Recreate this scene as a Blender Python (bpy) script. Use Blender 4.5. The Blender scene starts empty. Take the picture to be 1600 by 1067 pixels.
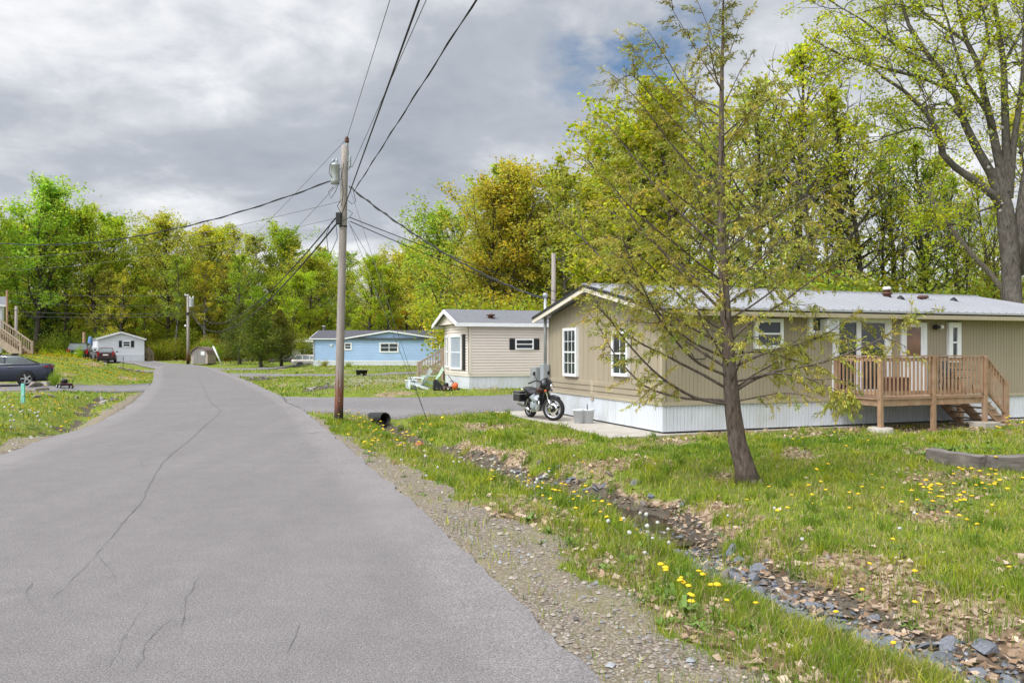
import bpy, bmesh, math, random
import numpy as np
from mathutils import Vector, Matrix

RND = random.Random(11)
NR = np.random.default_rng(5)
SC = bpy.context.scene
COL = SC.collection
F, HZ, CZ = 1250.0, 545.0, 2.0          # focal length in photo pixels, horizon row, eye height


def P(px, py, Y):
    """photo pixel at depth Y -> world point"""
    return Vector(((px - 800) * Y / F, Y, CZ - (py - HZ) * Y / F))


def G(px, py, z=0.0):
    Y = (CZ - z) * F / (py - HZ)
    return ((px - 800) * Y / F, Y)


# ------------------------------------------------------------------ mesh helpers
class MB:
    def __init__(self, M=None):
        self.v, self.f, self.m, self.s = [], [], [], []
        self.M = M

    def add(self, vs, fs, mi=0, smooth=False):
        b = len(self.v)
        if self.M is not None:
            vs = [self.M @ Vector(p) for p in vs]
        self.v += [tuple(p) for p in vs]
        for f in fs:
            self.f.append([b + i for i in f]); self.m.append(mi); self.s.append(smooth)

    def box(self, x0, x1, y0, y1, z0, z1, mi=0):
        self.add([(x0, y0, z0), (x1, y0, z0), (x1, y1, z0), (x0, y1, z0), (x0, y0, z1), (x1, y0, z1), (x1, y1, z1), (x0, y1, z1)],
                 [(0, 3, 2, 1), (4, 5, 6, 7), (0, 1, 5, 4), (1, 2, 6, 5), (2, 3, 7, 6), (3, 0, 4, 7)], mi)

    def bar(self, p, q, w, h, mi=0, up=(0, 0, 1)):
        p, q = Vector(p), Vector(q)
        d = (q - p).normalized(); u = Vector(up)
        s = d.cross(u)
        if s.length < 1e-4:
            s = d.cross(Vector((1, 0, 0)))
        s.normalize(); u = s.cross(d)
        s *= w / 2; u *= h / 2
        self.add([p - s - u, p + s - u, p + s + u, p - s + u, q - s - u, q + s - u, q + s + u, q - s + u],
                 [(0, 1, 2, 3), (7, 6, 5, 4), (0, 4, 5, 1), (1, 5, 6, 2), (2, 6, 7, 3), (3, 7, 4, 0)], mi)

    def tube(self, pts, rad, n=8, mi=0, caps=True, smooth=True):
        pts = [Vector(p) for p in pts]
        if not hasattr(rad, '__len__'):
            rad = [rad] * len(pts)
        vs, fs = [], []
        ref = None
        for i, p in enumerate(pts):
            d = (pts[min(i + 1, len(pts) - 1)] - pts[max(i - 1, 0)])
            if d.length < 1e-9:
                d = Vector((0, 0, 1))
            d.normalize()
            if ref is None:
                ref = Vector((1, 0, 0)) if abs(d.x) < .8 else Vector((0, 1, 0))
            a = (ref - d * ref.dot(d)).normalized(); b = d.cross(a); ref = a
            for k in range(n):
                t = 2 * math.pi * k / n
                vs.append(p + (a * math.cos(t) + b * math.sin(t)) * rad[i])
        for i in range(len(pts) - 1):
            for k in range(n):
                k2 = (k + 1) % n
                fs.append((i * n + k, i * n + k2, (i + 1) * n + k2, (i + 1) * n + k))
        self.add(vs, fs, mi, smooth)
        if caps:
            m = (len(pts) - 1) * n
            b0 = len(self.v) - len(vs)
            self.f += [[b0 + k for k in range(n)][::-1], [b0 + m + k for k in range(n)]]
            self.m += [mi, mi]; self.s += [False, False]

    def prism(self, poly, d0, d1, axis='y', mi=0):
        """poly of 2D points; extruded along axis ('y': poly=(x,z), 'x': poly=(y,z), 'z': poly=(x,y))"""
        def mk(a, b, d):
            return (a, d, b) if axis == 'y' else ((d, a, b) if axis == 'x' else (a, b, d))
        n = len(poly)
        vs = [mk(a, b, d0) for a, b in poly] + [mk(a, b, d1) for a, b in poly]
        fs = [tuple(range(n)), tuple(range(2 * n - 1, n - 1, -1))]
        for i in range(n):
            j = (i + 1) % n
            fs.append((i, i + n, j + n, j))
        self.add(vs, fs, mi)

    def lathe(self, prof, n=20, c=(0, 0, 0), axis='z', mi=0, smooth=True):
        vs, fs = [], []
        for r, h in prof:
            for k in range(n):
                t = 2 * math.pi * k / n
                a, b = r * math.cos(t), r * math.sin(t)
                p = (a, b, h) if axis == 'z' else ((a, h, b) if axis == 'y' else (h, a, b))
                vs.append((p[0] + c[0], p[1] + c[1], p[2] + c[2]))
        for i in range(len(prof) - 1):
            for k in range(n):
                k2 = (k + 1) % n
                fs.append((i * n + k, i * n + k2, (i + 1) * n + k2, (i + 1) * n + k))
        self.add(vs, fs, mi, smooth)

    def build(self, name, mats, parent=None, bevel=0, fix=True):
        me = bpy.data.meshes.new(name)
        me.from_pydata(self.v, [], self.f)
        mats = mats if isinstance(mats, (list, tuple)) else [mats]
        for m in mats:
            me.materials.append(m)
        me.polygons.foreach_set('material_index', self.m)
        me.polygons.foreach_set('use_smooth', self.s)
        if fix:
            bm = bmesh.new(); bm.from_mesh(me)
            bmesh.ops.recalc_face_normals(bm, faces=bm.faces)
            bm.to_mesh(me); bm.free()
        me.update()
        o = bpy.data.objects.new(name, me)
        COL.objects.link(o)
        if parent is not None:
            o.parent = parent
        if bevel:
            b = o.modifiers.new('soft_edge', 'BEVEL'); b.width = bevel; b.segments = 2; b.limit_method = 'ANGLE'
        return o


def npmesh(name, V, faces, mat, parent=None, col=None, smooth=False):
    """big meshes from arrays: V (n,3), faces (m,k) all the same k"""
    V = np.asarray(V, np.float32); faces = np.asarray(faces, np.int32)
    me = bpy.data.meshes.new(name)
    me.vertices.add(len(V)); me.vertices.foreach_set('co', V.ravel())
    m, k = faces.shape
    me.loops.add(m * k); me.loops.foreach_set('vertex_index', faces.ravel())
    me.polygons.add(m)
    me.polygons.foreach_set('loop_start', np.arange(0, m * k, k, dtype=np.int32))
    me.polygons.foreach_set('loop_total', np.full(m, k, np.int32))
    if smooth:
        me.polygons.foreach_set('use_smooth', np.ones(m, bool))
    if col is not None:
        a = me.color_attributes.new('col', 'FLOAT_COLOR', 'POINT')
        c = np.ones((len(V), 4), np.float32); c[:, :3] = col
        a.data.foreach_set('color', c.ravel())
    me.materials.append(mat)
    me.update(calc_edges=True); me.validate()
    o = bpy.data.objects.new(name, me)
    COL.objects.link(o)
    if parent is not None:
        o.parent = parent
    return o


def tag(o, label=None, cat=None, group=None, kind=None):
    if label: o['label'] = label
    if cat: o['category'] = cat
    if group: o['group'] = group
    if kind: o['kind'] = kind
    return o


def thing(name, label, cat, loc=(0, 0, 0), rz=0.0, group=None):
    o = bpy.data.objects.new(name, None)
    o.empty_display_size = .2
    COL.objects.link(o)
    o.location = loc; o.rotation_euler = (0, 0, rz)
    return tag(o, label, cat, group)


def dup(root, loc, rz=0.0, scale=None, label=None, group=None):
    def cp(o, par):
        c = o.copy(); COL.objects.link(c); c.parent = par
        for ch in o.children:
            cp(ch, c)
        return c
    r = root.copy(); COL.objects.link(r)
    for ch in root.children:
        cp(ch, r)
    r.location = loc; r.rotation_euler = (0, 0, rz)
    if scale is not None:
        r.scale = scale if hasattr(scale, '__len__') else (scale,) * 3
    if label: r['label'] = label
    if group: r['group'] = group
    return r


# ------------------------------------------------------------------ materials
def newmat(name):
    m = bpy.data.materials.new(name); m.use_nodes = True
    nt = m.node_tree
    b = nt.nodes['Principled BSDF']
    return m, nt, b


def lnk(nt, a, b):
    nt.links.new(a, b)


def mixc(nt, fac, a, b, mode='MIX'):
    n = nt.nodes.new('ShaderNodeMix'); n.data_type = 'RGBA'; n.blend_type = mode
    for sock, val in ((n.inputs[0], fac), (n.inputs[6], a), (n.inputs[7], b)):
        if hasattr(val, 'is_linked'):
            nt.links.new(val, sock)
        elif isinstance(val, (int, float)):
            sock.default_value = val
        else:
            sock.default_value = (*val, 1) if len(val) == 3 else val
    return n.outputs[2]


def noise(nt, vec, scale, detail=4, rough=.55, dist=0):
    n = nt.nodes.new('ShaderNodeTexNoise'); n.inputs['Scale'].default_value = scale
    n.inputs['Detail'].default_value = detail; n.inputs['Roughness'].default_value = rough
    n.inputs['Distortion'].default_value = dist
    if vec is not None:
        nt.links.new(vec, n.inputs['Vector'])
    return n.outputs['Fac']


def ramp(nt, fac, stops):
    n = nt.nodes.new('ShaderNodeValToRGB')
    while len(n.color_ramp.elements) < len(stops):
        n.color_ramp.elements.new(.5)
    for e, (p, c) in zip(n.color_ramp.elements, stops):
        e.position = p; e.color = (*c, 1) if hasattr(c, '__len__') else (c, c, c, 1)
    nt.links.new(fac, n.inputs[0])
    return n.outputs[0]


def math_(nt, op, a, b=None, c=None):
    n = nt.nodes.new('ShaderNodeMath'); n.operation = op
    for i, v in enumerate((a, b, c)):
        if v is None: continue
        if hasattr(v, 'is_linked'): nt.links.new(v, n.inputs[i])
        else: n.inputs[i].default_value = v
    return n.outputs[0]


def objco(nt):
    return nt.nodes.new('ShaderNodeTexCoord').outputs['Object']


def bump(nt, b, h, strength=.3, dist=.02):
    n = nt.nodes.new('ShaderNodeBump'); n.inputs['Strength'].default_value = strength
    n.inputs['Distance'].default_value = dist
    nt.links.new(h, n.inputs['Height']); nt.links.new(n.outputs[0], b.inputs['Normal'])


def simple(name, c, rough=.6, metal=0, var=.12, scale=6, bmp=0, stretch=None, spec=.4, dirt=None):
    m, nt, b = newmat(name)
    v = objco(nt)
    if stretch:
        mp = nt.nodes.new('ShaderNodeMapping'); mp.inputs['Scale'].default_value = stretch
        lnk(nt, v, mp.inputs['Vector']); v = mp.outputs[0]
    n = noise(nt, v, scale, 5, .6)
    lo = tuple(x * (1 - var) for x in c); hi = tuple(min(1, x * (1 + var)) for x in c)
    out = ramp(nt, n, [(.3, lo), (.7, hi)])
    if dirt:
        n2 = noise(nt, v, scale * .35, 6, .7)
        out = mixc(nt, ramp(nt, n2, [(.5, 0.), (.72, 1.)]), out, dirt)
    lnk(nt, out, b.inputs['Base Color'])
    b.inputs['Roughness'].default_value = rough; b.inputs['Metallic'].default_value = metal
    b.inputs['Specular IOR Level'].default_value = spec
    if bmp:
        bump(nt, b, n, bmp)
    return m


M = {}


def leafmat(name, trans=.58, rough=.55):
    """foliage: object colour x per-leaf colour, lit through"""
    m, nt, b = newmat(name)
    oi = nt.nodes.new('ShaderNodeObjectInfo')
    at = nt.nodes.new('ShaderNodeAttribute'); at.attribute_name = 'col'
    c = mixc(nt, 1.0, oi.outputs['Color'], at.outputs['Color'], 'MULTIPLY')
    lnk(nt, c, b.inputs['Base Color']); b.inputs['Roughness'].default_value = rough
    b.inputs['Specular IOR Level'].default_value = .25
    tr = nt.nodes.new('ShaderNodeBsdfTranslucent')
    hs = nt.nodes.new('ShaderNodeHueSaturation'); hs.inputs['Value'].default_value = 1.25; hs.inputs['Saturation'].default_value = 1.1
    lnk(nt, c, hs.inputs['Color']); lnk(nt, hs.outputs[0], tr.inputs['Color'])
    mx = nt.nodes.new('ShaderNodeMixShader'); mx.inputs[0].default_value = trans
    lnk(nt, b.outputs[0], mx.inputs[1]); lnk(nt, tr.outputs[0], mx.inputs[2])
    lnk(nt, mx.outputs[0], nt.nodes['Material Output'].inputs['Surface'])
    return m


def bladem(name, trans=.35):
    m, nt, b = newmat(name)
    at = nt.nodes.new('ShaderNodeAttribute'); at.attribute_name = 'col'
    lnk(nt, at.outputs['Color'], b.inputs['Base Color']); b.inputs['Roughness'].default_value = .6
    b.inputs['Specular IOR Level'].default_value = .2
    tr = nt.nodes.new('ShaderNodeBsdfTranslucent'); lnk(nt, at.outputs['Color'], tr.inputs['Color'])
    mx = nt.nodes.new('ShaderNodeMixShader'); mx.inputs[0].default_value = trans
    lnk(nt, b.outputs[0], mx.inputs[1]); lnk(nt, tr.outputs[0], mx.inputs[2])
    lnk(nt, mx.outputs[0], nt.nodes['Material Output'].inputs['Surface'])
    return m


def glassm(name, c=(.02, .025, .03), rough=.04):
    m, nt, b = newmat(name)
    v = objco(nt); n = noise(nt, v, 1.7, 3)
    lnk(nt, ramp(nt, n, [(.35, c), (.7, tuple(x * 2.2 for x in c))]), b.inputs['Base Color'])
    b.inputs['Roughness'].default_value = rough; b.inputs['Specular IOR Level'].default_value = .7
    return m


def barkm(name, a, c, sz=5):
    m, nt, b = newmat(name)
    v = objco(nt)
    mp = nt.nodes.new('ShaderNodeMapping'); mp.inputs['Scale'].default_value = (sz, sz, sz * .22)
    lnk(nt, v, mp.inputs['Vector'])
    n = noise(nt, mp.outputs[0], 3, 6, .65, .3)
    n2 = noise(nt, v, 1.3, 3)
    cc = ramp(nt, n, [(.32, a), (.68, c)])
    cc = mixc(nt, ramp(nt, n2, [(.5, 0.), (.75, .35)]), cc, (.27, .26, .23))
    lnk(nt, cc, b.inputs['Base Color']); b.inputs['Roughness'].default_value = .9
    b.inputs['Specular IOR Level'].default_value = .15
    bump(nt, b, n, .8, .03)
    return m


def asphaltm(name, base=(.186, .174, .173)):
    m, nt, b = newmat(name)
    v = objco(nt)
    sp = noise(nt, v, 78, 4, .8)
    lg = noise(nt, v, .45, 5, .6, .5)
    md = noise(nt, v, 3.1, 5, .65)
    c = ramp(nt, sp, [(.33, tuple(x * .3 for x in base)), (.5, base), (.68, tuple(x * 1.8 for x in base))])
    sp2 = noise(nt, v, 26, 3, .8)
    c = mixc(nt, 1., c, ramp(nt, sp2, [(.3, .9), (.7, 1.1)]), 'MULTIPLY')
    c = mixc(nt, 1., c, ramp(nt, lg, [(.3, .94), (.7, 1.05)]), 'MULTIPLY')
    c = mixc(nt, 1., c, ramp(nt, md, [(.3, .92), (.7, 1.06)]), 'MULTIPLY')
    # worn aggregate: scattered pale stones
    vo = nt.nodes.new('ShaderNodeTexVoronoi'); vo.inputs['Scale'].default_value = 55; lnk(nt, v, vo.inputs['Vector'])
    c = mixc(nt, ramp(nt, vo.outputs['Distance'], [(.07, .55), (.13, 0.)]), c, (.36, .35, .34))
    # dark tyre and damp streaks that run with the road
    mp = nt.nodes.new('ShaderNodeMapping'); mp.inputs['Rotation'].default_value = (0, 0, -.32); mp.inputs['Scale'].default_value = (1.0, .07, 1)
    lnk(nt, v, mp.inputs['Vector'])
    st = noise(nt, mp.outputs[0], 1.6, 3, .5)
    c = mixc(nt, 1., c, ramp(nt, st, [(.35, .96), (.65, 1.03)]), 'MULTIPLY')
    lnk(nt, c, b.inputs['Base Color']); b.inputs['Roughness'].default_value = .82
    b.inputs['Specular IOR Level'].default_value = .3
    bump(nt, b, sp, .6, .008)
    return m


M['road'] = asphaltm('road_asphalt')
M['drive'] = asphaltm('drive_asphalt', (.192, .182, .182))
M['tar'] = simple('crack_dark', (.125, .12, .12), .9, var=.3, scale=20)
M['patchy'] = simple('dusty_patch', (.28, .26, .23), .9, var=.2, scale=9)
M['concrete'] = simple('concrete', (.42, .385, .335), .85, var=.14, scale=3, bmp=.15, dirt=(.3, .27, .22))
M['beige'] = simple('tan_siding', (.335, .283, .205), .7, var=.08, scale=1.4, dirt=(.30, .255, .18), stretch=(1, 1, .3))
M['beige_lo'] = simple('tan_trim', (.39, .335, .24), .7, var=.06, scale=2)
M['white'] = simple('white_trim', (.78, .79, .8), .5, var=.04, scale=4)
M['skirt'] = simple('white_skirting', (.58, .61, .65), .55, var=.05, scale=1.5, dirt=(.45, .46, .41), stretch=(1, 1, .35))
M['cream'] = simple('cream_siding', (.74, .66, .60), .6, var=.03, scale=1)
M['creamtrim'] = simple('cream_trim', (.66, .6, .51), .6, var=.03, scale=1)
M['blue'] = simple('pale_blue_siding', (.40, .56, .80), .6, var=.05, scale=1)
M['whitesiding'] = simple('white_siding', (.72, .74, .78), .6, var=.03, scale=1)
M['greysiding'] = simple('pale_grey_siding', (.55, .54, .55), .6, var=.03, scale=1)
M['roofmetal'] = simple('pale_metal_roofing', (.42, .425, .45), .38, metal=.35, var=.05, scale=1.2, spec=.5)
M['shingle'] = simple('grey_shingles', (.17, .175, .19), .9, var=.35, scale=14, bmp=.4)
M['shingled'] = simple('dark_shingles', (.085, .085, .1), .9, var=.3, scale=14, bmp=.4)
M['shutter'] = simple('dark_shutters', (.02, .02, .022), .5, var=.1)
M['glass'] = glassm('window_glass')
M['glassb'] = simple('window_with_pale_shade', (.36, .40, .46), .12, var=.06, scale=1.5, spec=.7)
M['glassc'] = glassm('window_with_curtain', (.11, .085, .06), .1)
M['glasswarm'] = glassm('door_glass_warm', (.12, .055, .03), .1)
M['deck'] = simple('treated_lumber', (.33, .205, .125), .75, var=.28, scale=5, bmp=.25, stretch=(1, 1, 1), dirt=(.36, .27, .2))
M['deckold'] = simple('weathered_lumber', (.36, .28, .21), .8, var=.2, scale=5, bmp=.2)
M['tie'] = simple('grey_old_timber', (.17, .15, .135), .9, var=.4, scale=9, bmp=.7, stretch=(.25, 1, 1), dirt=(.07, .055, .045))
M['pole'] = None
M['black'] = simple('black_plastic', (.014, .014, .015), .5, var=.2)
M['rubber'] = simple('tyre_rubber', (.016, .016, .017), .85, var=.2)
M['chrome'] = simple('chrome', (.75, .75, .76), .15, metal=1, var=.05)
M['alloy'] = simple('alloy_rim', (.5, .5, .52), .3, metal=.8, var=.05)
M['darkmetal'] = simple('dark_metal', (.05, .05, .055), .5, metal=.5, var=.2)
M['greymetal'] = simple('grey_painted_metal', (.33, .36, .38), .5, metal=.2, var=.1)
M['galv'] = simple('galvanised_metal', (.4, .42, .43), .45, metal=.5, var=.12)
M['wire'] = simple('cable_black', (.02, .02, .022), .6, var=.1)
M['wiregrey'] = simple('cable_grey', (.11, .11, .115), .5, var=.1)
M['rust'] = simple('rusty_brown_metal', (.10, .045, .03), .8, var=.3, scale=8)
M['red'] = simple('red_plastic', (.4, .025, .02), .4, var=.15)
M['orange'] = simple('orange_plastic', (.65, .13, .03), .45, var=.15)
M['coral'] = simple('faded_coral_plastic', (.6, .16, .09), .5, var=.12)
M['chairwhite'] = simple('white_plastic', (.66, .7, .74), .45, var=.05)
M['chairgreen'] = simple('pale_green_plastic', (.5, .66, .5), .45, var=.05)
M['teal'] = simple('teal_painted_wood', (.2, .52, .47), .7, var=.12)
M['umbrella'] = simple('blue_canvas', (.12, .22, .42), .8, var=.15)
M['bark_dark'] = barkm('bark_dark', (.028, .024, .02), (.10, .085, .07))
M['bark_grey'] = barkm('bark_grey', (.055, .05, .043), (.17, .155, .135))
M['bark_hem'] = barkm('bark_brown_grey', (.055, .04, .034), (.20, .155, .13), 9)
M['bark_maple'] = barkm('bark_maple', (.038, .033, .028), (.17, .148, .128), 6)
M['bark_dead'] = barkm('bark_dead', (.12, .10, .08), (.34, .29, .24), 6)
M['leaf'] = leafmat('spring_leaves')
M['needle'] = leafmat('conifer_needles', .3)
M['blade'] = bladem('grass_blades')
M['petal'] = simple('dandelion_yellow', (.75, .5, .015), .7, var=.12, scale=40)
M['puff'] = simple('dandelion_seed_white', (.46, .46, .42), .9, var=.12, scale=40)
M['stem'] = simple('flower_stem', (.17, .2, .06), .7, var=.2)
M['plant'] = simple('weed_leaf_green', (.12, .2, .03), .6, var=.25, scale=14)
M['slate'] = simple('slate_stone', (.155, .165, .19), .75, var=.3, scale=7, bmp=.4)
M['slate2'] = simple('brown_grey_stone', (.19, .165, .145), .8, var=.3, scale=7, bmp=.4)
M['stonepale'] = simple('pale_stone', (.31, .29, .265), .85, var=.2, scale=7, bmp=.3)
M['litter'] = bladem('dry_leaf_litter', .15)
M['gravelbits'] = bladem('gravel_stones', 0.)
M['pipe'] = simple('black_corrugated_pipe', (.012, .012, .013), .45, var=.2)
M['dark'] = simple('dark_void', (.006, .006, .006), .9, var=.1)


def water_mat():
    m, nt, b = newmat('ditch_water')
    v = objco(nt); n = noise(nt, v, 5, 4)
    lnk(nt, ramp(nt, n, [(.4, (.025, .02, .015)), (.65, (.06, .05, .035))]), b.inputs['Base Color'])
    b.inputs['Roughness'].default_value = .08; b.inputs['Specular IOR Level'].default_value = .6
    bump(nt, b, noise(nt, v, 22, 3), .15, .01)
    return m


M['water'] = water_mat()


def pole_mat():
    m, nt, b = newmat('weathered_pole_wood')
    v = objco(nt)
    mp = nt.nodes.new('ShaderNodeMapping'); mp.inputs['Scale'].default_value = (14, 14, .5)
    lnk(nt, v, mp.inputs['Vector'])
    n = noise(nt, mp.outputs[0], 3, 6, .7)
    c = ramp(nt, n, [(.3, (.17, .145, .125)), (.7, (.38, .34, .31))])
    sx = nt.nodes.new('ShaderNodeSeparateXYZ'); lnk(nt, v, sx.inputs[0])
    n2 = noise(nt, mp.outputs[0], 1.6, 5, .7)
    # creosote stain: solid at the foot, streaking out by two metres
    h = math_(nt, 'MULTIPLY_ADD', sx.outputs['Z'], -.42, 1.12)
    f = math_(nt, 'ADD', h, math_(nt, 'MULTIPLY_ADD', n2, 1.3, -.9))
    c = mixc(nt, ramp(nt, f, [(.25, 0.), (.6, 1.)]), c, (.16, .055, .028))
    f2 = math_(nt, 'ADD', math_(nt, 'MULTIPLY_ADD', sx.outputs['Z'], -1.1, .75), math_(nt, 'MULTIPLY_ADD', n2, .8, -.4))
    c = mixc(nt, ramp(nt, f2, [(.2, 0.), (.55, 1.)]), c, (.02, .014, .011))
    lnk(nt, c, b.inputs['Base Color']); b.inputs['Roughness'].default_value = .85
    bump(nt, b, n, .5, .01)
    return m


M['pole'] = pole_mat()


def carpaint(name, c):
    m, nt, b = newmat(name)
    v = objco(nt); n = noise(nt, v, 3, 3)
    lnk(nt, ramp(nt, n, [(.3, tuple(x * .9 for x in c)), (.7, c)]), b.inputs['Base Color'])
    b.inputs['Metallic'].default_value = .35; b.inputs['Roughness'].default_value = .28
    b.inputs['Coat Weight'].default_value = .6; b.inputs['Coat Roughness'].default_value = .08
    return m


M['navy'] = carpaint('navy_car_paint', (.022, .03, .055))
M['carblack'] = carpaint('black_car_paint', (.012, .012, .016))
M['maroon'] = carpaint('maroon_car_paint', (.07, .03, .035))
M['silver'] = carpaint('champagne_car_paint', (.42, .39, .34))
M['taillight'] = simple('red_tail_lens', (.28, .012, .016), .15, var=.1, spec=.7)
M['darkred'] = carpaint('dark_red_tank_paint', (.05, .008, .012))
M['seatblk'] = simple('black_vinyl', (.03, .03, .035), .35, var=.15)
# ------------------------------------------------------------------ ground plan
def sstep(a, b, x):
    t = np.clip((np.asarray(x, float) - a) / (b - a), 0., 1.)
    return t * t * (3 - 2 * t)


def zr(Y):
    return .42 * sstep(50, 92, Y)


def GR(px, py):
    z = 0.
    for _ in range(6):
        X, Y = G(px, py, z); z = float(zr(Y))
    return X, Y


RIGHT = [GR(*p) for p in [(935, 1067), (870, 1000), (800, 930), (745, 878), (690, 828), (620, 765), (560, 712), (520, 680), (492, 655), (470, 637), (440, 619), (415, 608), (392, 597), (374, 590), (356, 583.5), (338, 577), (322, 572.5), (300, 569.5)]]
LEFT = [GR(*p) for p in [(10, 708), (60, 690), (110, 674), (160, 656), (190, 640), (210, 627), (222, 616), (231, 606), (238, 597), (241, 588), (242, 581), (243, 576), (250, 572.5), (258, 570)]]
RX = np.array([p[0] for p in RIGHT]); RY = np.array([p[1] for p in RIGHT])
LX = np.array([p[0] for p in LEFT]); LY = np.array([p[1] for p in LEFT])
s_near = (RX[5] - RX[0]) / (RY[5] - RY[0])
RX = np.concatenate([[RX[0] - s_near * 30], RX]); RY = np.concatenate([[RY[0] - 30], RY])
LX = np.concatenate([[RX[0] - 6.6], [LX[0] - s_near * (LY[0] - RY[1])], LX]); LY = np.concatenate([[RY[0]], [RY[1]], LY])
LX[1] = RX[1] - 6.5
ROAD_END = 84.0


def XR(Y): return np.interp(Y, RY, RX)
def XL(Y): return np.interp(Y, LY, LX)


def ribbon(a, b, n):
    """two edge polylines resampled to n rows each"""
    def rs(p):
        p = np.array(p, float); d = np.concatenate([[0], np.cumsum(np.hypot(*np.diff(p, axis=0).T))])
        t = np.linspace(0, d[-1], n)
        return np.stack([np.interp(t, d, p[:, 0]), np.interp(t, d, p[:, 1])], 1)
    return rs(a), rs(b)


W2 = lambda l: [GR(*p) for p in l]
RIBS = {
    'side_road': (W2([(466, 641.5), (560, 642.5), (700, 645), (815, 643.5), (900, 641)]) + [(14, 27.5), (40, 34)],
                  W2([(438, 619.5), (520, 621), (620, 621.5), (700, 620.5), (800, 618.5)]) + [(16, 37), (42, 42)], 60),
    'left_driveway': ([GR(228, 611)] + [G(a, b, c) for a, b, c in ((180, 612, .02), (110, 612, .1), (0, 610, .22))] + [(-45, 32)],
                      [GR(236, 598.5)] + [G(a, b, c) for a, b, c in ((180, 600, .1), (110, 600, .22), (0, 599, .25))] + [(-48, 40.5)], 50),
    'far_left_driveway': (W2([(241, 586), (205, 585), (165, 581), (140, 573), (100, 569.5)]) + [(-58, 76)],
                          W2([(242, 578), (205, 577.5), (172, 574), (148, 569.5), (122, 566.5)]) + [(-58, 90)], 50),
    'right_driveway': (W2([(362, 588.2), (420, 589), (480, 588.5), (560, 587.5)]) + [(-4, 66)],
                       W2([(350, 583), (420, 584.3), (480, 584.8), (560, 584.6)]) + [(-4, 72)], 50),
    'far_right_driveway': (W2([(338, 577.6), (370, 577.8), (400, 577.4), (430, 575.5)]) + [(-22, 84)],
                           W2([(326, 574), (370, 575), (400, 574.6), (430, 573)]) + [(-22, 92)], 40),
    'road_bend': (W2([(258, 577.5), (240, 573.3), (212, 570), (180, 568.3), (120, 566.6)]) + [(-75, 88)],
                  W2([(300, 569.4), (262, 567.8), (230, 566.2), (190, 565.8), (150, 565.3)]) + [(-75, 104)], 50),
}
RIBS = {k: (*ribbon(a, b, n), n) for k, (a, b, n) in RIBS.items()}


def dseg(x, y, pts):
    """distance to a polyline and parameter along it"""
    d = np.full(np.shape(x), 1e9); par = np.zeros(np.shape(x))
    L = 0
    for (x0, y0), (x1, y1) in zip(pts[:-1], pts[1:]):
        dx, dy = x1 - x0, y1 - y0; l = math.hypot(dx, dy)
        t = np.clip(((x - x0) * dx + (y - y0) * dy) / (l * l), 0, 1)
        e = np.hypot(x - x0 - t * dx, y - y0 - t * dy)
        par = np.where(e < d, L + t * l, par); d = np.minimum(d, e); L += l
    return d, par


DITCH = [G(602, 662, -.3), G(640, 690, -.38), G(700, 716, -.42), G(765, 742, -.42), G(840, 768, -.42), G(910, 786, -.42), G(1000, 806, -.42), G(1060, 842, -.36), G(1150, 908, -.28), G(1300, 972, -.26), G(1500, 1036, -.26), G(1640, 1088, -.26)]
_d = (DITCH[-1][0] - DITCH[-2][0], DITCH[-1][1] - DITCH[-2][1])
DITCH.append((DITCH[-1][0] + 5.5 * _d[0], DITCH[-1][1] + 5.5 * _d[1]))
LDITCH = [GR(158, 618), GR(140, 624), GR(130, 640), GR(95, 662), GR(40, 676)]

# beige home frame
HT = math.radians(20.5); HC, HS = math.cos(HT), math.sin(HT)
HX, HY = 3.51, 18.66


def hw(t, w, z=0.):
    return Vector((HX + t * HC - w * HS, HY + t * HS + w * HC, z))


def hl(x, y):
    return (x - HX) * HC + (y - HY) * HS, -(x - HX) * HS + (y - HY) * HC


def wt(px, w=0.):
    """distance along the long wall (offset w in depth) seen at column px"""
    k = (px - 800) / F
    x0, y0 = HX - w * HS, HY + w * HC
    return (y0 * k - x0) / (HC - k * HS)


def wz(px, py, w=0.):
    return CZ - (py - HZ) * (HY + w * HC + wt(px, w) * HS) / F


def ww(px):
    k = (px - 800) / F
    return (HY * k - HX) / (-HS - k * HC)


def wwz(px, py):
    return CZ - (py - HZ) * (HY + ww(px) * HC) / F


def in_ribs(x, y, m=0.0):
    r = np.zeros(np.shape(x), bool)
    for a, b, n in RIBS.values():
        c = (a + b) / 2; hwid = np.hypot(*(a - b).T) / 2
        d, par = dseg(x, y, [tuple(p) for p in c])
        cl = np.concatenate([[0], np.cumsum(np.hypot(*np.diff(c, axis=0).T))])
        r |= d < np.interp(par, cl, hwid) * 1.0 + m
    return r


def in_road(x, y, m=0.0):
    return (x > XL(y) - m) & (x < XR(y) + m) & (y < ROAD_END + m)


def hnoise(x, y, s, seed=0):
    """cheap smooth noise from sines"""
    r = np.random.default_rng(seed); o = 0
    for k in range(6):
        a = r.uniform(0, 2 * math.pi); f = s * r.uniform(.6, 1.9)
        o = o + np.sin((x * math.cos(a) + y * math.sin(a)) * f + r.uniform(0, 6.3)) * np.sin((x * math.sin(a) - y * math.cos(a)) * f * .83 + r.uniform(0, 6.3))
    return o / 2.2


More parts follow.
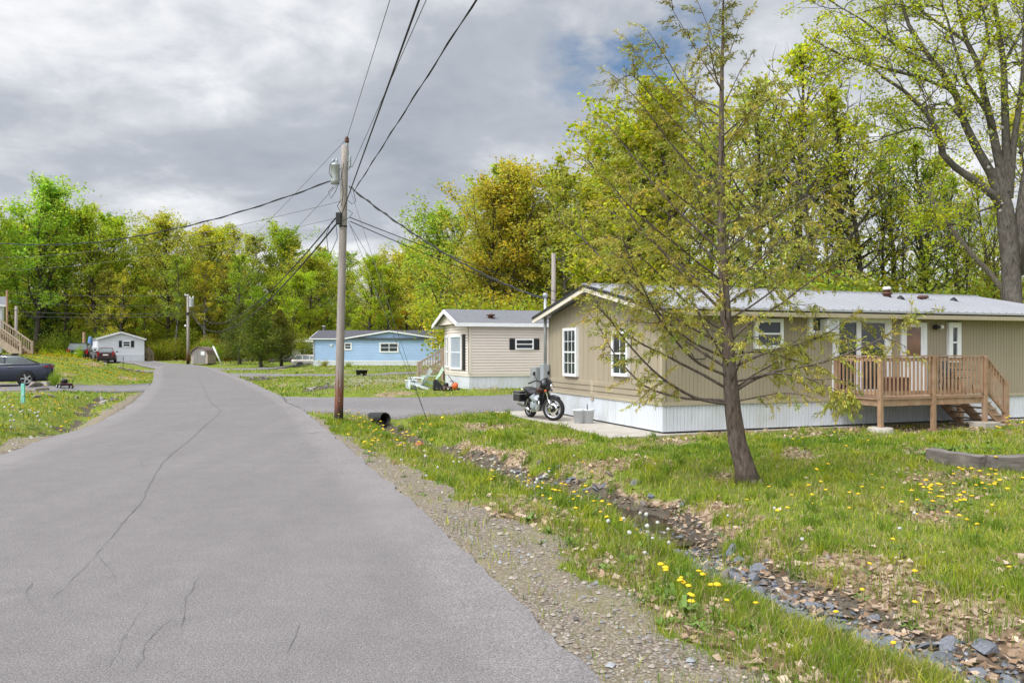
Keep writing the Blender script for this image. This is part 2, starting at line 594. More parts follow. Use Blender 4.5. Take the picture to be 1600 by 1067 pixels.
def ground_z(x, y, asphalt=True):
    x = np.asarray(x, float); y = np.asarray(y, float)
    z = zr(y) * np.ones_like(x)
    dl = np.maximum(XL(y) - x, 0); dr = np.maximum(x - XR(y), 0)
    lm = sstep(.8, 5, dl) * sstep(8, 20, y)
    z += lm * (.1 + .15 * sstep(30, 40, y) * (1 - sstep(80, 100, y)))
    z += 1.45 * sstep(42.5, 51, y) * (1 - sstep(53, 63, y)) * sstep(-21.5, -33, x) * (1 - .7 * sstep(-60, -80, x))
    z += .2 * sstep(32.5, 36, y) * (1 - sstep(44, 60, y)) * sstep(.8, 3, dr)
    d, par = dseg(x, y, DITCH)
    z -= np.interp(y, [5.5, 8.2, 9.6], [.2, .24, .42]) * np.exp(-(d / .62) ** 2) * (y > -6)
    z -= .10 * np.exp(-(d / 1.5) ** 2)
    d2, _ = dseg(x, y, LDITCH)
    z -= .3 * np.exp(-(d2 / .6) ** 2)
    # lumps on the verges
    lump = sstep(.5, 1.6, dr) + sstep(.5, 1.6, dl)
    z += lump * (.03 * hnoise(x, y, 1.3, 1) + .018 * hnoise(x, y, 4.2, 2))
    if asphalt:
        sink = np.maximum(np.where(in_road(x, y, 0), 1., 0), np.where(in_ribs(x, y, .05), 1., 0))
        z = np.where(sink > 0, z - .05 - .0012 * np.hypot(x, y), z)
    t, w = hl(x, y)
    z = np.where((t > -1.35) & (t < 13.6) & (w > .05) & (w < 7.1), np.minimum(z, -.12), z)
    return z


def gz(x, y):
    return float(ground_z(np.array([x]), np.array([y]), False)[0])


def zones(x, y):
    """r: gravel and bare soil, g: dead leaves and dry thatch, b: ditch bed"""
    dr = x - XR(y); dl = XL(y) - x
    wob = .22 * hnoise(x, y, 2.1, 3) + .12 * hnoise(x, y, 6.5, 4)
    wid = np.interp(y, [0, 5, 9, 12, 15, 20, 23], [.98, .95, .95, .78, .45, .2, .1])
    grav = (1 - sstep(wid - .18, wid + .22, dr + wob)) * (dr > -.3) * (y < 24)
    widl = np.interp(y, [0, 14, 20, 26, 32, 40], [.9, .9, .6, .7, .5, .1])
    grav = np.maximum(grav, (1 - sstep(widl - .2, widl + .3, dl + wob)) * (dl > -.3) * (y < 42))
    d, par = dseg(x, y, DITCH)
    wd = np.interp(y, [5, 9, 10, 15, 17, 20], [0, 0, .08, .12, .06, 0.])
    ditch = 1 - sstep(.28 + wd, .62 + wd, d + .6 * wob)
    # grassy reach of the ditch between the water and the stones
    near = np.exp(-((x - 2.05) / .35) ** 2 - ((y - 9.2) / .9) ** 2)
    ditch = ditch * (1 - .6 * near)
    d2, _ = dseg(x, y, LDITCH)
    ditch = np.maximum(ditch, 1 - sstep(.02, .32, d2 + wob))
    for (px, py), s in (((402, 592.5), 1.6), ((512, 611), 1.5), ((212, 589), 1.5), ((640, 688), .55)):
        cx, cy = GR(px, py)
        ditch = np.maximum(ditch, 1 - sstep(.4, 1.1, np.hypot((x - cx) / s, (y - cy) / (s * 1.6)) + .4 * wob))
    lit = .62 * sstep(.3, .9, hnoise(x, y, 1.1, 5) * .8 + .17)
    dright = (x - np.interp(y, [p[1] for p in DITCH[::-1]], [p[0] for p in DITCH[::-1]]))
    lit = np.maximum(lit, (1 - sstep(.7, 1.6, d + 1.6 * wob)) * (dright > -.15) * sstep(9.6, 8.6, y))
    lit = np.maximum(lit, .9 * (1 - sstep(.5, 1.1, d + 1.5 * wob)) * (y > 9.5) * (y < 19))
    verge = sstep(.75, 1.1, dr) * (1 - sstep(1.7, 2.3, dr)) * (y < 11) * (y > -2)
    lit = np.maximum(lit, verge * (.55 + 1.1 * wob))
    for px, py, s in ((1180, 880, .35), (1360, 925, .6), (1420, 950, .5), (1140, 745, .3), (1500, 745, .5), (1250, 670, 1.), (1050, 690, .5), (1560, 960, .5), (880, 690, .5), (930, 765, .45), (1010, 790, .4), (820, 745, .4), (660, 683, .5)):
        cx, cy = G(px, py)
        lit = np.maximum(lit, .95 * np.exp(-((x - cx) / s) ** 2 - ((y - cy) / (s * 1.5)) ** 2) + .3 * wob * np.exp(-((x - cx) / s) ** 2 - ((y - cy) / (s * 1.5)) ** 2))
    t, w = hl(x, y)
    under = (t > 4.6) & (t < 10.5) & (w < .1) & (w > -1.7)
    bare = np.maximum(np.where(under, .8, 0), np.where((t > -.3) & (t < 14) & (w < .3) & (w > -.5), .6, 0))
    lit = np.maximum(lit, bare)
    wood = sstep(92, 104, y)
    lit = np.maximum(lit, wood * .8)
    return np.clip(grav, 0, 1), np.clip(lit, 0, 1), np.clip(ditch, 0, 1)


def ground_mat():
    m, nt, b = newmat('lawn_and_soil')
    v = objco(nt)
    at = nt.nodes.new('ShaderNodeAttribute'); at.attribute_name = 'col'
    sp = nt.nodes.new('ShaderNodeSeparateColor'); lnk(nt, at.outputs['Color'], sp.inputs[0])
    n1 = noise(nt, v, .9, 5, .65); n2 = noise(nt, v, 7, 5, .7); n3 = noise(nt, v, 60, 4, .7)
    g = ramp(nt, n2, [(.3, (.08, .125, .014)), (.5, (.16, .225, .025)), (.72, (.28, .3, .07))])
    g = mixc(nt, ramp(nt, n1, [(.42, 0.), (.68, .75)]), g, (.17, .17, .05))
    g = mixc(nt, 1., g, ramp(nt, n3, [(.25, .6), (.7, 1.3)]), 'MULTIPLY')
    # gravel
    vo = nt.nodes.new('ShaderNodeTexVoronoi'); vo.inputs['Scale'].default_value = 42; lnk(nt, v, vo.inputs['Vector'])
    vc = nt.nodes.new('ShaderNodeSeparateColor'); lnk(nt, vo.outputs['Color'], vc.inputs[0])
    gr = ramp(nt, vc.outputs[0], [(0., (.16, .13, .10)), (.5, (.26, .22, .175)), (1., (.35, .31, .265))])
    gr = mixc(nt, ramp(nt, vo.outputs['Distance'], [(.45, 0.), (.75, .8)]), gr, (.13, .105, .08))
    gr = mixc(nt, ramp(nt, n1, [(.45, 0.), (.62, .6)]), gr, (.24, .215, .12))
    # dead leaves and thatch
    vl = nt.nodes.new('ShaderNodeTexVoronoi'); vl.inputs['Scale'].default_value = 16; lnk(nt, v, vl.inputs['Vector'])
    lc = nt.nodes.new('ShaderNodeSeparateColor'); lnk(nt, vl.outputs['Color'], lc.inputs[0])
    le = ramp(nt, lc.outputs[0], [(0., (.16, .105, .065)), (.5, (.33, .24, .165)), (1., (.44, .34, .25))])
    le = mixc(nt, 1., le, ramp(nt, n3, [(.25, .6), (.7, 1.25)]), 'MULTIPLY')
    mu = ramp(nt, n2, [(.3, (.05, .042, .033)), (.7, (.16, .135, .105))])
    mu = mixc(nt, 1., mu, ramp(nt, n3, [(.3, .6), (.7, 1.3)]), 'MULTIPLY')
    jit = math_(nt, 'MULTIPLY_ADD', n2, .7, -.35)

    def msk(o, lo, hi):
        return ramp(nt, math_(nt, 'ADD', o, jit), [(lo, 0.), (hi, 1.)])
    c = mixc(nt, msk(sp.outputs[1], .35, .65), g, le)
    c = mixc(nt, msk(sp.outputs[2], .35, .6), c, mu)
    c = mixc(nt, msk(sp.outputs[0], .3, .62), c, gr)
    lnk(nt, c, b.inputs['Base Color']); b.inputs['Roughness'].default_value = .95
    b.inputs['Specular IOR Level'].default_value = .1
    h = math_(nt, 'ADD', n3, math_(nt, 'MULTIPLY', vo.outputs['Distance'], -.7))
    bump(nt, b, h, .9, .012)
    return m


def build_ground():
    ang = np.concatenate([np.arange(-180, -56, 4.), np.arange(-56, -40, 1.), np.arange(-40, 40, .2), np.arange(40, 56, 1.), np.arange(56, 180, 4.)])
    rad = [.15, .6, 1.2, 1.8, 2.4]
    while rad[-1] < 160: rad.append(rad[-1] * 1.0125)
    while rad[-1] < 2500: rad.append(rad[-1] * 1.15)
    rad = np.array(rad); a = np.radians(ang)
    A, Rr = np.meshgrid(a, rad)
    x = Rr * np.sin(A); y = Rr * np.cos(A)
    x, y = x.ravel(), y.ravel()
    z = ground_z(x, y)
    g, l, d = zones(x, y)
    n, k = len(rad), len(ang)
    i = np.arange(n - 1)[:, None] * k; j = np.arange(k)[None, :]; j2 = (j + 1) % k
    faces = np.stack([i + j, i + k + j, i + k + j2, i + j2], -1).reshape(-1, 4)
    V = np.stack([x, y, z], 1)
    c0 = len(V); V = np.vstack([V, [[0, 0, float(ground_z(np.array([0.]), np.array([0.]))[0])]]])
    g, l, d = np.append(g, 0), np.append(l, 0), np.append(d, 0)
    faces = np.vstack([faces, np.stack([np.full(k, c0), np.arange(k), (np.arange(k) + 1) % k, (np.arange(k) + 1) % k], 1)[:0]])
    o = npmesh('ground', V, faces, ground_mat(), col=np.stack([g, l, d], 1), smooth=True)
    tag(o, kind='structure')


def sheet(name, a, b, n, m, mat, dz, jit=0.0):
    t = np.linspace(0, 1, m)
    u = a[:, None, :] * (1 - t)[None, :, None] + b[:, None, :] * t[None, :, None]
    if jit:
        e = jit * (hnoise(a[:, 0], a[:, 1], 2.7, 8) + .6 * hnoise(a[:, 0], a[:, 1], 7.5, 9))
        u[:, 0, 0] += e; e = jit * (hnoise(b[:, 0], b[:, 1], 2.7, 18) + .6 * hnoise(b[:, 0], b[:, 1], 7.5, 19)); u[:, -1, 0] += e
    x, y = u[..., 0].ravel(), u[..., 1].ravel()
    z = ground_z(x, y, False) + dz
    V = np.stack([x, y, z], 1)
    i = np.arange(n - 1)[:, None] * m; j = np.arange(m - 1)[None, :]
    f = np.stack([i + j, i + j + 1, i + m + j + 1, i + m + j], -1).reshape(-1, 4)
    # broken edge: a skirt that drops below the soil on both sides
    sk = []
    base = len(V); extra = []
    for col in (0, m - 1):
        idx = np.arange(n) * m + col
        low = V[idx].copy(); low[:, 2] -= .12
        extra.append(low)
        q = np.arange(n - 1)
        o = base + (0 if col == 0 else n)
        sk.append(np.stack([idx[:-1], idx[1:], o + q + 1, o + q], 1))
    V = np.vstack([V] + extra); f = np.vstack([f] + sk)
    o = npmesh(name, V, f, mat, smooth=False)
    return tag(o, kind='structure')


def ribbon_line(name, pts, wid, mat, dz, wig=.02, seed=1):
    """a crack: thin uneven strip lying on the road"""
    r = np.random.default_rng(seed)
    p = np.array(pts, float); d = np.concatenate([[0], np.cumsum(np.hypot(*np.diff(p, axis=0).T))])
    n = max(6, int(d[-1] / .09)); t = np.linspace(0, d[-1], n)
    x = np.interp(t, d, p[:, 0]); y = np.interp(t, d, p[:, 1])
    w1 = np.cumsum(r.normal(0, 1, n)); w1 -= np.linspace(w1[0], w1[-1], n)
    x = x + wig * w1 * .45 + r.normal(0, wig * .35, n)
    w = wid * (.25 + r.random(n) ** 2 * 1.3) * (1 - np.abs(np.linspace(-1, 1, n)) ** 6)
    z = ground_z(x, y, False) + dz
    V = np.vstack([np.stack([x - w / 2, y, z], 1), np.stack([x + w / 2, y, z], 1)])
    q = np.arange(n - 1)
    f = np.stack([q, q + n, q + n + 1, q + 1], 1)
    return tag(npmesh(name, V, f, mat), kind='structure')


def blob(name, px, py, sx, sy, mat, dz, seed=0, rot=0.):
    cx, cy = GR(px, py); r = random.Random(seed); n = 26
    vs = []
    for k in range(n):
        a = 2 * math.pi * k / n; q = 1 + .35 * math.sin(3 * a + seed) * r.random() + r.uniform(-.2, .2)
        dx, dy = math.cos(a) * sx * q, math.sin(a) * sy * q
        X, Y = cx + dx * math.cos(rot) - dy * math.sin(rot), cy + dx * math.sin(rot) + dy * math.cos(rot)
        vs.append((X, Y, gz(X, Y) + dz))
    mb = MB(); mb.add(vs, [tuple(range(n))])
    return tag(mb.build(name, mat), kind='structure')


build_ground()
yy = np.concatenate([np.arange(-24, 3, .6), np.arange(3, 26, .16), np.arange(26, ROAD_END, .5), [ROAD_END]])
sheet('road', np.stack([XL(yy), yy], 1), np.stack([XR(yy), yy], 1), len(yy), 9, M['road'], .012, .035)
for i, (k, (a, b, n)) in enumerate(RIBS.items()):
    sheet(k, a, b, n, 5, M['drive'] if k != 'road_bend' else M['road'], .007 if i % 2 else .003, .04)
CR = lambda l: [GR(*p) for p in l]
ribbon_line('road_crack', CR([(0, 1018), (60, 962), (150, 868), (205, 800), (218, 780), (240, 738), (262, 712), (290, 690), (318, 665), (336, 650), (340, 641), (330, 630), (318, 610), (312, 590), (308, 578)]), .02, M['tar'], .017, .016, 2)
ribbon_line('road_crack', CR([(205, 1062), (232, 1004), (290, 952)]), .005, M['tar'], .017, .02, 4)
ribbon_line('road_crack', CR([(168, 1060), (200, 985), (232, 940)]), .004, M['tar'], .017, .02, 5)
ribbon_line('road_crack', CR([(285, 990), (300, 915), (312, 903)]), .006, M['tar'], .017, .02, 3)
ribbon_line('road_crack', CR([(445, 1030), (470, 975)]), .004, M['tar'], .017, .02, 7)
ribbon_line('road_crack', CR([(438, 618), (452, 628), (470, 640)]), .1, M['tar'], .017, .03, 8)
ribbon_line('road_seam', CR([(200, 640.5), (330, 640), (420, 640), (468, 640.5)]), .05, M['tar'], .017, .0, 9)
for sd, l_ in ((21, [(205, 800), (230, 806), (252, 820)]), (22, [(240, 738), (222, 728), (214, 715)]), (23, [(150, 868), (176, 890), (182, 915)]), (24, [(318, 665), (334, 672)]), (25, [(60, 962), (46, 930), (50, 905)]), (26, [(262, 712), (285, 716)])):
    ribbon_line('road_crack', CR(l_), .007, M['tar'], .017, .02, sd)
blob('road_patch', 488, 675.5, .13, .1, M['patchy'], .0185, 6)
blob('road_patch', 372, 639, .1, .09, M['whitepaint'] if 'whitepaint' in M else M['patchy'], .0165, 8)

# water lying in the ditch
wp = [p for p in DITCH[1:8]]
a, b = ribbon([(x - .34, y - .12) for x, y in wp], [(x + .36, y + .1) for x, y in wp], 40)
V = np.vstack([np.column_stack([a, np.full(40, -.445)]), np.column_stack([b, np.full(40, -.445)])]); q = np.arange(39)
tag(npmesh('ditch_water', V, np.stack([q, q + 40, q + 41, q + 1], 1), M['water']), kind='structure')
# ------------------------------------------------------------------ walls with real siding profiles
def lapwall(mb, L, z0, z1, pitch, mi=0, lip=.014, top=None, M4=None):
    """clapboards on the plane y=0 facing -y from x=0..L; top(x range) -> (xa, xb) clip for a row's top z"""
    z = z0
    while z < z1 - 1e-4:
        zt = min(z + pitch, z1)
        xa, xb = (0, L) if top is None else top(z)
        xc, xd = (0, L) if top is None else top(zt)
        if xb - xa > .02:
            xc, xd = min(xc, xd), max(xc, xd)
            zr_ = z + (zt - z) * .74; zq = z + (zt - z) * .80
            vs = [(xa, -lip, z), (xb, -lip, z), (xd, -lip, zr_), (xc, -lip, zr_), (xc, 0, zq), (xd, 0, zq), (xd, 0, zt), (xc, 0, zt), (xa, 0, z), (xb, 0, z)]
            if M4 is not None: vs = [M4 @ Vector(p) for p in vs]
            mb.add(vs, [(0, 1, 2, 3), (3, 2, 5, 4), (4, 5, 6, 7), (8, 9, 1, 0)], mi)
        z = zt


def groovewall(mb, L, z0, ztop, sp, gw=.012, gd=.012, mi=0, M4=None, x0=0.):
    """vertical boards with grooves; ztop(x) gives the height"""
    xs = [(x0, 0)]
    x = x0 + sp
    while x < L - gw:
        xs += [(x, 0), (x + gw * .3, gd), (x + gw * .7, gd), (x + gw, 0)]
        x += sp
    xs.append((L, 0))
    vs = []
    for x, d in xs:
        vs += [(x, d, z0), (x, d, ztop(x))]
    if M4 is not None: vs = [M4 @ Vector(p) for p in vs]
    mb.add(vs, [(2 * i, 2 * i + 2, 2 * i + 3, 2 * i + 1) for i in range(len(xs) - 1)], mi)


def endM(x=0.):
    """maps the y=0 wall template (along x, facing -y) onto an end wall at local x, facing -x; template x runs from y=+L down to 0"""
    return lambda L: Matrix(((0, 1, 0, x), (-1, 0, 0, L), (0, 0, 1, 0), (0, 0, 0, 1)))


def window(parent, x0, x1, z0, z1, glass, M4=None, fw=.07, rail=True, grid=(0, 0), name='window', frame=None, vbar=0, cas=None):
    """frame, sash bars and panes standing proud of the wall plane y=0"""
    fr = MB(M4)
    d0, d1 = -.088, .03
    fr.box(x0, x0 + fw, d0, d1, z0, z1); fr.box(x1 - fw, x1, d0, d1, z0, z1)
    fr.box(x0 + fw, x1 - fw, d0, d1, z1 - fw, z1); fr.box(x0 + fw, x1 - fw, d0 - .012, d1, z0, z0 + fw)
    zm = (z0 + z1) / 2
    if rail: fr.box(x0 + fw, x1 - fw, d0 + .012, d1, zm - .022, zm + .022)
    for k in range(vbar):
        xm = x0 + (x1 - x0) * (k + 1) / (vbar + 1); fr.box(xm - .03, xm + .03, d0 + .008, d1, z0 + fw, z1 - fw)
    gx, gzn = grid
    for k in range(gx):
        xm = x0 + fw + (x1 - x0 - 2 * fw) * (k + 1) / (gx + 1); fr.box(xm - .008, xm + .008, d0 + .02, d1, z0 + fw, z1 - fw)
    for k in range(gzn):
        zz = z0 + fw + (z1 - z0 - 2 * fw) * (k + 1) / (gzn + 1); fr.box(x0 + fw, x1 - fw, d0 + .021, d1, zz - .008, zz + .008)
    w = fr.build(name, frame or M['white'], parent)
    g = MB(M4); g.box(x0 + fw * .8, x1 - fw * .8, -.056, .02, z0 + fw * .8, z1 - fw * .8)
    g.build('pane', glass, w)
    return w


def shutter(parent, x0, x1, z0, z1, M4=None):
    s = MB(M4); s.box(x0, x1, -.065, .01, z0, z1)
    n = max(4, int((z1 - z0) / .07))
    for k in range(n):
        z = z0 + .05 + (z1 - z0 - .1) * k / n
        s.box(x0 + .04, x1 - .04, -.077, -.065, z, z + (z1 - z0 - .1) / n * .6)
    s.build('shutter', M['shutter'], parent)


def gable_roof(mb, x0, x1, y0, y1, ym, zr_, slope, th=.09, mi=0, mi_edge=None, ribs=0):
    """ridge along x at y=ym, z=zr_; slope drops away on both sides"""
    for ye, s in ((y0, -1), (y1, 1)):
        d = abs(ye - ym)
        zt = zr_ - d * slope
        mb.add([(x0, ym, zr_), (x1, ym, zr_), (x1, ye, zt), (x0, ye, zt), (x0, ym, zr_ - th), (x1, ym, zr_ - th), (x1, ye, zt - th), (x0, ye, zt - th)],
               [(0, 1, 2, 3), (7, 6, 5, 4), (2, 6, 7, 3), (0, 3, 7, 4), (1, 5, 6, 2)], mi)
        if ribs:
            n = int((x1 - x0) / ribs)
            for k in range(n + 1):
                x = min(x0 + .03 + k * ribs, x1 - .03)
                mb.bar((x, ym + s * .04, zr_ + .012 - .04 * slope), (x, ye, zt + .012), .035, .028, mi)
    if ribs:
        mb.box(x0, x1, ym - .12, ym + .12, zr_ - .02, zr_ + .035, mi)


# ================================================================== tan home with the deck
BL, BW = 13.75, 6.75
home = thing('mobile_home', 'tan mobile home with white skirting and pale metal roof behind the leaning conifer', 'mobile home', (HX, HY, 0), HT)
ZS, ZE, ZRG = .70, 3.0, 3.74
SL = .205
rooftop = lambda y: ZRG - .1 - abs(y - BW / 2) * SL
EM = endM(0)(BW)
# front wall, end wall (template x = BW - w), back and far end
mb = MB(); groovewall(mb, BL, ZS, lambda x: rooftop(0), .105, .013, .011); mb.build('wall', M['beige'], home)
mb = MB(); groovewall(mb, BW, 1.14, lambda x: rooftop(BW - x), .31, .022, .018, M4=EM)
lapwall(mb, BW, ZS, 1.14, .147, lip=.028, M4=EM)
mb.build('wall', M['beige'], home)
mb = MB(); mb.box(.02, BL - .02, BW - .04, BW, ZS, rooftop(BW)); mb.prism([(.02, ZS), (BW - .04, ZS), (BW - .04, rooftop(BW)), (BW / 2, rooftop(BW / 2)), (.02, rooftop(0))], BL - .04, BL, 'x')
mb.build('wall', M['beige'], home)
mb = MB()
mb.box(0, BL, -.03, 0.0, ZS - .03, ZS + .05); mb.box(-.03, 0, -.03, BW, ZS - .03, ZS + .045)
mb.box(-.026, .06, -.026, -.001, ZS + .05, rooftop(0) - .02); mb.box(-.026, -.001, 0, .07, 1.14, rooftop(.05) - .02)
wp = ww(926)
mb.box(-.03, 0, wp - .07, wp + .07, ZS - .12, 1.15)
mb.box(0, BL, -.045, -.001, rooftop(0) - .17, rooftop(0) - .03)
mb.build('trim', M['beige_lo'], home)
mb = MB(); groovewall(mb, BL, .06, lambda x: ZS - .03, .098, .026, .017); groovewall(mb, BW, .06, lambda x: ZS - .03, .098, .026, .017, M4=EM)
mb.box(.03, BL - .02, BW - .05, BW - .01, .0, ZS - .03)
mb.build('skirting', M['skirt'], home)
roof = MB()
gable_roof(roof, -.42, BL + .3, -.34, BW + .34, BW / 2, ZRG, SL, .05, 0, ribs=.3)
ro = roof.build('roof', M['roofmetal'], home)
mb = MB()
for s, ye in ((-1, -.34), (1, BW + .34)):
    ze = ZRG - (abs(ye - BW / 2)) * SL
    mb.bar((-.4, BW / 2, ZRG - .13), (-.4, ye, ze - .13), .035, .12, 0)
mb.build('rake_board', M['creamtrim'], ro)
mb = MB()
for s, ye in ((-1, -.34), (1, BW + .34)):
    ze = ZRG - (abs(ye - BW / 2)) * SL
    mb.bar((-.425, BW / 2, ZRG - .03), (-.425, ye, ze - .03), .03, .075, 0)
mb.build('rake_edge', M['darkmetal'], ro)
mb = MB(); mb.box(-.3, BL + .2, -.40, -.30, rooftop(-.34) - .1, rooftop(-.34) + .005); mb.box(-.38, BL + .25, -.30, 0, rooftop(-.3) - .02, rooftop(-.3))
mb.build('gutter', M['beige_lo'], ro)
# things on the roof
def roofz(t, w): return ZRG - abs(w - BW / 2) * SL
def roof_at(px, py):
    # column px on the front slope: search w
    best = None
    for i in range(0, 60):
        w = -.3 + i * .06; t = wt(px, w); y = HY + w * HC + t * HS; z = roofz(t, w)
        e = abs(HZ - (z - CZ) * F / y - py)
        if best is None or e < best[0]: best = (e, t, w, z)
    return best[1:]
t, w, z = roof_at(1386, 464)
mb = MB(); mb.lathe([(0, -.1), (.11, -.1), (.11, .08), (.15, .08), (.15, .13), (.10, .13), (.10, .19), (.13, .19), (.13, .22), (0, .22)], 16, (t, w, z)); v = mb.build('chimney', M['rust'], ro)
mb = MB(); mb.lathe([(0, .22), (.115, .22), (.115, .29), (.08, .31), (0, .31)], 16, (t, w, z)); mb.build('chimney_cap', M['white'], v)
t, w, z = roof_at(1442, 468)
mb = MB(); mb.lathe([(0, -.1), (.1, -.1), (.1, .04), (.16, .04), (.16, .09), (.12, .12), (0, .12)], 16, (t, w, z)); mb.build('chimney', M['rust'], ro)
for px, py in ((1407, 468), (1490, 471)):
    t, w, z = roof_at(px, py)
    mb = MB(); mb.lathe([(.13, -.04), (.1, .05), (.03, .12), (0, .12)], 10, (t, w, z)); mb.build('roof_vent', M['black'], ro)
# windows on the end wall
for a, b_, p0, p1, g in ((883, 904, 513, 587, (2, 3)), (959.5, 984.5, 517, 587, (1, 0))):
    wa, wb = ww(a), ww(b_)
    window(home, BW - wa, BW - wb, wwz(a, p1), wwz(a, p0), M['glass'], EM, .08, grid=g)
# front wall openings
t0, t1 = wt(1177), wt(1221); window(home, t0, t1, wz(1200, 545), wz(1200, 498), M['glass'], None, .09)
t0, t1 = wt(1261), wt(1299); zt, zb = wz(1280, 489), wz(1280, 524)
wnd = window(home, t0, t1 - .02, zb, zt, M['glass'], None, .12, rail=False)
mb = MB(); ta, tb = wt(1279), wt(1297)
mb.box(ta, tb, -.32, -.02, wz(1288, 519), wz(1288, 499)); acu = mb.build('air_conditioner', M['white'], wnd, bevel=.01)
mb = MB()
for k in range(9): zz = wz(1288, 518) + .02 + k * .032; mb.box(ta + .03, tb - .03, -.326, -.32, zz, zz + .016)
mb.build('grille', M['greymetal'], acu)
# patio door
t0, t1, zt = wt(1300), wt(1391), wz(1340, 491)
zf = wz(1376, 622, -1.5) + .04
fr = MB(); tw_ = .17
fr.box(t0, t0 + .13, -.05, .02, zf, zt); fr.box(t1 - tw_, t1, -.05, .02, zf, zt); fr.box(t0 - .0, t1 + .0, -.056, .02, zt - .16, zt + .02)
fr.box(t0 + .13, t0 + .2, -.04, .02, zf, zt - .16); fr.box(t1 - tw_ - .05, t1 - tw_, -.04, .02, zf, zt - .16)
tm = wt(1341); fr.box(tm - .09, tm + .06, -.045, .02, zf, zt - .16); fr.box(t0 + .2, t1 - .2, -.04, .02, zf, zf + .08)
fr.box(t0 + .2, t1 - tw_ - .05, -.038, .02, zt - .22, zt - .16)
pd = fr.build('patio_door', M['white'], home)
for xa, xb in ((t0 + .19, tm - .08), (tm + .05, t1 - tw_ - .04)):
    g = MB(); g.box(xa, xb, -.02, .02, zf + .07, zt - .2); g.build('pane', M['glass'], pd)
# entry door
t0, t1, zt = wt(1406.5), wt(1446.5), wz(1426, 504)
fr = MB(); fr.box(t0, t0 + .13, -.05, .02, zf, zt); fr.box(t1 - .13, t1, -.05, .02, zf, zt); fr.box(t0 + .13, t1 - .13, -.05, .02, zt - .12, zt)
fr.box(t0 + .13, t1 - .13, -.03, .02, zf, zf + .95); fr.box(t0 + .13, t0 + .2, -.03, .02, zf + .95, zt - .12); fr.box(t1 - .2, t1 - .13, -.03, .02, zf + .95, zt - .12)
dr_ = fr.build('door', M['white'], home)
g = MB(); g.box(t0 + .19, t1 - .19, -.018, .02, zf + .94, zt - .11); g.build('pane', M['glasswarm'], dr_)
g = MB(); g.lathe([(0, 0), (.02, 0), (.02, .04), (.035, .05), (.03, .08), (0, .085)], 12, (t1 - .18, -.115, zf + .92), 'y'); g.build('handle', M['galv'], dr_)
# wall lamp with two heads
tl, zl = wt(1461), wz(1461, 511)
mb = MB(); mb.lathe([(0, -.05), (.07, -.05), (.07, -.0), (0, 0)], 14, (tl, 0, zl), 'y'); mb.tube([(tl, -.05, zl), (tl, -.12, zl)], .02, 8); mb.tube([(tl - .16, -.14, zl), (tl - .06, -.12, zl), (tl + .06, -.12, zl)], [.065, .05, .03], 12)
lamp = mb.build('wall_lamp', M['black'], home)
mb = MB(); mb.lathe([(0, 0), (.05, .0), (.062, .05), (.04, .1), (0, .115)], 12, (tl + .05, -.12, zl), 'x'); mb.build('lamp_head', M['white'], lamp)
# narrow window
t0, t1 = wt(1479), wt(1498)
window(home, t0, t1, wz(1488, 566), wz(1488, 504), M['glass'], None, .14)
# thin black hanger on the shaded wall
mb = MB(); ta, tb = wt(1079), wt(1104); za, zb2 = wz(1090, 551), wz(1090, 561)
mb.tube([(ta, -.02, za), (ta + .08, -.05, zb2), (tb - .08, -.05, zb2), (tb, -.02, za)], .012, 6); mb.build('wall_bracket', M['black'], home)
# electric service: mast, meter boxes
wm = ww(857.5)
mb = MB(); mb.tube([(-.12, wm, 1.5), (-.12, wm, 3.62)], .05, 10); mb.lathe([(.05, 3.6), (.085, 3.62), (.085, 3.7), (.05, 3.74), (0, 3.75)], 12, (-.12, wm, 0))
mast = mb.build('service_mast', M['galv'], home)
mb = MB(); mb.box(-.24, -.03, wm - .14, wm + .14, 1.0, 1.52); mb.tube([(-.13, wm, .05), (-.13, wm, 1.0)], .045, 8); mb.build('meter_box', M['greymetal'], mast, bevel=.01)
mb = MB(); mb.box(-.34, -.1, wm + .26, wm + .72, .78, 1.42); mb.box(-.37, -.345, wm + .3, wm + .5, 1.0, 1.3); mb.tube([(-.2, wm + .5, .0), (-.2, wm + .5, .8)], .05, 8); mb.build('meter_box', M['galv'], mast, bevel=.01)

# concrete slab below the home and along its end
mb = MB(); mb.box(-1.5, .1, -.28, 7.6, -.16, .02); mb.box(.1, BL + .1, -.22, BW + .2, -.16, .015)
pad = mb.build('concrete_pad', M['concrete']); pad.location = (HX, HY, 0); pad.rotation_euler = (0, 0, HT); tag(pad, kind='structure')

# ================================================================== deck (own thing, stands on its posts)
TW = wt(1302)
k = (1375.5 - 800) / F
# corner: wall point moved out along (HS,-HC) until it meets the column
Wp = hw(TW, 0)
s_out = (k * Wp.y - Wp.x) / (HS + k * HC)
Cw = hw(TW, -s_out)
ZF = CZ - (622.5 - HZ) * Cw.y / F
kk = (1541 - 800) / F
DL = (kk * Cw.y - Cw.x) / (HC - kk * HS)
deck = thing('wooden_deck', 'raised brown wooden deck with railing and stairs on the tan mobile home', 'deck', tuple(hw(TW, 0)), HT)
so = s_out
mb = MB()
nb = 10
for i in range(nb):
    y0 = -so + i * (so - .02) / nb
    mb.box(-.05, DL + .05, y0 - .03 + .004, y0 - .03 + (so - .02) / nb - .004, ZF - .035, ZF)
mb.build('floor', M['deck'], deck)
mb = MB(); mb.box(-.0, DL, -so, -so + .04, ZF - .19, ZF - .036); mb.box(-.0, .04, -so + .04, -.03, ZF - .19, ZF - .036); mb.box(DL - .04, DL, -so + .04, -.03, ZF - .19, ZF - .036)
for i in range(1, 6): mb.box(i * DL / 6 - .02, i * DL / 6 + .02, -so + .04, -.03, ZF - .17, ZF - .037)
mb.build('frame', M['deck'], deck)
RT = 1.0
umid = ((1458 - 800) / F * Cw.y - Cw.x) / (HC - (1458 - 800) / F * HS)
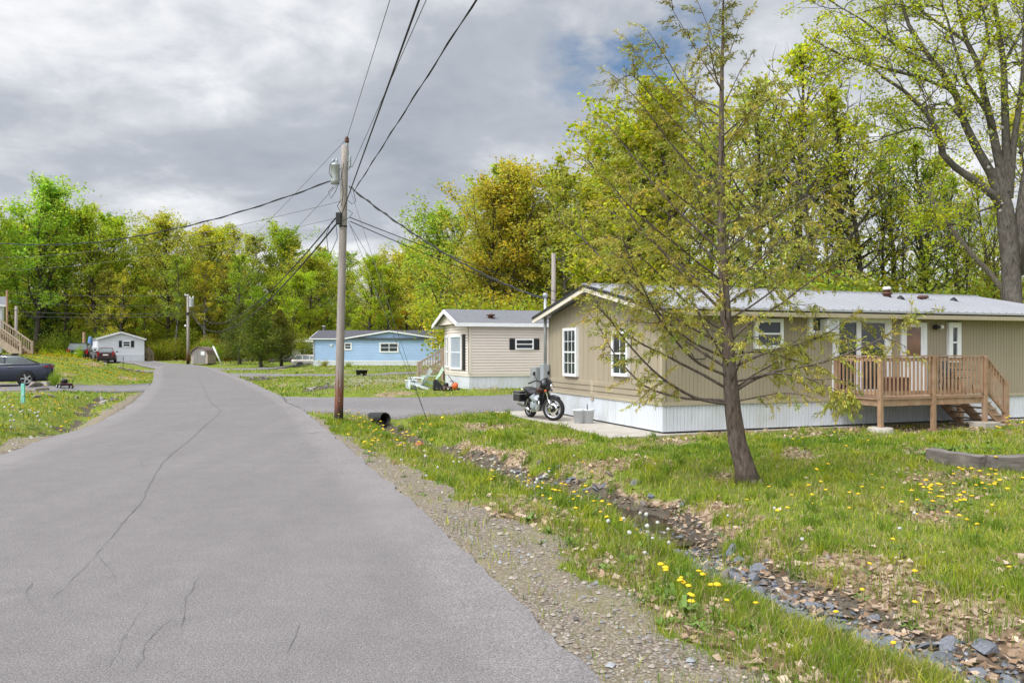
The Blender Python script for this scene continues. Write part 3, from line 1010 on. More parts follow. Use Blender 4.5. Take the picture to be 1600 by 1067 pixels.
gp = lambda x, y: gz(*(hw(TW + x, y).xy))
for x, y, foot in ((.0, -so, 'r'), (umid, -so, None), (DL - .06, -so, 's'), (.0, -.12, None)):
    mb = MB(); zb = gp(x, y) - .05
    mb.box(x - .05, x + .05, y - .056, y + .046, zb if y < -.2 else ZF - .25, ZF + RT - .02)
    p = mb.build('post', M['deck'], deck, bevel=.006)
    if foot == 'r':
        mb = MB(); mb.lathe([(.29, zb - .1), (.29, zb + .19), (.26, zb + .22), (0, zb + .22)], 24, (x, y, 0)); mb.build('footing', M['concrete'], p)
    if foot == 's':
        mb = MB(); mb.box(x - .28, x + .27, y - .24, y + .22, zb - .1, zb + .2); mb.box(x + .3, x + .62, y - .1, y + .25, zb - .1, zb + .13); mb.build('footing', M['concrete'], p, bevel=.02)


def railing(p, q, posts=None, sp=.125):
    p, q = Vector(p), Vector(q); L = (q - p).length; d = (q - p) / L
    mb = MB()
    up = Vector((0, 0, 1))
    mb.bar(p + up * (RT - .0), q + up * (RT - .0), .1, .036)
    mb.bar(p + up * (RT - .08), q + up * (RT - .08), .036, .085)
    mb.bar(p + up * .12, q + up * .12, .036, .085)
    n = int(L / sp)
    for i in range(n):
        c = p + d * ((i + .5) * L / n)
        s = Vector((d.y, -d.x, 0)).normalized() * .034
        mb.bar(c + s + up * .07, c + s + up * (RT - .04), .034, .034, up=d)
    return mb


railing((.07, -so, ZF), (DL - .12, -so, ZF)).build('railing', M['deck'], deck)
railing((0, -.2, ZF), (0, -so + .07, ZF)).build('railing', M['deck'], deck)
# stairs run down along the wall direction from the right edge
x1 = wt(1571, -so) - TW
y0s, y1s = -so + .03, -.18
zg = gp(x1, -so)
nst = 4
st = MB(); run = (x1 - DL) / nst; rise = (ZF - zg) / (nst + 1)
for y in (y0s + .02, (y0s + y1s) / 2, y1s - .02):
    st.prism([(DL - .02, ZF - .05), (DL - .02, ZF - .34), (x1 - .1, zg - .03), (x1 + .1, zg - .03), (x1 + .1, zg + .1)], y - .02, y + .02)
so_ = st.build('stairs', M['deck'], deck)
for i in range(nst):
    mb = MB(); zz = ZF - rise * (i + 1); xx = DL + run * i
    mb.box(xx - .02, xx + run + .03, y0s - .03, y1s + .03, zz - .035, zz); mb.build('tread', M['deckold'], so_)
for y in (y0s, y1s):
    mb = MB(); mb.box(x1 - .02, x1 + .1, y - .06, y + .06, zg - .05, zg + RT + .12)
    pa, pb = Vector((DL - .02, y, ZF + RT - .02)), Vector((x1 + .05, y, zg + RT + .1))
    for dz, h in ((0, .036), (-.08, .085), (-.78, .085)):
        mb.bar(pa + Vector((0, 0, dz)), pb + Vector((0, 0, dz)), .1 if dz == 0 else .036, h)
    for i in range(7):
        c = pa.lerp(pb, (i + .7) / 7.6); mb.bar(c + Vector((0, -.03, -.82)), c + Vector((0, -.03, -.02)), .034, .034)
    mb.build('stair_railing', M['deck'], so_)


def on_deck(px, back):
    """deck-local x for a thing standing `back` metres from the wall and seen at column px"""
    return wt(px, -back) - TW


# patio chair on the deck
cx = on_deck(1497, .55)
ch = thing('patio_chair', 'dark mesh patio chair on the deck behind the railing', 'patio chair', tuple(hw(TW + cx, -.55, ZF)), HT + math.radians(200))
mb = MB()
for sx in (-.26, .26):
    mb.tube([(sx, .28, 0), (sx, .22, .40), (sx, .25, .62), (sx, -.2, .63), (sx, -.26, .42), (sx, -.3, 0)], .014, 6)
    mb.tube([(sx, -.2, .42), (sx, -.3, .7), (sx, -.36, 1.0)], .014, 6)
mb.tube([(-.26, -.36, 1.0), (.26, -.36, 1.0)], .014, 6)
mb.build('frame', M['darkmetal'], ch)
mb = MB(); mb.bar((0, .24, .42), (0, -.22, .40), .5, .02); mb.build('seat', M['black'], ch)
mb = MB(); mb.bar((0, -.235, .46), (0, -.355, .98), .5, .02, up=(0, 1, 0)); mb.build('backrest', simple('dark_navy_mesh', (.03, .04, .06), .7), ch)
cx = on_deck(1473, .75)
tb = thing('folding_table', 'small black folding table with thin crossed legs on the deck', 'table', tuple(hw(TW + cx, -.75, ZF)), HT)
mb = MB(); mb.lathe([(0, .56), (.25, .56), (.25, .585), (0, .585)], 20); mb.build('tabletop', M['darkmetal'], tb)
for a in (.6, 2.2, 3.7, 5.3):
    mb = MB(); mb.tube([(.2 * math.cos(a), .2 * math.sin(a), .56), (.22 * math.cos(a + 1.6), .22 * math.sin(a + 1.6), 0)], .011, 6); mb.build('leg', M['darkmetal'], tb)
cx = on_deck(1397, .5)
bx = thing('planter_box', 'low brown wooden planter box on the deck by the patio door', 'planter', tuple(hw(TW + cx, -.5, ZF)), HT)
mb = MB(); mb.box(-.3, .3, -.2, .2, .08, .42); mb.box(-.33, .33, -.23, .23, .40, .45); mb.build('box', M['rust'], bx, bevel=.008)
for sx in (-.26, .26):
    for sy in (-.16, .16):
        mb = MB(); mb.box(sx - .03, sx + .03, sy - .03, sy + .03, 0, .08); mb.build('foot', M['deck'], bx)

# buckets on the pad
for px, lab in ((905, 'pale plastic bucket on the concrete pad, nearer the motorcycle'), (919, 'pale plastic bucket on the concrete pad with a stick in it, away from the motorcycle')):
    X, Y = G(px, 661, .02)
    bk = thing('bucket', lab, 'bucket', (X, Y, .02), RND.uniform(0, 3), 'buckets on the pad')
    mb = MB(); mb.lathe([(0, 0), (.125, 0), (.165, .33), (.175, .33), (.175, .37), (.155, .37), (.12, .02), (0, .02)], 20); mb.build('tub', M['skirt'], bk)
    mb = MB(); mb.lathe([(0, .3), (.15, .3), (.1, .33), (0, .34)], 14); mb.build('soil', M['tie'], bk)
    if px == 919:
        mb = MB(); mb.tube([(.02, 0, .33), (.05, .02, .46), (.04, .01, .5)], .012, 6); mb.tube([(-.05, .03, .33), (-.07, .03, .44)], .01, 6); mb.build('stick', M['black'], bk)

# ================================================================== cream home
CD = F / 35.0
CA = math.radians(19)
CX0, CY0 = (733 - 800) * CD / F, CD
CL, CW = 9.5, 4.3
ch_ = thing('mobile_home', 'cream mobile home with grey shingle roof and dark shutters beyond the side road', 'mobile home', (CX0, CY0, 0), CA)
cz0, cz1, cze, czr = .1, .88, 3.2, 3.86
ck = lambda px: (((px - 800) / F) * CY0 - CX0) / (math.cos(CA) - (px - 800) / F * math.sin(CA))
czz = lambda px, py: CZ - (py - HZ) * (CY0 + ck(px) * math.sin(CA)) / F
mb = MB(); lapwall(mb, CL, cz1, cze, .125, lip=.045); mb.build('wall', M['cream'], ch_)
# shallow prow on the end: corner (0,0) -> nose (-.5, .5W) -> (0, W)
nose = Vector((-.24, CW * .55, 0))
for A, B in ((Vector((0, CW, 0)), nose), (nose, Vector((0, 0, 0)))):
    d = (B - A); Lw = d.length; d = d / Lw
    nrm = Vector((-d.y, d.x, 0))    # template +y direction
    Mw = Matrix(((d.x, nrm.x, 0, A.x), (d.y, nrm.y, 0, A.y), (0, 0, 1, 0), (0, 0, 0, 1)))
    first = A.y > CW - .01
    mb = MB(); lapwall(mb, Lw, cz1, cze + .0, .125, lip=.045, M4=Mw); mb.build('wall', M['cream'], ch_)
    if first:
        window(ch_, Lw * .2, Lw * .52, 1.1, 2.62, M['glassc'], Mw, .07); window(ch_, Lw * .56, Lw * .9, 1.1, 2.62, M['glassc'], Mw, .07)
    else:
        window(ch_, Lw * .06, Lw * .66, 1.05, 2.62, M['glassb'], Mw, .08)
        shutter(ch_, Lw * .7, Lw * .86, 1.02, 2.66, Mw)
    mb = MB(Mw); groovewall(mb, Lw, cz0 - .1, lambda x: cz1 - .12, .2, .02, .012); mb.build('skirting', M['skirt'], ch_)
    mb = MB(Mw); mb.box(0, Lw, -.03, .0, cz1 - .12, cz1); mb.box(-.03, .03, -.03, .0, cz1, cze); mb.build('trim', M['creamtrim'], ch_)
mb = MB(); groovewall(mb, CL, cz0 - .15, lambda x: cz1 - .12, .2, .02, .012); mb.build('skirting', M['skirt'], ch_)
mb = MB(); mb.box(0, CL, -.035, 0, cz1 - .12, cz1); mb.box(-.02, .1, -.055, -.001, cz1, cze); mb.build('trim', M['creamtrim'], ch_)
mb = MB(); mb.box(0, CL, CW - .05, CW, .0, cze); mb.box(CL - .05, CL, .02, CW - .06, .0, cze); mb.build('wall', M['cream'], ch_)
# gable infill above the prow
mb = MB(); mb.prism([(0, cze), (CW, cze), (CW / 2, czr - .12)], -.42, .06, 'x'); mb.box(-.44, -.421, .1, CW - .1, cze - .06, cze + .0); mb.build('gable', M['cream'], ch_)
mb = MB(); gable_roof(mb, -.62, CL + .2, -.22, CW + .22, CW / 2, czr, (czr - cze - .04) / (CW / 2), .06); cr = mb.build('roof', M['shingle'], ch_)
mb = MB()
for ye in (-.22, CW + .22):
    ze = czr - abs(ye - CW / 2) * (czr - cze - .04) / (CW / 2)
    mb.bar((-.63, CW / 2, czr - .1), (-.63, ye, ze - .1), .04, .17); mb.bar((-.61, ye, ze - .1), (CL + .2, ye, ze - .1), .05, .17)
mb.build('fascia', M['white'], cr)
mb = MB(); mb.lathe([(.12, -.1), (.12, .1), (.2, .1), (.2, .16), (0, .2)], 12, (ck(773), .6, czr - .45)); mb.build('roof_vent', M['rust'], cr)
window(ch_, ck(804.5), ck(833), czz(818, 546), czz(818, 529.5), M['glass'], None, .06)
for a, b_ in ((795.5, 804), (833.5, 842)):
    shutter(ch_, ck(a), ck(b_), czz(818, 546.5), czz(818, 529))
# entry stairs on the far side of the cream home
def entry_stairs(name, label, loc, rz, w=1.2, h=.9, run=1.7, m=None, rail=.95):
    t = thing(name, label, 'stairs', loc, rz)
    mt = m or M['deckold']; n = 5
    for y in (0, w):
        mb = MB(); mb.prism([(0, h), (0, h - .25), (run - .05, -.02), (run + .15, -.02), (run + .15, .08)], y - .025, y + .025)
        mb.build('stringer', mt, t)
    for i in range(n):
        mb = MB(); z = h - (i + 1) * h / (n + 1) + .02; x = run * i / n
        mb.box(x, x + run / n + .04, -.05, w + .05, z - .04, z); mb.build('tread', mt, t)
    for y in (0, w):
        mb = MB(); mb.bar((0, y, h + rail), (run + .1, y, rail + .1), .09, .05); mb.bar((0, y, h + rail - .55), (run + .1, y, rail - .45), .04, .08)
        for i in range(9):
            p = Vector((0, y, h + rail)).lerp(Vector((run + .1, y, rail + .1)), (i + .4) / 9)
            mb.bar(p - Vector((0, 0, .75)), p, .04, .04)
        mb.box(run + .05, run + .15, y - .05, y + .05, -.05, rail + .18); mb.box(-.05, .05, y - .05, y + .05, -.05, h + rail + .1)
        mb.build('railing', mt, t)
    return t


X, Y = GR(690, 603); Y = 42.5; X = (694 - 800) * Y / F
entry_stairs('entry_stairs', 'short weathered wooden stairs with railing beside the cream mobile home', (X, Y, gz(X, Y) + .15), math.pi, 1.2, .8, 1.15, None, .8)

# ================================================================== pale blue home
BD = 80.0
bx0, bz = (490 - 800) * BD / F, -.02
bk_ = lambda px: (px - 800) * BD / F - bx0
bzz = lambda py: CZ - (py - HZ) * BD / F
bh = thing('mobile_home', 'pale blue mobile home with a wide low gable and dark roof behind the lawn', 'mobile home', (bx0, BD, 0))
BLn, BWd = 15.0, 7.2
zs, ze, zp = bzz(563.5), bzz(529.3), bzz(518.3)
g0, g1, gm = bk_(538), bk_(690), bk_(608.5)
def bl_clip(z):
    if z <= ze + .001: return (0, BLn)
    f = (z - ze) / (zp - ze); return (g0 + (gm - g0) * f, g1 + (gm - g1) * f)
mb = MB(); lapwall(mb, BLn, zs, ze, .16, lip=.04); lapwall(mb, BLn, ze, zp, .05, lip=.012, top=bl_clip)
mb.box(0, .05, .03, BWd, zs, ze); mb.box(BLn - .05, BLn, .03, BWd, zs, ze); mb.box(.05, BLn - .05, BWd - .05, BWd, zs, ze)
mb.prism([(.0, ze), (BWd, ze), (BWd / 2, zp)], -.0, .06, 'x'); mb.build('wall', M['blue'], bh)
mb = MB(); mb.box(-.02, BLn, -.02, 0, -.4, zs); mb.box(-.02, 0, 0, BWd, -.4, zs); mb.build('skirting', M['skirt'], bh)
mb = MB(); mb.box(-.04, .12, -.04, -.021, zs, ze); mb.box(0, BLn, -.04, -.021, zs - .08, zs); mb.box(-.04, 0, 0, .12, zs, ze); mb.build('trim', M['white'], bh)
mb = MB(); zrr = bzz(516.3)
gable_roof(mb, -.35, BLn + .3, -.3, BWd + .3, BWd / 2, zrr + .1, (zrr + .1 - ze - .02) / (BWd / 2 + .3), .06)
brf = mb.build('roof', M['shingled'], bh)
mb = MB(); mb.add([(g0 - .2, -.3, ze), (gm, -.3, zp + .08), (gm, BWd / 2, zp + .08), (g0 - .2, 1., ze + .05)], [(0, 1, 2, 3)]); mb.add([(g1 + .2, -.3, ze), (gm, -.3, zp + .08), (gm, BWd / 2, zp + .08), (g1 + .2, 1., ze + .05)], [(3, 2, 1, 0)])
mb.build('cross_gable', M['shingled'], brf)
mb = MB(); mb.bar((g0 - .2, -.32, ze - .03), (gm, -.32, zp + .05), .06, .13); mb.bar((g1 + .2, -.32, ze - .03), (gm, -.32, zp + .05), .06, .13); mb.bar((-.3, -.32, ze - .02), (g0 - .2, -.32, ze - .02), .05, .1)
for ye in (-.3, BWd + .3): mb.bar((-.36, BWd / 2, zrr + .02), (-.36, ye, ze - .02), .05, .14)
mb.build('fascia', M['white'], brf)
mb = MB(); mb.lathe([(.14, -.2), (.14, .35), (.2, .35), (.2, .45), (0, .5)], 12, (bk_(493), BWd / 2, zrr + .1)); mb.build('chimney', M['galv'], brf)
for a, b_, p0, p1, vb in ((537.5, 550, 535, 547, 0), (593, 623, 535, 551, 1), (674, 688, 534.5, 545.5, 0)):
    window(bh, bk_(a), bk_(b_), bzz(p1), bzz(p0), M['glass'], None, .14, vbar=vb)
Mb = endM(0)(BWd); window(bh, BWd - 2.6, BWd - 1.2, 1.2, 2.6, M['glass'], Mb, .1)
mb = MB(); mb.box(bk_(516), bk_(520), -.12, -.02, bzz(540.5), bzz(538)); mb.build('light_fixture', M['white'], bh)
# pale grey home beyond
def plain_home(label, loc, rz, L, W, zs, ze, zp, wall, roofm, wins=(), endwin=True, steps=False):
    t = thing('mobile_home', label, 'mobile home', loc, rz)
    mb = MB(); lapwall(mb, L, zs, ze, .15, lip=.02); mb.box(0, L, W - .05, W, zs, ze); mb.box(L - .05, L, .02, W - .06, zs, ze)
    EMx = endM(0)(W)
    lapwall(mb, W, zs, zp - .12, .15, lip=.02, M4=EMx, top=lambda z: (0, W) if z <= ze else ((z - ze) / (zp - .12 - ze) * W / 2, W - (z - ze) / (zp - .12 - ze) * W / 2))
    mb.build('wall', wall, t)
    mb = MB(); mb.box(-.03, L, -.03, 0, -.3, zs); mb.box(-.03, 0, 0, W, -.3, zs); mb.build('skirting', M['skirt'], t)
    mb = MB(); mb.box(-.03, .08, -.03, -.001, zs, ze); mb.box(-.045, -.03, -.03, W + .03, zs - .04, zs + .04); mb.box(-.03, -.001, W - .1, W + .03, zs + .04, ze); mb.build('trim', M['white'], t)
    mb = MB(); gable_roof(mb, -.3, L + .2, -.2, W + .2, W / 2, zp, (zp - ze + .05) / (W / 2 + .2), .06); r = mb.build('roof', roofm, t)
    mb = MB()
    for ye in (-.2, W + .2): mb.bar((-.31, W / 2, zp - .08), (-.31, ye, ze - .13), .05, .16)
    mb.bar((-.3, -.2, ze - .12), (L + .2, -.2, ze - .12), .05, .14)
    mb.build('fascia', M['white'], r)
    for (a, b_, c, d, onend) in wins:
        window(t, a, b_, c, d, M['glass'], EMx if onend else None, .1)
    return t, EMx


X = (456.5 - 800) * 100 / F
pg, _ = plain_home('pale grey mobile home partly hidden behind the blue mobile home', (X, 100, -.05), 0, 14, 4.3, 1.0, 3.1, 3.4, M['greysiding'], M['greysiding'], [(1.0, 1.6, 1.2, 2.6, False)])
X = (372 - 800) * 108 / F
plain_home('white mobile home glimpsed low behind the two dark cedars', (X, 108, .1), 0, 11, 4.3, .7, 2.6, 2.9, M['whitesiding'], M['greysiding'], [(4.0, 5.0, 1.2, 2.0, False)])
# white gable-end trailer at the road's end
WD = 94.0
zb = CZ - (565 - HZ) * WD / F
ang = math.radians(90 - 14)
# the gable end must face the camera: local end wall (x=0, facing -x) turned so that -x points to the camera
X1 = (225 - 800) * WD / F
wt_, EMx = plain_home('white mobile home seen gable end on at the end of the road', (X1, WD, zb), math.radians(90 + 31), 13, 4.85, .85, 2.72, 3.5, M['whitesiding'], M['roofmetal'], [])
cxm = 4.85 * (1 - (200.0 - 161) / 65)
cxm = 4.85 - (225 - 200) / 65 * 4.85
window(wt_, cxm - .42, cxm + .42, 1.72, 2.42, M['glass'], EMx, .1)
shutter(wt_, cxm - .8, cxm - .48, 1.7, 2.45, EMx); shutter(wt_, cxm + .48, cxm + .8, 1.7, 2.45, EMx)
entry_stairs('entry_stairs', 'narrow wooden steps beside the white gable end mobile home', ((226 - 800) * 95.5 / F, 95.5, zb), math.radians(0), 1.0, .85, .5, M['deckold'], .9)
# corner of the home up the left bank with a long stair
SD = 52.0
X0 = (6 - 800) * SD / F
zg = CZ - (553 - HZ) * SD / F
lh, _ = plain_home('pale grey blue home at the top of the wooden stairs at the left edge', (X0, SD + .6, zg), math.radians(180 + 8), 9, 4.3, 1.2, 3.3, 3.9, M['whitesiding'], M['shingle'], [(1.2, 2.2, 1.7, 2.9, False)])
lh.rotation_euler = (0, 0, math.radians(31)); lh.location = (X0 - .45 - 9.25 * math.cos(math.radians(31)), SD + 1.0 - 9.25 * math.sin(math.radians(31)), zg)
mb = MB(); mb.box(-.05, .05, -.05, .05, -.2, 3.95)
po = mb.build('wooden_post', M['deck']); po.location = ((8 - 800) * SD / F, SD + .2, zg + .2); tag(po, 'pale wooden corner post at the left edge beside the stair top', 'post')
x_top, x_bot = (-3 - 800) * SD / F, (49 - 800) * SD / F
t = thing('long_stairs', 'long weathered wooden stairs with two handrails climbing the left bank', 'stairs', (x_bot, SD - 1.2, zg - .35))
run = x_bot - x_top + .6; h = run * .72
for y in (0, 1.2):
    mb = MB(); mb.prism([(0.1, .35), (0.1, 0), (-.1, 0), (-run, h - .1), (-run, h + .25)], y - .03, y + .03)
    mb.build('stringer', M['deckold'], t)
for i in range(11):
    mb = MB(); x = -run * (i + .5) / 11; z = .25 + h * (i + .5) / 11; mb.box(x - .16, x + .14, -.02, 1.22, z - .045, z); mb.build('tread', M['deck'], t)
for y in (0, 1.2):
    mb = MB(); a_, b_ = Vector((.05, y, 1.1)), Vector((-run, y, h + 1.1))
    mb.bar(a_, b_, .14, .06); mb.bar(a_ - Vector((0, 0, .7)), b_ - Vector((0, 0, .7)), .04, .1)
    for i in range(19): p = a_.lerp(b_, (i + .5) / 19); mb.bar(p - Vector((0, 0, .75)), p, .045, .045)
    mb.box(0, .12, y - .06, y + .06, -.3, 1.2); mb.build('railing', M['deckold'], t)
# barrel-roofed shed by the second pole
sd = thing('garden_shed', 'weathered pinkish grey wooden shed with a rounded barn roof by the second pole', 'shed', ((298.5 - 800) * 86 / F, 86, gz((311 - 800) * 86 / F, 86)))
w_, hh = 26 * 86 / F, 26 * 86 / F
outl = [(0, 0), (0, hh * .55), (w_ * .1, hh * .78), (w_ * .28, hh * .93), (w_ * .5, hh), (w_ * .72, hh * .93), (w_ * .9, hh * .78), (w_, hh * .55), (w_, 0)]
mb = MB(); mb.prism(outl, 0, 2.4); mb.build('wall', simple('faded_pink_boards', (.42, .345, .32), .85, var=.3, scale=7, stretch=(4, 4, .6)), sd)
mb = MB()
for a_, b_ in zip(outl[1:-2], outl[2:-1]):
    mb.bar(((a_[0] - w_ / 2) * 1.06 + w_ / 2, -.12, a_[1] + .04), ((b_[0] - w_ / 2) * 1.06 + w_ / 2, -.12, b_[1] + .04), .12, .06)
    mb.add([((p[0] - w_ / 2) * 1.05 + w_ / 2, y, p[1] + .05) for y in (-.15, 2.5) for p in (a_, b_)], [(0, 1, 3, 2)])
mb.build('roof', simple('rusty_shed_roof', (.19, .14, .12), .9, var=.3, scale=5), sd)
mb = MB()
for i in range(8): mb.box(w_ * .15 + i * w_ * .085, w_ * .15 + (i + .86) * w_ * .085, -.05, -.001, .03, hh * .8)
mb.build('door', simple('grey_weathered_door', (.28, .26, .25), .9, var=.4, scale=9, stretch=(6, 1, .4)), sd)
mb = MB(); mb.box(w_ * .6, w_ * .83, -.07, -.051, hh * .52, hh * .74); mb.build('notice_board', M['white'], sd)
# ------------------------------------------------------------------ vehicles
def wheel(root, x, y, r, wd, rim_mat, spokes=7, side=1, name='wheel'):
    t = MB(); t.lathe([(r * .66, -wd / 2), (r * .93, -wd / 2), (r, -wd * .36), (r, wd * .36), (r * .93, wd / 2), (r * .66, wd / 2), (r * .62, 0), (r * .66, -wd / 2)], 28, (x, y, r), 'y')
    ty = t.build(name, M['rubber'], root)
    m = MB()
    m.lathe([(r * .70, -wd * .3), (r * .70, wd * .46), (r * .64, wd * .46), (r * .60, wd * .3), (r * .60, -wd * .3)], 28, (x, y, r), 'y')
    m.lathe([(0, wd * .42), (r * .15, wd * .42), (r * .17, wd * .3), (0, wd * .2)], 14, (x, y, r), 'y')
    for k in range(spokes):
        a = 2 * math.pi * k / spokes
        m.bar((x + math.cos(a) * r * .1, y + wd * .36, r + math.sin(a) * r * .1), (x + math.cos(a) * r * .66, y + wd * .38, r + math.sin(a) * r * .66), r * .2, wd * .12, up=(0, 1, 0))
    if side < 0:
        m.v = [(vx, 2 * y - vy, vz) for vx, vy, vz in m.v]
    m.build('rim', rim_mat, ty)
    return ty


def car(name, label, loc, rz, paint, L, W, H, belt, deckz, hoodz, wb, r, cab, suv=False, group=None, wagon=0, rails=False):
    """local x: tail at 0, nose at L. cab = (rear glass foot, roof rear, roof front, windscreen foot)"""
    t = thing(name, label, 'car', loc, rz, group)
    hw_ = W / 2
    xr, xf = (L - wb) * .54, (L - wb) * .54 + wb
    c0, c1, c2, c3 = cab
    # lower body lofted from stations
    st = [0, .05, .16, .35]
    x = .35
    xs = sorted(set([0, .04, .14, .35, xr - r * 1.2, xr, xr + r * 1.2, c1, c2, xf - r * 1.2, xf, xf + r * 1.2, L - .5, L - .22, L - .06, L]))
    vs, fs = [], []
    nps = None
    for x in xs:
        e = 1.0
        if x < .35: e = .80 + .2 * math.sqrt(max(0, 1 - ((.35 - x) / .35) ** 2))
        if x > L - .6: e = .70 + .3 * math.sqrt(max(0, 1 - ((x - L + .6) / .6) ** 2))
        if x <= c0: top = deckz
        elif x >= c3: top = hoodz - .22 * ((x - c3) / (L - c3)) ** 2.2
        else: top = deckz + (hoodz - deckz) * (x - c0) / (c3 - c0)
        zb = .2 + (.1 if x < .1 or x > L - .1 else 0)
        if x < .05: top -= .05
        if x == L: top -= .16
        bl = min(belt, top - .02)
        y = hw_ * e
        ring = [(y * .86, zb), (y * .97, zb + .10), (y, zb + .26), (y * .985, bl * .72 + .12), (y * .95, bl - .02), (y * .88, top), (y * .4, top + .015)]
        ring = ring + [(-a, b) for a, b in ring[::-1]]
        nps = len(ring)
        vs += [(x, a, b) for a, b in ring]
    for i in range(len(xs) - 1):
        for k in range(nps):
            k2 = (k + 1) % nps
            fs.append((i * nps + k, i * nps + k2, (i + 1) * nps + k2, (i + 1) * nps + k))
    mb = MB(); mb.add(vs, fs, 0, True); mb.add(vs[:nps], [tuple(range(nps))], 0, False); mb.add(vs[-nps:], [tuple(range(nps))], 0, False)
    body = mb.build('body', paint, t)
    # greenhouse
    yb, yt = hw_ * .90, hw_ * .70
    zroof = H; zb0, zb3 = deckz - .01, hoodz - .01
    def shell(off=0.):
        return [(c0, yb, zb0), (c1, yt, zroof - .05), ((c1 + c2) / 2, yt * 1.01, zroof - .02), (c2, yt, zroof - .05), (c3, yb, zb3)]
    s = shell()
    mb = MB()
    L_ = s; Rr = [(a, -b, c) for a, b, c in s]
    mid = [((s[1][0]), 0, zroof - .02), (s[2][0], 0, zroof), (s[3][0], 0, zroof - .02)]
    v = L_ + Rr + mid
    mb.add(v, [(0, 5, 6, 1), (3, 8, 9, 4), (0, 1, 2, 3, 4), (5, 9, 8, 7, 6), (1, 6, 10), (1, 10, 11, 2), (6, 7, 11, 10), (2, 11, 12, 3), (7, 8, 12, 11), (3, 12, 8)], 0, False)
    mb.build('roof', paint, t)
    # side windows, proud of the shell by a few mm
    def onside(x, f, sg):
        # f 0 at belt, 1 at roof edge
        zb_ = zb0 + (zb3 - zb0) * (x - c0) / (c3 - c0)
        y = yb + (yt - yb) * f
        return (x, sg * (y + .006), zb_ + (zroof - .05 - zb_) * f)
    def xe(f, rear):
        return c0 + (c1 - c0) * f if rear else c3 + (c2 - c3) * f
    m1 = c1 + (c2 - c1) * (.42 if not suv else .5)
    for sg in (1, -1):
        g = MB(); lo, hi = .12, .86
        cuts = [(None, c1 + .10)] if not suv else []
        if suv:
            segs = [(c0 + .12, c1 + .55), (c1 + .65, m1 + .2), (m1 + .3, None)]
        else:
            segs = [(None, m1 - .0), (m1 + .08, None)]
        for a, b in segs:
            if a is None:
                p = [onside(xe(lo, True) + .12, lo, sg), onside(b, lo, sg), onside(b, hi, sg), onside(xe(hi, True) + .10, hi, sg)]
            elif b is None:
                p = [onside(a, lo, sg), onside(xe(lo, False) - .25, lo, sg), onside(xe(hi, False) - .08, hi, sg), onside(a, hi, sg)]
            else:
                p = [onside(a, lo, sg), onside(b, lo, sg), onside(b, hi, sg), onside(max(a, xe(hi, True) + .1), hi, sg)]
            g.add(p, [(0, 1, 2, 3)])
        g.build('side_window', M['glasscar'], t)
        if not suv:
            g = MB()
            g.tube([onside(xe(lo, True) + .05, lo - .03, sg), onside(xe(hi, True) + .06, hi + .03, sg), onside(xe(hi, False) - .06, hi + .03, sg)], .014, 6)
            g.tube([onside(xe(lo, True) + .05, lo - .03, sg), onside(xe(lo, False) - .2, lo - .03, sg)], .014, 6); g.build('window_trim', M['chrome'], t)
        g = MB()
        for xx in ((c1 + .15, m1 + .35) if not suv else (c1 + .5, m1 + .2)):
            zz = deckz - .13
            g.bar((xx, sg * hw_ * .965, zz), (xx + .2, sg * hw_ * .965, zz), .03, .03)
        g.build('handle', M['chrome'], t)
        g = MB(); xx = c3 - .35; g.box(xx - .09, xx + .07, min(sg * (hw_ - .02), sg * (hw_ + .17)), max(sg * (hw_ - .02), sg * (hw_ + .17)), hoodz + .02, hoodz + .16); g.build('mirror', paint, t, bevel=.03)
        # lamps
        g = MB()
        if suv: g.box(-.012, .1, min(sg * (hw_ * .66), sg * (hw_ * .87)), max(sg * hw_ * .66, sg * hw_ * .87), deckz - .32, deckz + .12)
        else: g.add([(-.015, sg * hw_ * .5, deckz - .18), (-.015, sg * hw_ * .83, deckz - .2), (.30, sg * (hw_ * .985), deckz - .16), (.42, sg * (hw_ * .962), deckz - .10), (.06, sg * hw_ * .86, deckz - .07), (-.015, sg * hw_ * .5, deckz - .08)], [(0, 1, 4, 5), (1, 2, 3, 4)])
        g.build('tail_light', M['taillight'], t)
        g = MB(); g.box(L - .32, L - .12, min(sg * hw_ * .55, sg * hw_ * .87), max(sg * hw_ * .55, sg * hw_ * .87), hoodz - .36, hoodz - .22); g.build('headlight', M['chrome'], t)
        for x in (xr, xf):
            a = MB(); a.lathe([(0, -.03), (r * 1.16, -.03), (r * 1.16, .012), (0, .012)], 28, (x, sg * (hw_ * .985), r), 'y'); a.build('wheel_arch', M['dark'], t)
            wheel(t, x, sg * (hw_ - .09), r, .22, M['alloy'], 5 if not suv else 6, sg)
    # rear and front glass
    g = MB()
    def face(xa, za, ya, xb, zb_, yb_, d):
        g.add([(xa + d, ya, za), (xa + d, -ya, za), (xb + d, -yb_, zb_), (xb + d, yb_, zb_)], [(0, 1, 2, 3)])
    f0, f1 = .12, .9
    face(c0 + (c1 - c0) * f0, zb0 + (zroof - .05 - zb0) * f0, yb * .9, c0 + (c1 - c0) * f1, zb0 + (zroof - .05 - zb0) * f1, yt * .92, -.012); g.build('rear_window', M['glasscar'], t)
    g = MB(); face(c3 + (c2 - c3) * f0, zb3 + (zroof - .05 - zb3) * f0, yb * .9, c3 + (c2 - c3) * f1, zb3 + (zroof - .05 - zb3) * f1, yt * .92, .012); g.build('windscreen', M['glasscar'], t)
    g = MB(); g.box(-.02, .1, -hw_ * .8, hw_ * .8, .26, .42 if not suv else .5); g.build('bumper', M['black'] if suv else paint, t, bevel=.03)
    g = MB(); g.box(-.03, .0, -.26, .26, deckz - .3, deckz - .18); g.build('number_plate', M['white'], t)
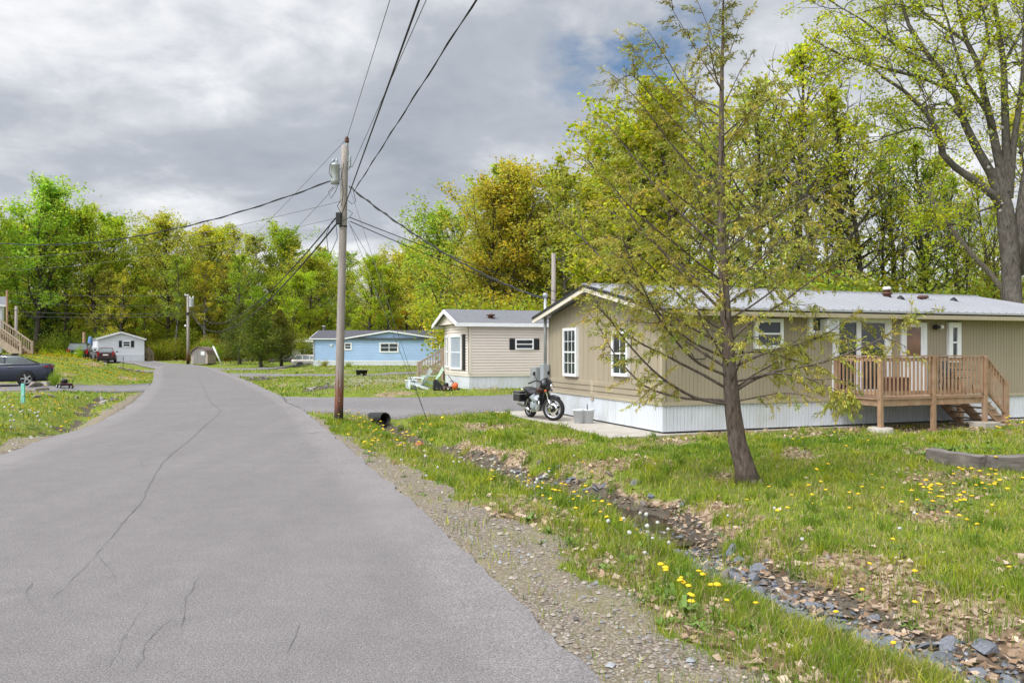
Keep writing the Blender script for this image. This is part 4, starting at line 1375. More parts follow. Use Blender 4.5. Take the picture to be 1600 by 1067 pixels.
    if rails:
        for x in (c1 + .1, c2 - .25):
            g = MB(); g.box(x - .03, x + .03, -yt * .95, yt * .95, zroof + .0, zroof + .04); g.box(x - .1, x + .12, yt * .86, yt * .99, zroof - .05, zroof + .05); g.box(x - .1, x + .12, -yt * .99, -yt * .86, zroof - .05, zroof + .05); g.build('roof_rack_bar', M['black'], t)
    return t


M['glasscar'] = glassm('car_glass', (.07, .085, .085), .05)
# dark sedan at the left edge: tail at column 83
Y = 39.2; X = (84 - 800) * Y / F
z0 = gz(X - 2, Y)
car('parked_car', 'dark navy sedan with roof bars parked in the left driveway', (X, Y, CZ - (600.5 - HZ) * Y / F), math.radians(180 + 28), M['navy'], 4.85, 1.83, 1.47, .86, 1.02, .95, 2.78, .335, (.55, 1.5, 2.55, 3.6), rails=True)
def put_car(px, py, Y, *a, **k):
    X = (px - 800) * Y / F; z = CZ - (py - HZ) * Y / F
    return (X, Y, z)
suv_args = dict(suv=True)
car('parked_car', 'black sport utility vehicle with tinted rear glass behind the leafy bank', put_car(121, 567.5, 72, 0), math.radians(111), M['carblack'], 4.9, 1.95, 1.85, 1.15, 1.16, 1.12, 2.9, .38, (.14, .42, 2.9, 3.6), suv=True)
car('parked_car', 'dark maroon grey hatchback between the black vehicle and the white home', put_car(165, 566, 84, 0), math.radians(115), M['maroon'], 4.5, 1.85, 1.55, 1.0, 1.02, 1.0, 2.65, .34, (.16, .6, 2.7, 3.5), suv=True)
car('parked_car', 'reddish car mostly hidden behind the maroon hatchback', put_car(152, 564.5, 91, 0), math.radians(95), M['maroon'], 4.6, 1.85, 1.6, 1.0, 1.02, 1.0, 2.65, .34, (.16, .6, 2.7, 3.5), suv=True)
car('parked_car', 'champagne sport utility vehicle poking out beside the blue mobile home', put_car(455.5, 576.5, 88, 0), math.radians(8), M['silver'], 4.6, 1.86, 1.62, 1.02, 1.03, 1.02, 2.7, .37, (.1, .65, 2.9, 3.6), suv=True)
car('parked_car', 'black car in the shade behind the right cedar', put_car(421, 573, 95, 0), math.radians(4), M['carblack'], 4.6, 1.8, 1.45, .86, 1.0, .95, 2.7, .33, (.55, 1.4, 2.5, 3.5))

# ------------------------------------------------------------------ motorcycle
fw, rw = Vector(G(862, 657.5, .02)), Vector(G(829, 651.5, .02))
hd = math.atan2(fw.y - rw.y, fw.x - rw.x); WBm = (fw - rw).length
mc = thing('motorcycle', 'black and dark red touring motorcycle with saddlebags parked on the concrete pad', 'motorcycle', (rw.x, rw.y, .02), hd)
SCL = WBm / 1.5


def mpart(mb, name, mat, par=None, bevel=0):
    mb.v = [(a * SCL, b, c) for a, b, c in mb.v]
    return mb.build(name, mat, par or mc, bevel)


def mwheel(x, r, wd, disc=True):
    m = MB(); m.lathe([(r * .74, -wd * .5), (r * .9, -wd * .55), (r * .985, -wd * .33), (r, 0), (r * .985, wd * .33), (r * .9, wd * .55), (r * .74, wd * .5), (r * .72, 0), (r * .74, -wd * .5)], 36, (x, 0, r), 'y')
    w = m.build('wheel', M['rubber'], mc)
    m = MB(); m.lathe([(r * .76, -wd * .42), (r * .76, wd * .42), (r * .68, wd * .42), (r * .66, 0), (r * .68, -wd * .42), (r * .76, -wd * .42)], 36, (x, 0, r), 'y'); m.build('rim', M['alloy'], w)
    m = MB()
    for k in range(5):
        a = 2 * math.pi * k / 5 + .3
        m.bar((x + math.cos(a) * .03, 0, r + math.sin(a) * .03), (x + math.cos(a) * r * .7, 0, r + math.sin(a) * r * .7), .055, .05, up=(0, 1, 0))
    m.lathe([(0, -.07), (.05, -.07), (.05, .07), (0, .07)], 14, (x, 0, r), 'y'); m.build('spokes', M['black'], w)
    if disc:
        m = MB()
        for y in (-.075, .07): m.lathe([(r * .28, y), (r * .46, y), (r * .46, y + .006), (r * .28, y + .006), (r * .28, y)], 28, (x, 0, r), 'y')
        m.build('brake_disc', M['chrome'], w)
    return w


RWH = .315; FWH = .335
mwheel(0, RWH, .14, False); FRONT = mwheel(WBm, FWH, .11)
# fork
for y in (-.09, .09):
    m = MB(); m.tube([(1.5, y, FWH), (1.36, y, .62)], .033, 10); m.tube([(1.36, y, .62), (1.19, y, 1.0)], .024, 10); mpart(m, 'fork', M['chrome'])
m = MB(); m.tube([(1.5 + .35 * math.sin(a) - .0, 0, FWH + .352 * math.cos(a)) for a in [i * .2 - .75 for i in range(8)]], .03, 8)
m.v = [(a, b * 2.1, c) for a, b, c in m.v]; mpart(m, 'mudguard', M['carblack'])
m = MB(); m.tube([(-.34, 0, .50), (-.25, 0, .62), (-.05, 0, .68), (.12, 0, .66)], [.05, .06, .06, .05], 10); m.v = [(a, b * 1.6, c) for a, b, c in m.v]; mpart(m, 'mudguard', M['carblack'])
# frame, engine, exhaust
m = MB()
for y in (-.1, .1):
    m.tube([(1.18, y * .3, .92), (1.02, y, .42), (.92, y, .25), (.45, y, .24), (.35, y, .42), (.18, y, .66)], .022, 8); m.tube([(1.18, y * .3, .9), (.7, y, .74), (.15, y, .68)], .02, 8); m.tube([(.36, y, .4), (0, y * 1.2, RWH)], .026, 8)
mpart(m, 'frame', M['black'])
m = MB(); m.box(.48, .92, -.15, .15, .26, .46); m.lathe([(0, -.22), (.12, -.22), (.13, -.1), (.13, .1), (.12, .22), (0, .22)], 18, (.58, 0, .37), 'y')
for y in (-.13, .13): m.tube([(.78, y * .5, .44), (.95, y * 1.5, .62)], [.09, .10], 12); m.tube([(.66, y * .5, .44), (.56, y * 1.5, .66)], [.09, .1], 12)
mpart(m, 'engine', M['greymetal'], bevel=.01)
m = MB()
for k in range(6):
    z = .47 + k * .028
    m.box(.84 + k * .02, 1.0 + k * .02, -.2, .2, z, z + .012); m.box(.52 - k * .01, .68 - k * .01, -.2, .2, z, z + .012)
mpart(m, 'cooling_fins', M['darkmetal'])
m = MB(); m.box(1.0, 1.05, -.17, .17, .42, .74); mpart(m, 'radiator', M['black'])
for y in (-.2, .2):
    m = MB(); m.tube([(1.0, y * .8, .58), (1.08, y, .45), (.95, y, .26), (.6, y, .22), (.35, y, .25)], .024, 8); m.tube([(.35, y, .25), (.25, y, .27), (-.38, y * 1.1, .38)], [.03, .05, .048], 12); mpart(m, 'exhaust_pipe', M['chrome'])
# tank, seat, side covers
m = MB(); vs = []
for x, w, zb, zt in ((.62, .10, .70, .80), (.70, .16, .68, .90), (.9, .19, .69, .97), (1.06, .17, .74, .97), (1.16, .09, .82, .92)):
    vs += [(x, -w, (zb + zt) / 2 - .02), (x, -w * .75, zb), (x, w * .75, zb), (x, w, (zb + zt) / 2 - .02), (x, w * .62, zt - .02), (x, 0, zt), (x, -w * .62, zt - .02)]
fs = [tuple(range(7)), tuple(range(28, 35))] + [(i * 7 + k, i * 7 + (k + 1) % 7, (i + 1) * 7 + (k + 1) % 7, (i + 1) * 7 + k) for i in range(4) for k in range(7)]
m.add(vs, fs, 0, True); mpart(m, 'fuel_tank', M['darkred'])
m = MB(); vs = []
for x, w, zb, zt in ((-.22, .10, .72, .80), (-.16, .15, .71, .88), (.06, .16, .70, .86), (.16, .15, .68, .80), (.36, .17, .67, .765), (.55, .14, .68, .77), (.66, .09, .70, .80)):
    vs += [(x, -w, zb), (x, w, zb), (x, w, zt - .03), (x, w * .6, zt), (x, -w * .6, zt), (x, -w, zt - .03)]
fs = [tuple(range(6)), tuple(range(36, 42))] + [(i * 6 + k, i * 6 + (k + 1) % 6, (i + 1) * 6 + (k + 1) % 6, (i + 1) * 6 + k) for i in range(6) for k in range(6)]
m.add(vs, fs, 0, True); mpart(m, 'seat', M['seatblk'])
for y in (-1, 1):
    m = MB(); m.prism([(.22, .42), (.46, .42), (.5, .62), (.2, .66)], y * .13 - .02, y * .13 + .02); mpart(m, 'side_cover', M['carblack'])
    m = MB(); m.box(-.46, .06, min(y * .17, y * .38), max(y * .17, y * .38), .46, .76); sb = mpart(m, 'saddlebag', M['carblack'], bevel=.03)
    m = MB(); m.box(-.47, .07, min(y * .168, y * .385), max(y * .168, y * .385), .675, .69); mpart(m, 'saddlebag_trim', M['galv'], sb)
m = MB(); m.tube([(-.3, -.14, .78), (-.42, -.12, .82), (-.42, .12, .82), (-.3, .14, .78)], .014, 8); mpart(m, 'grab_rail', M['chrome'])
# bars, mirrors, fairing, headlamp
m = MB(); m.tube([(.98, -.40, 1.06), (1.08, -.32, 1.10), (1.17, -.12, 1.06), (1.17, .12, 1.06), (1.08, .32, 1.10), (.98, .40, 1.06)], .016, 8); hb = mpart(m, 'handlebar', M['black'])
for y in (-1, 1):
    m = MB(); m.tube([(.98, y * .40, 1.06), (.90, y * .46, 1.03)], .022, 8); mpart(m, 'grip', M['rubber'], hb)
    m = MB(); m.tube([(1.1, y * .27, 1.1), (1.08, y * .38, 1.27)], .008, 6); m.lathe([(0, -.012), (.055, -.01), (.06, .01), (0, .014)], 14, (1.07, y * .40, 1.30), 'x'); mpart(m, 'mirror', M['black'], hb)
m = MB(); vs = []
for x, w, zb, zt in ((1.18, .26, .86, 1.16), (1.26, .25, .84, 1.18), (1.36, .19, .82, 1.12), (1.44, .10, .86, 1.02)):
    vs += [(x, -w, zb + .06), (x, -w * .6, zb), (x, w * .6, zb), (x, w, zb + .06), (x, w * .8, zt - .05), (x, w * .3, zt), (x, -w * .3, zt), (x, -w * .8, zt - .05)]
fs = [tuple(range(8)), tuple(range(24, 32))] + [(i * 8 + k, i * 8 + (k + 1) % 8, (i + 1) * 8 + (k + 1) % 8, (i + 1) * 8 + k) for i in range(3) for k in range(8)]
m.add(vs, fs, 0, True); fa = mpart(m, 'fairing', M['carblack'])
m = MB(); m.lathe([(0, 0), (.085, 0), (.09, .03), (.06, .05), (0, .055)], 18, (1.425, 0, .94), 'x'); mpart(m, 'headlight', M['chrome'], fa)
for y in (-.17, .17):
    m = MB(); m.lathe([(0, 0), (.035, 0), (.035, .05), (0, .06)], 12, (1.30, y, .83), 'x'); mpart(m, 'indicator', M['orange'], fa)
m = MB(); m.tube([(.55, .12, .28), (.45, .3, .02), (.44, .33, 0)], .013, 6); mpart(m, 'side_stand', M['chrome'])
m = MB()
for y in (-.22, .22): m.tube([(.62, y * .6, .3), (.62, y * 1.2, .3)], .016, 8)
mpart(m, 'footpeg', M['rubber'])
m = MB(); m.lathe([(0, 0), (.05, 0), (.05, .03), (0, .035)], 12, (-.34, 0, .56), 'x'); mpart(m, 'tail_light', M['taillight'])

# bars turned to the left lock
STEER = Matrix.Translation((1.36 * SCL, 0, 0)) @ Matrix.Rotation(math.radians(34), 4, 'Z') @ Matrix.Translation((-1.36 * SCL, 0, 0))
turn = [o for o in mc.children if o.name.split('.')[0] in ('fork', 'handlebar', 'fairing')] + [FRONT] + [o for o in mc.children if o.name.split('.')[0] == 'mudguard'][:1]
for o in list(turn): turn += list(o.children)
for o in turn: o.data.transform(STEER)

# ------------------------------------------------------------------ poles
def sagline(a, b, sag, n=18):
    a, b = Vector(a), Vector(b)
    return [a.lerp(b, i / n) - Vector((0, 0, sag * 4 * (i / n) * (1 - i / n))) for i in range(n + 1)]


def wire(label, pts, r=.014, mat='wire', cat='cable', group=None, name='overhead_wire', twist=False):
    mb = MB(); mb.tube(pts, r, 6, 0, True)
    if twist:
        tp = []
        for i in range(len(pts) - 1):
            for k in range(4):
                f = k / 4; p = pts[i].lerp(pts[i + 1], f); a = (i * 4 + k) * 1.1
                tp.append(p + Vector((math.cos(a) * r * 1.5, 0, math.sin(a) * r * 1.5)))
        mb.tube(tp, r * .75, 5)
    o = mb.build(name, M[mat])
    return tag(o, label, cat, group)


PX, PY = GR(529, 657)
PD = PY
up_ = thing('utility_pole', 'tall weathered wooden utility pole with stained foot at the driveway corner', 'utility pole', (PX, PY, 0))
ptop = P(539, 228, PD) - Vector((PX, PY, 0))
def pc(z):   # axis of the leaning pole, local
    return Vector((ptop.x * z / ptop.z, 0, z))
mb = MB(); mb.tube([pc(z) for z in (-.3, 0, .4, 1.5, 3, 4.5, 6, 7, ptop.z)], [.13, .126, .122, .117, .112, .107, .102, .099, .096], 20)
shaft = mb.build('shaft', M['pole'], up_)
loc = lambda px, py, dy=0.: P(px, py, PD + dy) - Vector((PX, PY, 0))
zt = loc(521, 262).z; zb_ = loc(521, 283).z
# transformer can
tc = loc(530, 270); tc.x -= .1
mb = MB(); mb.lathe([(0, zb_ - .12), (.12, zb_ - .1), (.125, zb_), (.125, zt + .03), (.135, zt + .04), (.11, zt + .1), (0, zt + .12)], 18, (tc.x, -.06, 0))
mb.bar((tc.x, -.06, zt - .05), (pc(zt).x, 0, zt - .05), .05, .04); mb.bar((tc.x, -.06, zb_ + .05), (pc(zb_).x, 0, zb_ + .05), .05, .04)
tr = mb.build('transformer', M['galv'], up_)
mb = MB()
for dx in (-.05, .05): mb.lathe([(.03, zt + .08), (.045, zt + .11), (.03, zt + .14), (.045, zt + .17), (.02, zt + .22), (0, zt + .23)], 10, (tc.x + dx, -.08, 0))
mb.build('bushing', M['greymetal'], tr)
# pole-top pin, cutout
tip = loc(542, 217)
mb = MB(); mb.bar(pc(ptop.z - .45) + Vector((.1, -.02, 0)), tip - Vector((0, 0, .12)), .06, .05); mb.build('top_bracket', M['greymetal'], up_)
mb = MB(); mb.lathe([(.02, -.13), (.05, -.11), (.07, -.07), (.045, -.045), (.07, -.01), (.04, .02), (.045, .05), (0, .06)], 12, tuple(tip)); mb.build('insulator', M['rust'], up_)
cu = loc(547, 250)
mb = MB(); mb.lathe([(.03, -.22), (.05, -.19), (.03, -.15), (.05, -.11), (.03, -.07), (.05, -.03), (.03, .01), (.045, .06), (.02, .12), (0, .13)], 10, (cu.x, -.03, cu.z)); mb.tube([(cu.x - .03, -.03, cu.z - .3), (cu.x + .03, -.03, cu.z + .1)], .014, 6); mb.bar((pc(cu.z).x, 0, cu.z - .05), (cu.x, -.03, cu.z - .05), .04, .04); mb.build('fuse_cutout', M['greymetal'], up_)
mb = MB(); zc = loc(533, 343).z; p0 = pc(zc); mb.box(p0.x - .17, p0.x - .02, -.2, -.1, zc - .17, zc + .17); mb.build('splice_box', M['black'], up_, bevel=.02)
mb = MB(); zc = loc(533, 354).z; mb.lathe([(.104, -.02), (.116, -.02), (.116, .02), (.104, .02)], 18, tuple(pc(zc))); mb.build('band', M['darkmetal'], up_)
mb = MB()
for pts in ([(522, 283), (514, 270), (516, 256), (524, 250)], [(521, 292), (513, 300), (517, 310), (524, 300), (530, 285)], [(536, 345), (546, 340), (551, 333), (544, 328)], [(552, 298), (556, 315), (550, 319), (543, 313)], [(519, 345), (510, 365), (513, 395)], [(525, 350), (527, 372), (516, 398)], [(533, 312), (527, 322), (532, 332)], [(537, 255), (534, 275), (536, 300), (534, 322)]):
    mb.tube([loc(a, b, -.17) for a, b in pts], .009, 5)
mb.build('jumper_cables', M['wire'], up_)
mb = MB()
for z in (.55, .62, .95, 1.0): mb.box(pc(z).x + .02, pc(z).x + .05, -.135, -.10, z, z + .015)
mb.build('staple', M['galv'], up_)

pw = lambda px, py, dy=0.: P(px, py, PD + dy)
# toward the viewer and overhead: next pole stands behind the camera to the right
NXT = lambda px0, py0, px1, py1, Y1: P(px0 + (px1 - px0), py1, Y1)
def overhead(label, a, pxe, pye, Ye, sag, r, mat='wire', **k):
    """from the pole to a point on the next span, carried on past the camera"""
    e = P(pxe, pye, Ye); a = Vector(a)
    far = a + (e - a) * ((a.y + 8) / (a.y - e.y))
    wire(label, sagline(a, far, sag), r, mat, **k)


# end points are aimed so the wires leave the frame where the photograph shows them
overhead('thin high primary wire leaving the pole top insulator towards the road behind the viewer', tip + Vector((PX, PY, 0)), 610, -2, 13.3, .0, .007, 'wiregrey')
overhead('thin secondary wire leaving the pole beside the fuse cutout and passing overhead', pw(550, 262), 667, -2, 11.7, .0, .007, 'wiregrey')
overhead('thick black cable rising from the splice box and passing overhead', pw(533, 338, -.15), 656, -3, 8.6, .0, .013)
overhead('thick black service cable passing overhead furthest right from the pole', pw(553, 299, -.1), 746, -3, 10.2, .0, .010, twist=True)
wire('black twisted cable sagging left from the pole across the treetops', sagline(pw(522, 281), P(-60, 372, 34), .9), .016, 'wire', twist=True)
wire('thin wire from the pole towards the left, below the twisted cable', sagline(pw(531, 315), P(-40, 402, 44), .5), .007, 'wiregrey')
wire('lowest thin wire from the pole towards the left', sagline(pw(530, 340), P(-40, 420, 46), .5), .006, 'wiregrey')

# second pole
P2Y = 90.0
p2 = P(294, 568, P2Y)
u2 = thing('utility_pole', 'distant grey utility pole with white transformer beside the shed', 'utility pole', tuple(p2))
h2 = P(294, 460, P2Y).z - p2.z
mb = MB(); mb.tube([(0, 0, -.4), (0, 0, 3), (-.02, 0, h2)], [.19, .165, .13], 14); mb.build('shaft', M['pole'], u2)
l2 = lambda px, py: P(px, py, P2Y) - p2
zt, zb_ = l2(299, 467).z, l2(299, 479).z
mb = MB(); mb.lathe([(0, zb_ - .05), (.22, zb_ - .05), (.24, zb_), (.24, zt), (.26, zt + .02), (0, zt + .1)], 16, (l2(299.6, 470).x, -.05, 0)); mb.bar((0, 0, zt - .2), (.4, -.05, zt - .2), .06, .06); t2 = mb.build('transformer', M['skirt'], u2)
mb = MB()
for px in (297, 302): mb.lathe([(.05, zt + .05), (.07, zt + .1), (.04, zt + .3), (0, zt + .32)], 8, (l2(px, 470).x, -.05, 0))
mb.build('bushing', M['white'], t2)
mb = MB(); mb.bar((-.35, -.1, h2 - .1), (.1, -.1, h2 - .1), .08, .08); mb.lathe([(.04, 0), (.06, .05), (0, .2)], 8, (-.3, -.1, h2 - .06)); mb.build('crossarm', M['white'], u2)
z = l2(294, 490).z; mb = MB(); mb.box(-.18, .18, -.22, -.1, z - .15, z + .12); mb.build('splice_box', M['black'], u2)
z = l2(291, 509).z; mb = MB(); mb.lathe([(0, -.12), (.1, -.08), (.12, 0), (.08, .1), (0, .12)], 10, (-.28, -.05, z)); mb.bar((0, 0, z), (-.28, -.05, z), .03, .03); mb.build('lamp', M['white'], u2)
for (pa, pb, sag, r, lab) in (((541, 218), (292, 462), .4, .007, 'thin top wire running from the near pole down to the distant pole'), ((526, 290), (294, 476), 1.2, .007, 'thin wire running from below the near transformer to the distant pole')):
    wire(lab, sagline(pw(*pa), P(*pb, P2Y), sag, 24), r, 'wiregrey')
for (pa, pb, sag, r, lab) in (((527, 338), (298, 474), 2.6, .022, 'thick black cable sagging from the near pole behind the dark cedars to the distant pole'), ((529, 346), (298, 488), 2.6, .026, 'lower thick black cable sagging from the near pole behind the dark cedars')):
    wire(lab, sagline(pw(pa[0], pa[1], -.1), P(*pb, P2Y), sag, 28), r, 'wire')
for py0, py1, lab in ((461, 452, 'topmost thin wire from the distant pole to the left across the wood'), (477, 466, 'second thin wire from the distant pole to the left across the wood'), (489, 481, 'third wire from the distant pole to the left, above the lowest one'), (493, 489, 'lowest wire from the distant pole to the left across the wood')):
    wire(lab, sagline(P(290, py0, P2Y), P(-60, py1, 84), .35), .016, 'wiregrey')
# small service pole at the left, short post and umbrella beyond
q = P(25, 530, 62); z = gz(q.x, q.y)
p3 = thing('utility_pole', 'short grey service pole rising behind the long stairs', 'utility pole', (q.x, q.y, z))
mb = MB(); mb.tube([(0, 0, -.2), (.02, 0, P(25, 478, 62).z - z)], [.13, .1], 12); mb.build('shaft', M['pole'], p3)
mb = MB(); mb.lathe([(.1, 0), (.14, 0), (.14, .06), (.1, .06)], 12, (.02, 0, P(25, 484, 62).z - z)); mb.build('band', M['galv'], p3)
q = P(131, 560, 92); mb = MB(); mb.box(-.12, .12, -.12, .12, -1, P(131, 519, 92).z - q.z); o = mb.build('wooden_post', M['deck']); o.location = q; tag(o, 'short pale wooden post behind the black vehicle', 'post')
q = P(141, 552, 88)
um = thing('patio_umbrella', 'folded blue patio umbrella standing between the parked vehicles', 'umbrella', (q.x, q.y, gz(q.x, q.y)))
h = P(141, 525, 88).z - gz(q.x, q.y); hb_ = P(141, 541, 88).z - gz(q.x, q.y)
mb = MB(); mb.tube([(0, 0, 0), (0, 0, h)], .025, 8); mb.build('pole', M['galv'], um)
mb = MB(); pr = []
for i in range(9):
    f = i / 8; pr.append((.05 + .2 * math.sin(math.pi * min(.95, (1 - f) * .62 + .1)), hb_ + (h - hb_) * f))
pr[-1] = (.02, h)
mb.lathe(pr, 14); mb.v = [(a * (1 + .15 * math.sin(7 * math.atan2(b, a))), b, c) for a, b, c in mb.v]; mb.build('canopy', M['umbrella'], um)
# pole seen behind the tan home
q = P(865, 480, 42)
p4 = thing('utility_pole', 'plain brown wooden pole standing behind the tan home roof', 'utility pole', (q.x, q.y, 0))
mb = MB(); mb.tube([(0, 0, -.2), (0, 0, P(865, 396, 42).z)], [.15, .11], 12); mb.build('shaft', M['pole'], p4)
# service drops and guys
mh = hw(-.12, ww(857.5), 3.55)
wire('thick twisted service cable from the pole to the mast of the tan home', sagline(pw(545, 291, -.1), mh, .35), .02, 'wiregrey', twist=True)
cm = Vector((CX0, CY0, 0)) + Matrix.Rotation(CA, 3, 'Z') @ Vector((8.6, 2.0, 3.95))
wire('black cable from the pole towards the cream home, upper of two', sagline(pw(547, 340), cm, .2), .012)
wire('black cable from the pole towards the cream home, lower of two', sagline(pw(547, 346), cm + Vector((.3, .1, -.4)), .35), .012)
wire('thin wire dropping from the pole towards the blue home', sagline(pw(546, 350), P(655, 517, 79.6), .3), .008, 'wiregrey')
an = Vector((*G(668, 660, -.05), -.05))
wire('thin steel guy wire from high on the pole to the ground anchor', [pw(545, 290), an + Vector((0, 0, .0))], .006, 'wiregrey', 'guy wire', None, 'guy_wire')
wire('lower steel guy wire from the pole to the ground anchor', [pw(544, 345), an + Vector((.02, 0, .0))], .006, 'wiregrey', 'guy wire', None, 'guy_wire')
q0, q1 = P(333, 541, 84), P(347, 568, 84)
mb = MB(); mb.tube([q0, q1 - Vector((0, 0, .2))], .09, 8); tag(mb.build('guy_guard', M['white']), 'leaning white guard tube on the guy wire right of the shed', 'guard tube')
wire('thin guy wire from the distant pole to the white guard tube', [P(296, 480, P2Y), q0], .012, 'wiregrey', 'guy wire', None, 'guy_wire')
wire('slack cable from the distant transformer into the trees on the right', sagline(P(303, 475, P2Y), P(430, 478, 112), 1.2), .018, 'wiregrey')
wire('lower slack cable from the distant pole into the trees on the right', sagline(P(298, 485, P2Y), P(420, 488, 112), 1.6), .018, 'wiregrey')

# ------------------------------------------------------------------ small things
X, Y = G(602, 661, -.3)
cv = thing('culvert_pipe', 'black corrugated culvert pipe ending in the ditch by the driveway', 'pipe', (X, Y, -.17), math.radians(-20))
mb = MB(); pr = []
for i in range(14): pr.append((.2 + .012 * (i % 2), i * .06))
pr += [(.17, 13 * .06), (.17, 0), (.2, 0)]
mb.lathe(pr, 24, (0, 0, 0), 'y'); mb.build('pipe', M['pipe'], cv)
cv.rotation_euler = (math.radians(-4), 0, math.radians(42))
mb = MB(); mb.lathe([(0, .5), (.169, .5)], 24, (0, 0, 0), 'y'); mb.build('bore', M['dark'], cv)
X, Y = G(655, 695, -.36)
mb = MB(); mb.lathe([(0, -.12), (.1, -.1), (.15, -.03), (.155, .03), (.11, .1), (0, .125)], 20); mb.v = [(a, b, c * (1 + .1 * math.sin(3 * a * 10))) for a, b, c in mb.v]
o = mb.build('ball', M['coral']); o.location = (X, Y, gz(X, Y) + .1); o.rotation_euler = (.5, .3, 0); tag(o, 'faded coral plastic ball lying in the stony ditch', 'ball')
# old railway ties in the lawn
def tie(name, pa, pb, w, h, label):
    a, b = Vector((*G(*pa), 0)), Vector((*G(*pb), 0)); d = b - a
    t = MB()
    n = 9
    r = random.Random(hash(label) % 99)
    vs = []
    for i in range(n):
        x = d.length * i / (n - 1); j = lambda: r.uniform(-.012, .012)
        s = 1 if 0 < i < n - 1 else .96
        vs += [(x, -w / 2 * s + j(), -.06), (x, w / 2 * s + j(), -.06), (x, w / 2 * s + j(), h + j()), (x, w / 4, h + j()), (x, -w / 4, h + j() - .01), (x, -w / 2 * s + j(), h + j() - .015)]
    fs = [tuple(range(5, -1, -1)), tuple(range(6 * n - 6, 6 * n))] + [(i * 6 + k, i * 6 + (k + 1) % 6, (i + 1) * 6 + (k + 1) % 6, (i + 1) * 6 + k) for i in range(n - 1) for k in range(6)]
    t.add(vs, fs)
    o = t.build(name, M['tie']); o.location = (a.x, a.y, gz(a.x, a.y) - .02); o.rotation_euler = (0, 0, math.atan2(d.y, d.x)); return tag(o, label, 'timber', 'old timbers edging the garden bed')
tie('garden_timber', (1454, 722), (1539, 737), .2, .27, 'grey weathered garden timber nearer the deck, angled across the lawn')
tie('garden_timber', (1544, 738), (1680, 738), .2, .27, 'grey weathered garden timber running out of the right edge of the lawn')
# teal stake
X, Y = GR(36, 634)
mb = MB(); mb.box(-.06, .06, -.035, .035, -.2, .72); o = mb.build('stake', M['teal'], bevel=.008); o.location = (X, Y, gz(X, Y)); tag(o, 'pale teal painted stake standing in the left lawn', 'stake')


def mower(label, px, py, Y, rz, deckm, s=1.):
    X = (px - 800) * Y / F
    t = thing('lawn_mower', label, 'lawn mower', (X, Y, gz(X, Y)), rz); t.scale = (s,) * 3
    mb = MB(); mb.lathe([(0, .13), (.25, .13), (.27, .16), (.25, .23), (.16, .26), (0, .26)], 20); mb.box(-.24, .24, -.3, .05, .13, .23); mb.build('deck', deckm, t, bevel=.015)
    mb = MB(); mb.lathe([(0, .26), (.13, .26), (.14, .38), (.09, .43), (0, .44)], 16); mb.box(-.16, .1, -.1, .1, .27, .34); mb.build('engine', M['black'], t)
    for sx in (-.26, .26):
        for sy in (-.26, .22):
            mb = MB(); mb.lathe([(0, -.025), (.09, -.025), (.1, 0), (.09, .025), (0, .025)], 16, (sx, sy, .1), 'x'); w = mb.build('wheel', M['rubber'], t)
            mb = MB(); mb.lathe([(0, -.03), (.045, -.03), (.045, .03), (0, .03)], 12, (sx, sy, .1), 'x'); mb.build('hub', M['skirt'], w)
    mb = MB(); mb.tube([(-.22, -.3, .2), (-.22, -.55, .42), (-.2, -.3, .52), (.2, -.3, .52), (.22, -.55, .42), (.22, -.3, .2)], .013, 6); mb.build('handle', M['darkmetal'], t)
    return t


X, Y = GR(101, 612)
mower('black and red lawn mower at the edge of the left driveway', 101, 611, Y, .8, M['darkred'], 1.0)
Y = G(692, 615)[1] - .4
mower('dark red lawn mower with black bag lying in the grass by the side road', 697, 616, Y, 1.2, M['darkred'], .8)
X = (684 - 800) * Y / F
mb = MB(); mb.prism([(-.2, 0), (.3, 0), (.22, .2), (-.02, .46), (-.14, .5), (-.2, .4)], -.16, .16); o = mb.build('grass_bag', M['black'], bevel=.04); o.location = (X, Y, gz(X, Y)); tag(o, 'black upright mower bag in the grass by the side road', 'grass bag')
X = (711 - 800) * Y / F
tm_ = thing('string_trimmer', 'orange engine garden trimmer lying in the grass near the cream home', 'garden tool', (X, Y, gz(X, Y)))
mb = MB(); mb.lathe([(0, -.14), (.13, -.12), (.17, 0), (.13, .12), (0, .14)], 16, (0, 0, .17), 'x'); mb.build('engine_cover', M['orange'], tm_)
mb = MB(); mb.tube([(-.05, 0, .3), (-.2, .1, .5), (-.32, .3, .62)], .016, 6); mb.build('shaft', M['rust'], tm_)
mb = MB(); mb.box(.02, .22, -.1, .1, 0, .09); mb.build('base', M['black'], tm_, bevel=.02)


def adirondack(label, px, py, Y, rz, mat):
    X = (px - 800) * Y / F
    t = thing('garden_chair', label, 'garden chair', (X, Y, gz(X, Y)), rz, 'plastic garden chairs on the lawn')
    mb = MB()
    for i in range(5):
        x = -.22 + i * .11; mb.bar((x, .22, .22), (x * 1.25, .62, .98 - .06 * abs(i - 2)), .095, .025, up=(0, 1, .5))
    mb.build('backrest', mat, t)
    mb = MB()
    for i in range(5): mb.bar((-.26, -.28 + i * .12, .36 - i * .03), (.26, -.28 + i * .12, .36 - i * .03), .1, .022)
    mb.build('seat', mat, t)
    for s in (-.3, .3):
        mb = MB(); mb.bar((s, -.36, .55), (s, .42, .53), .13, .025); mb.build('armrest', mat, t)
        mb = MB(); mb.bar((s, -.28, 0), (s, -.28, .54), .1, .03); mb.build('leg', mat, t)
        mb = MB(); mb.bar((s * .93, -.3, .34), (s * .93, .6, .03), .025, .11); mb.build('leg', mat, t)
    return t


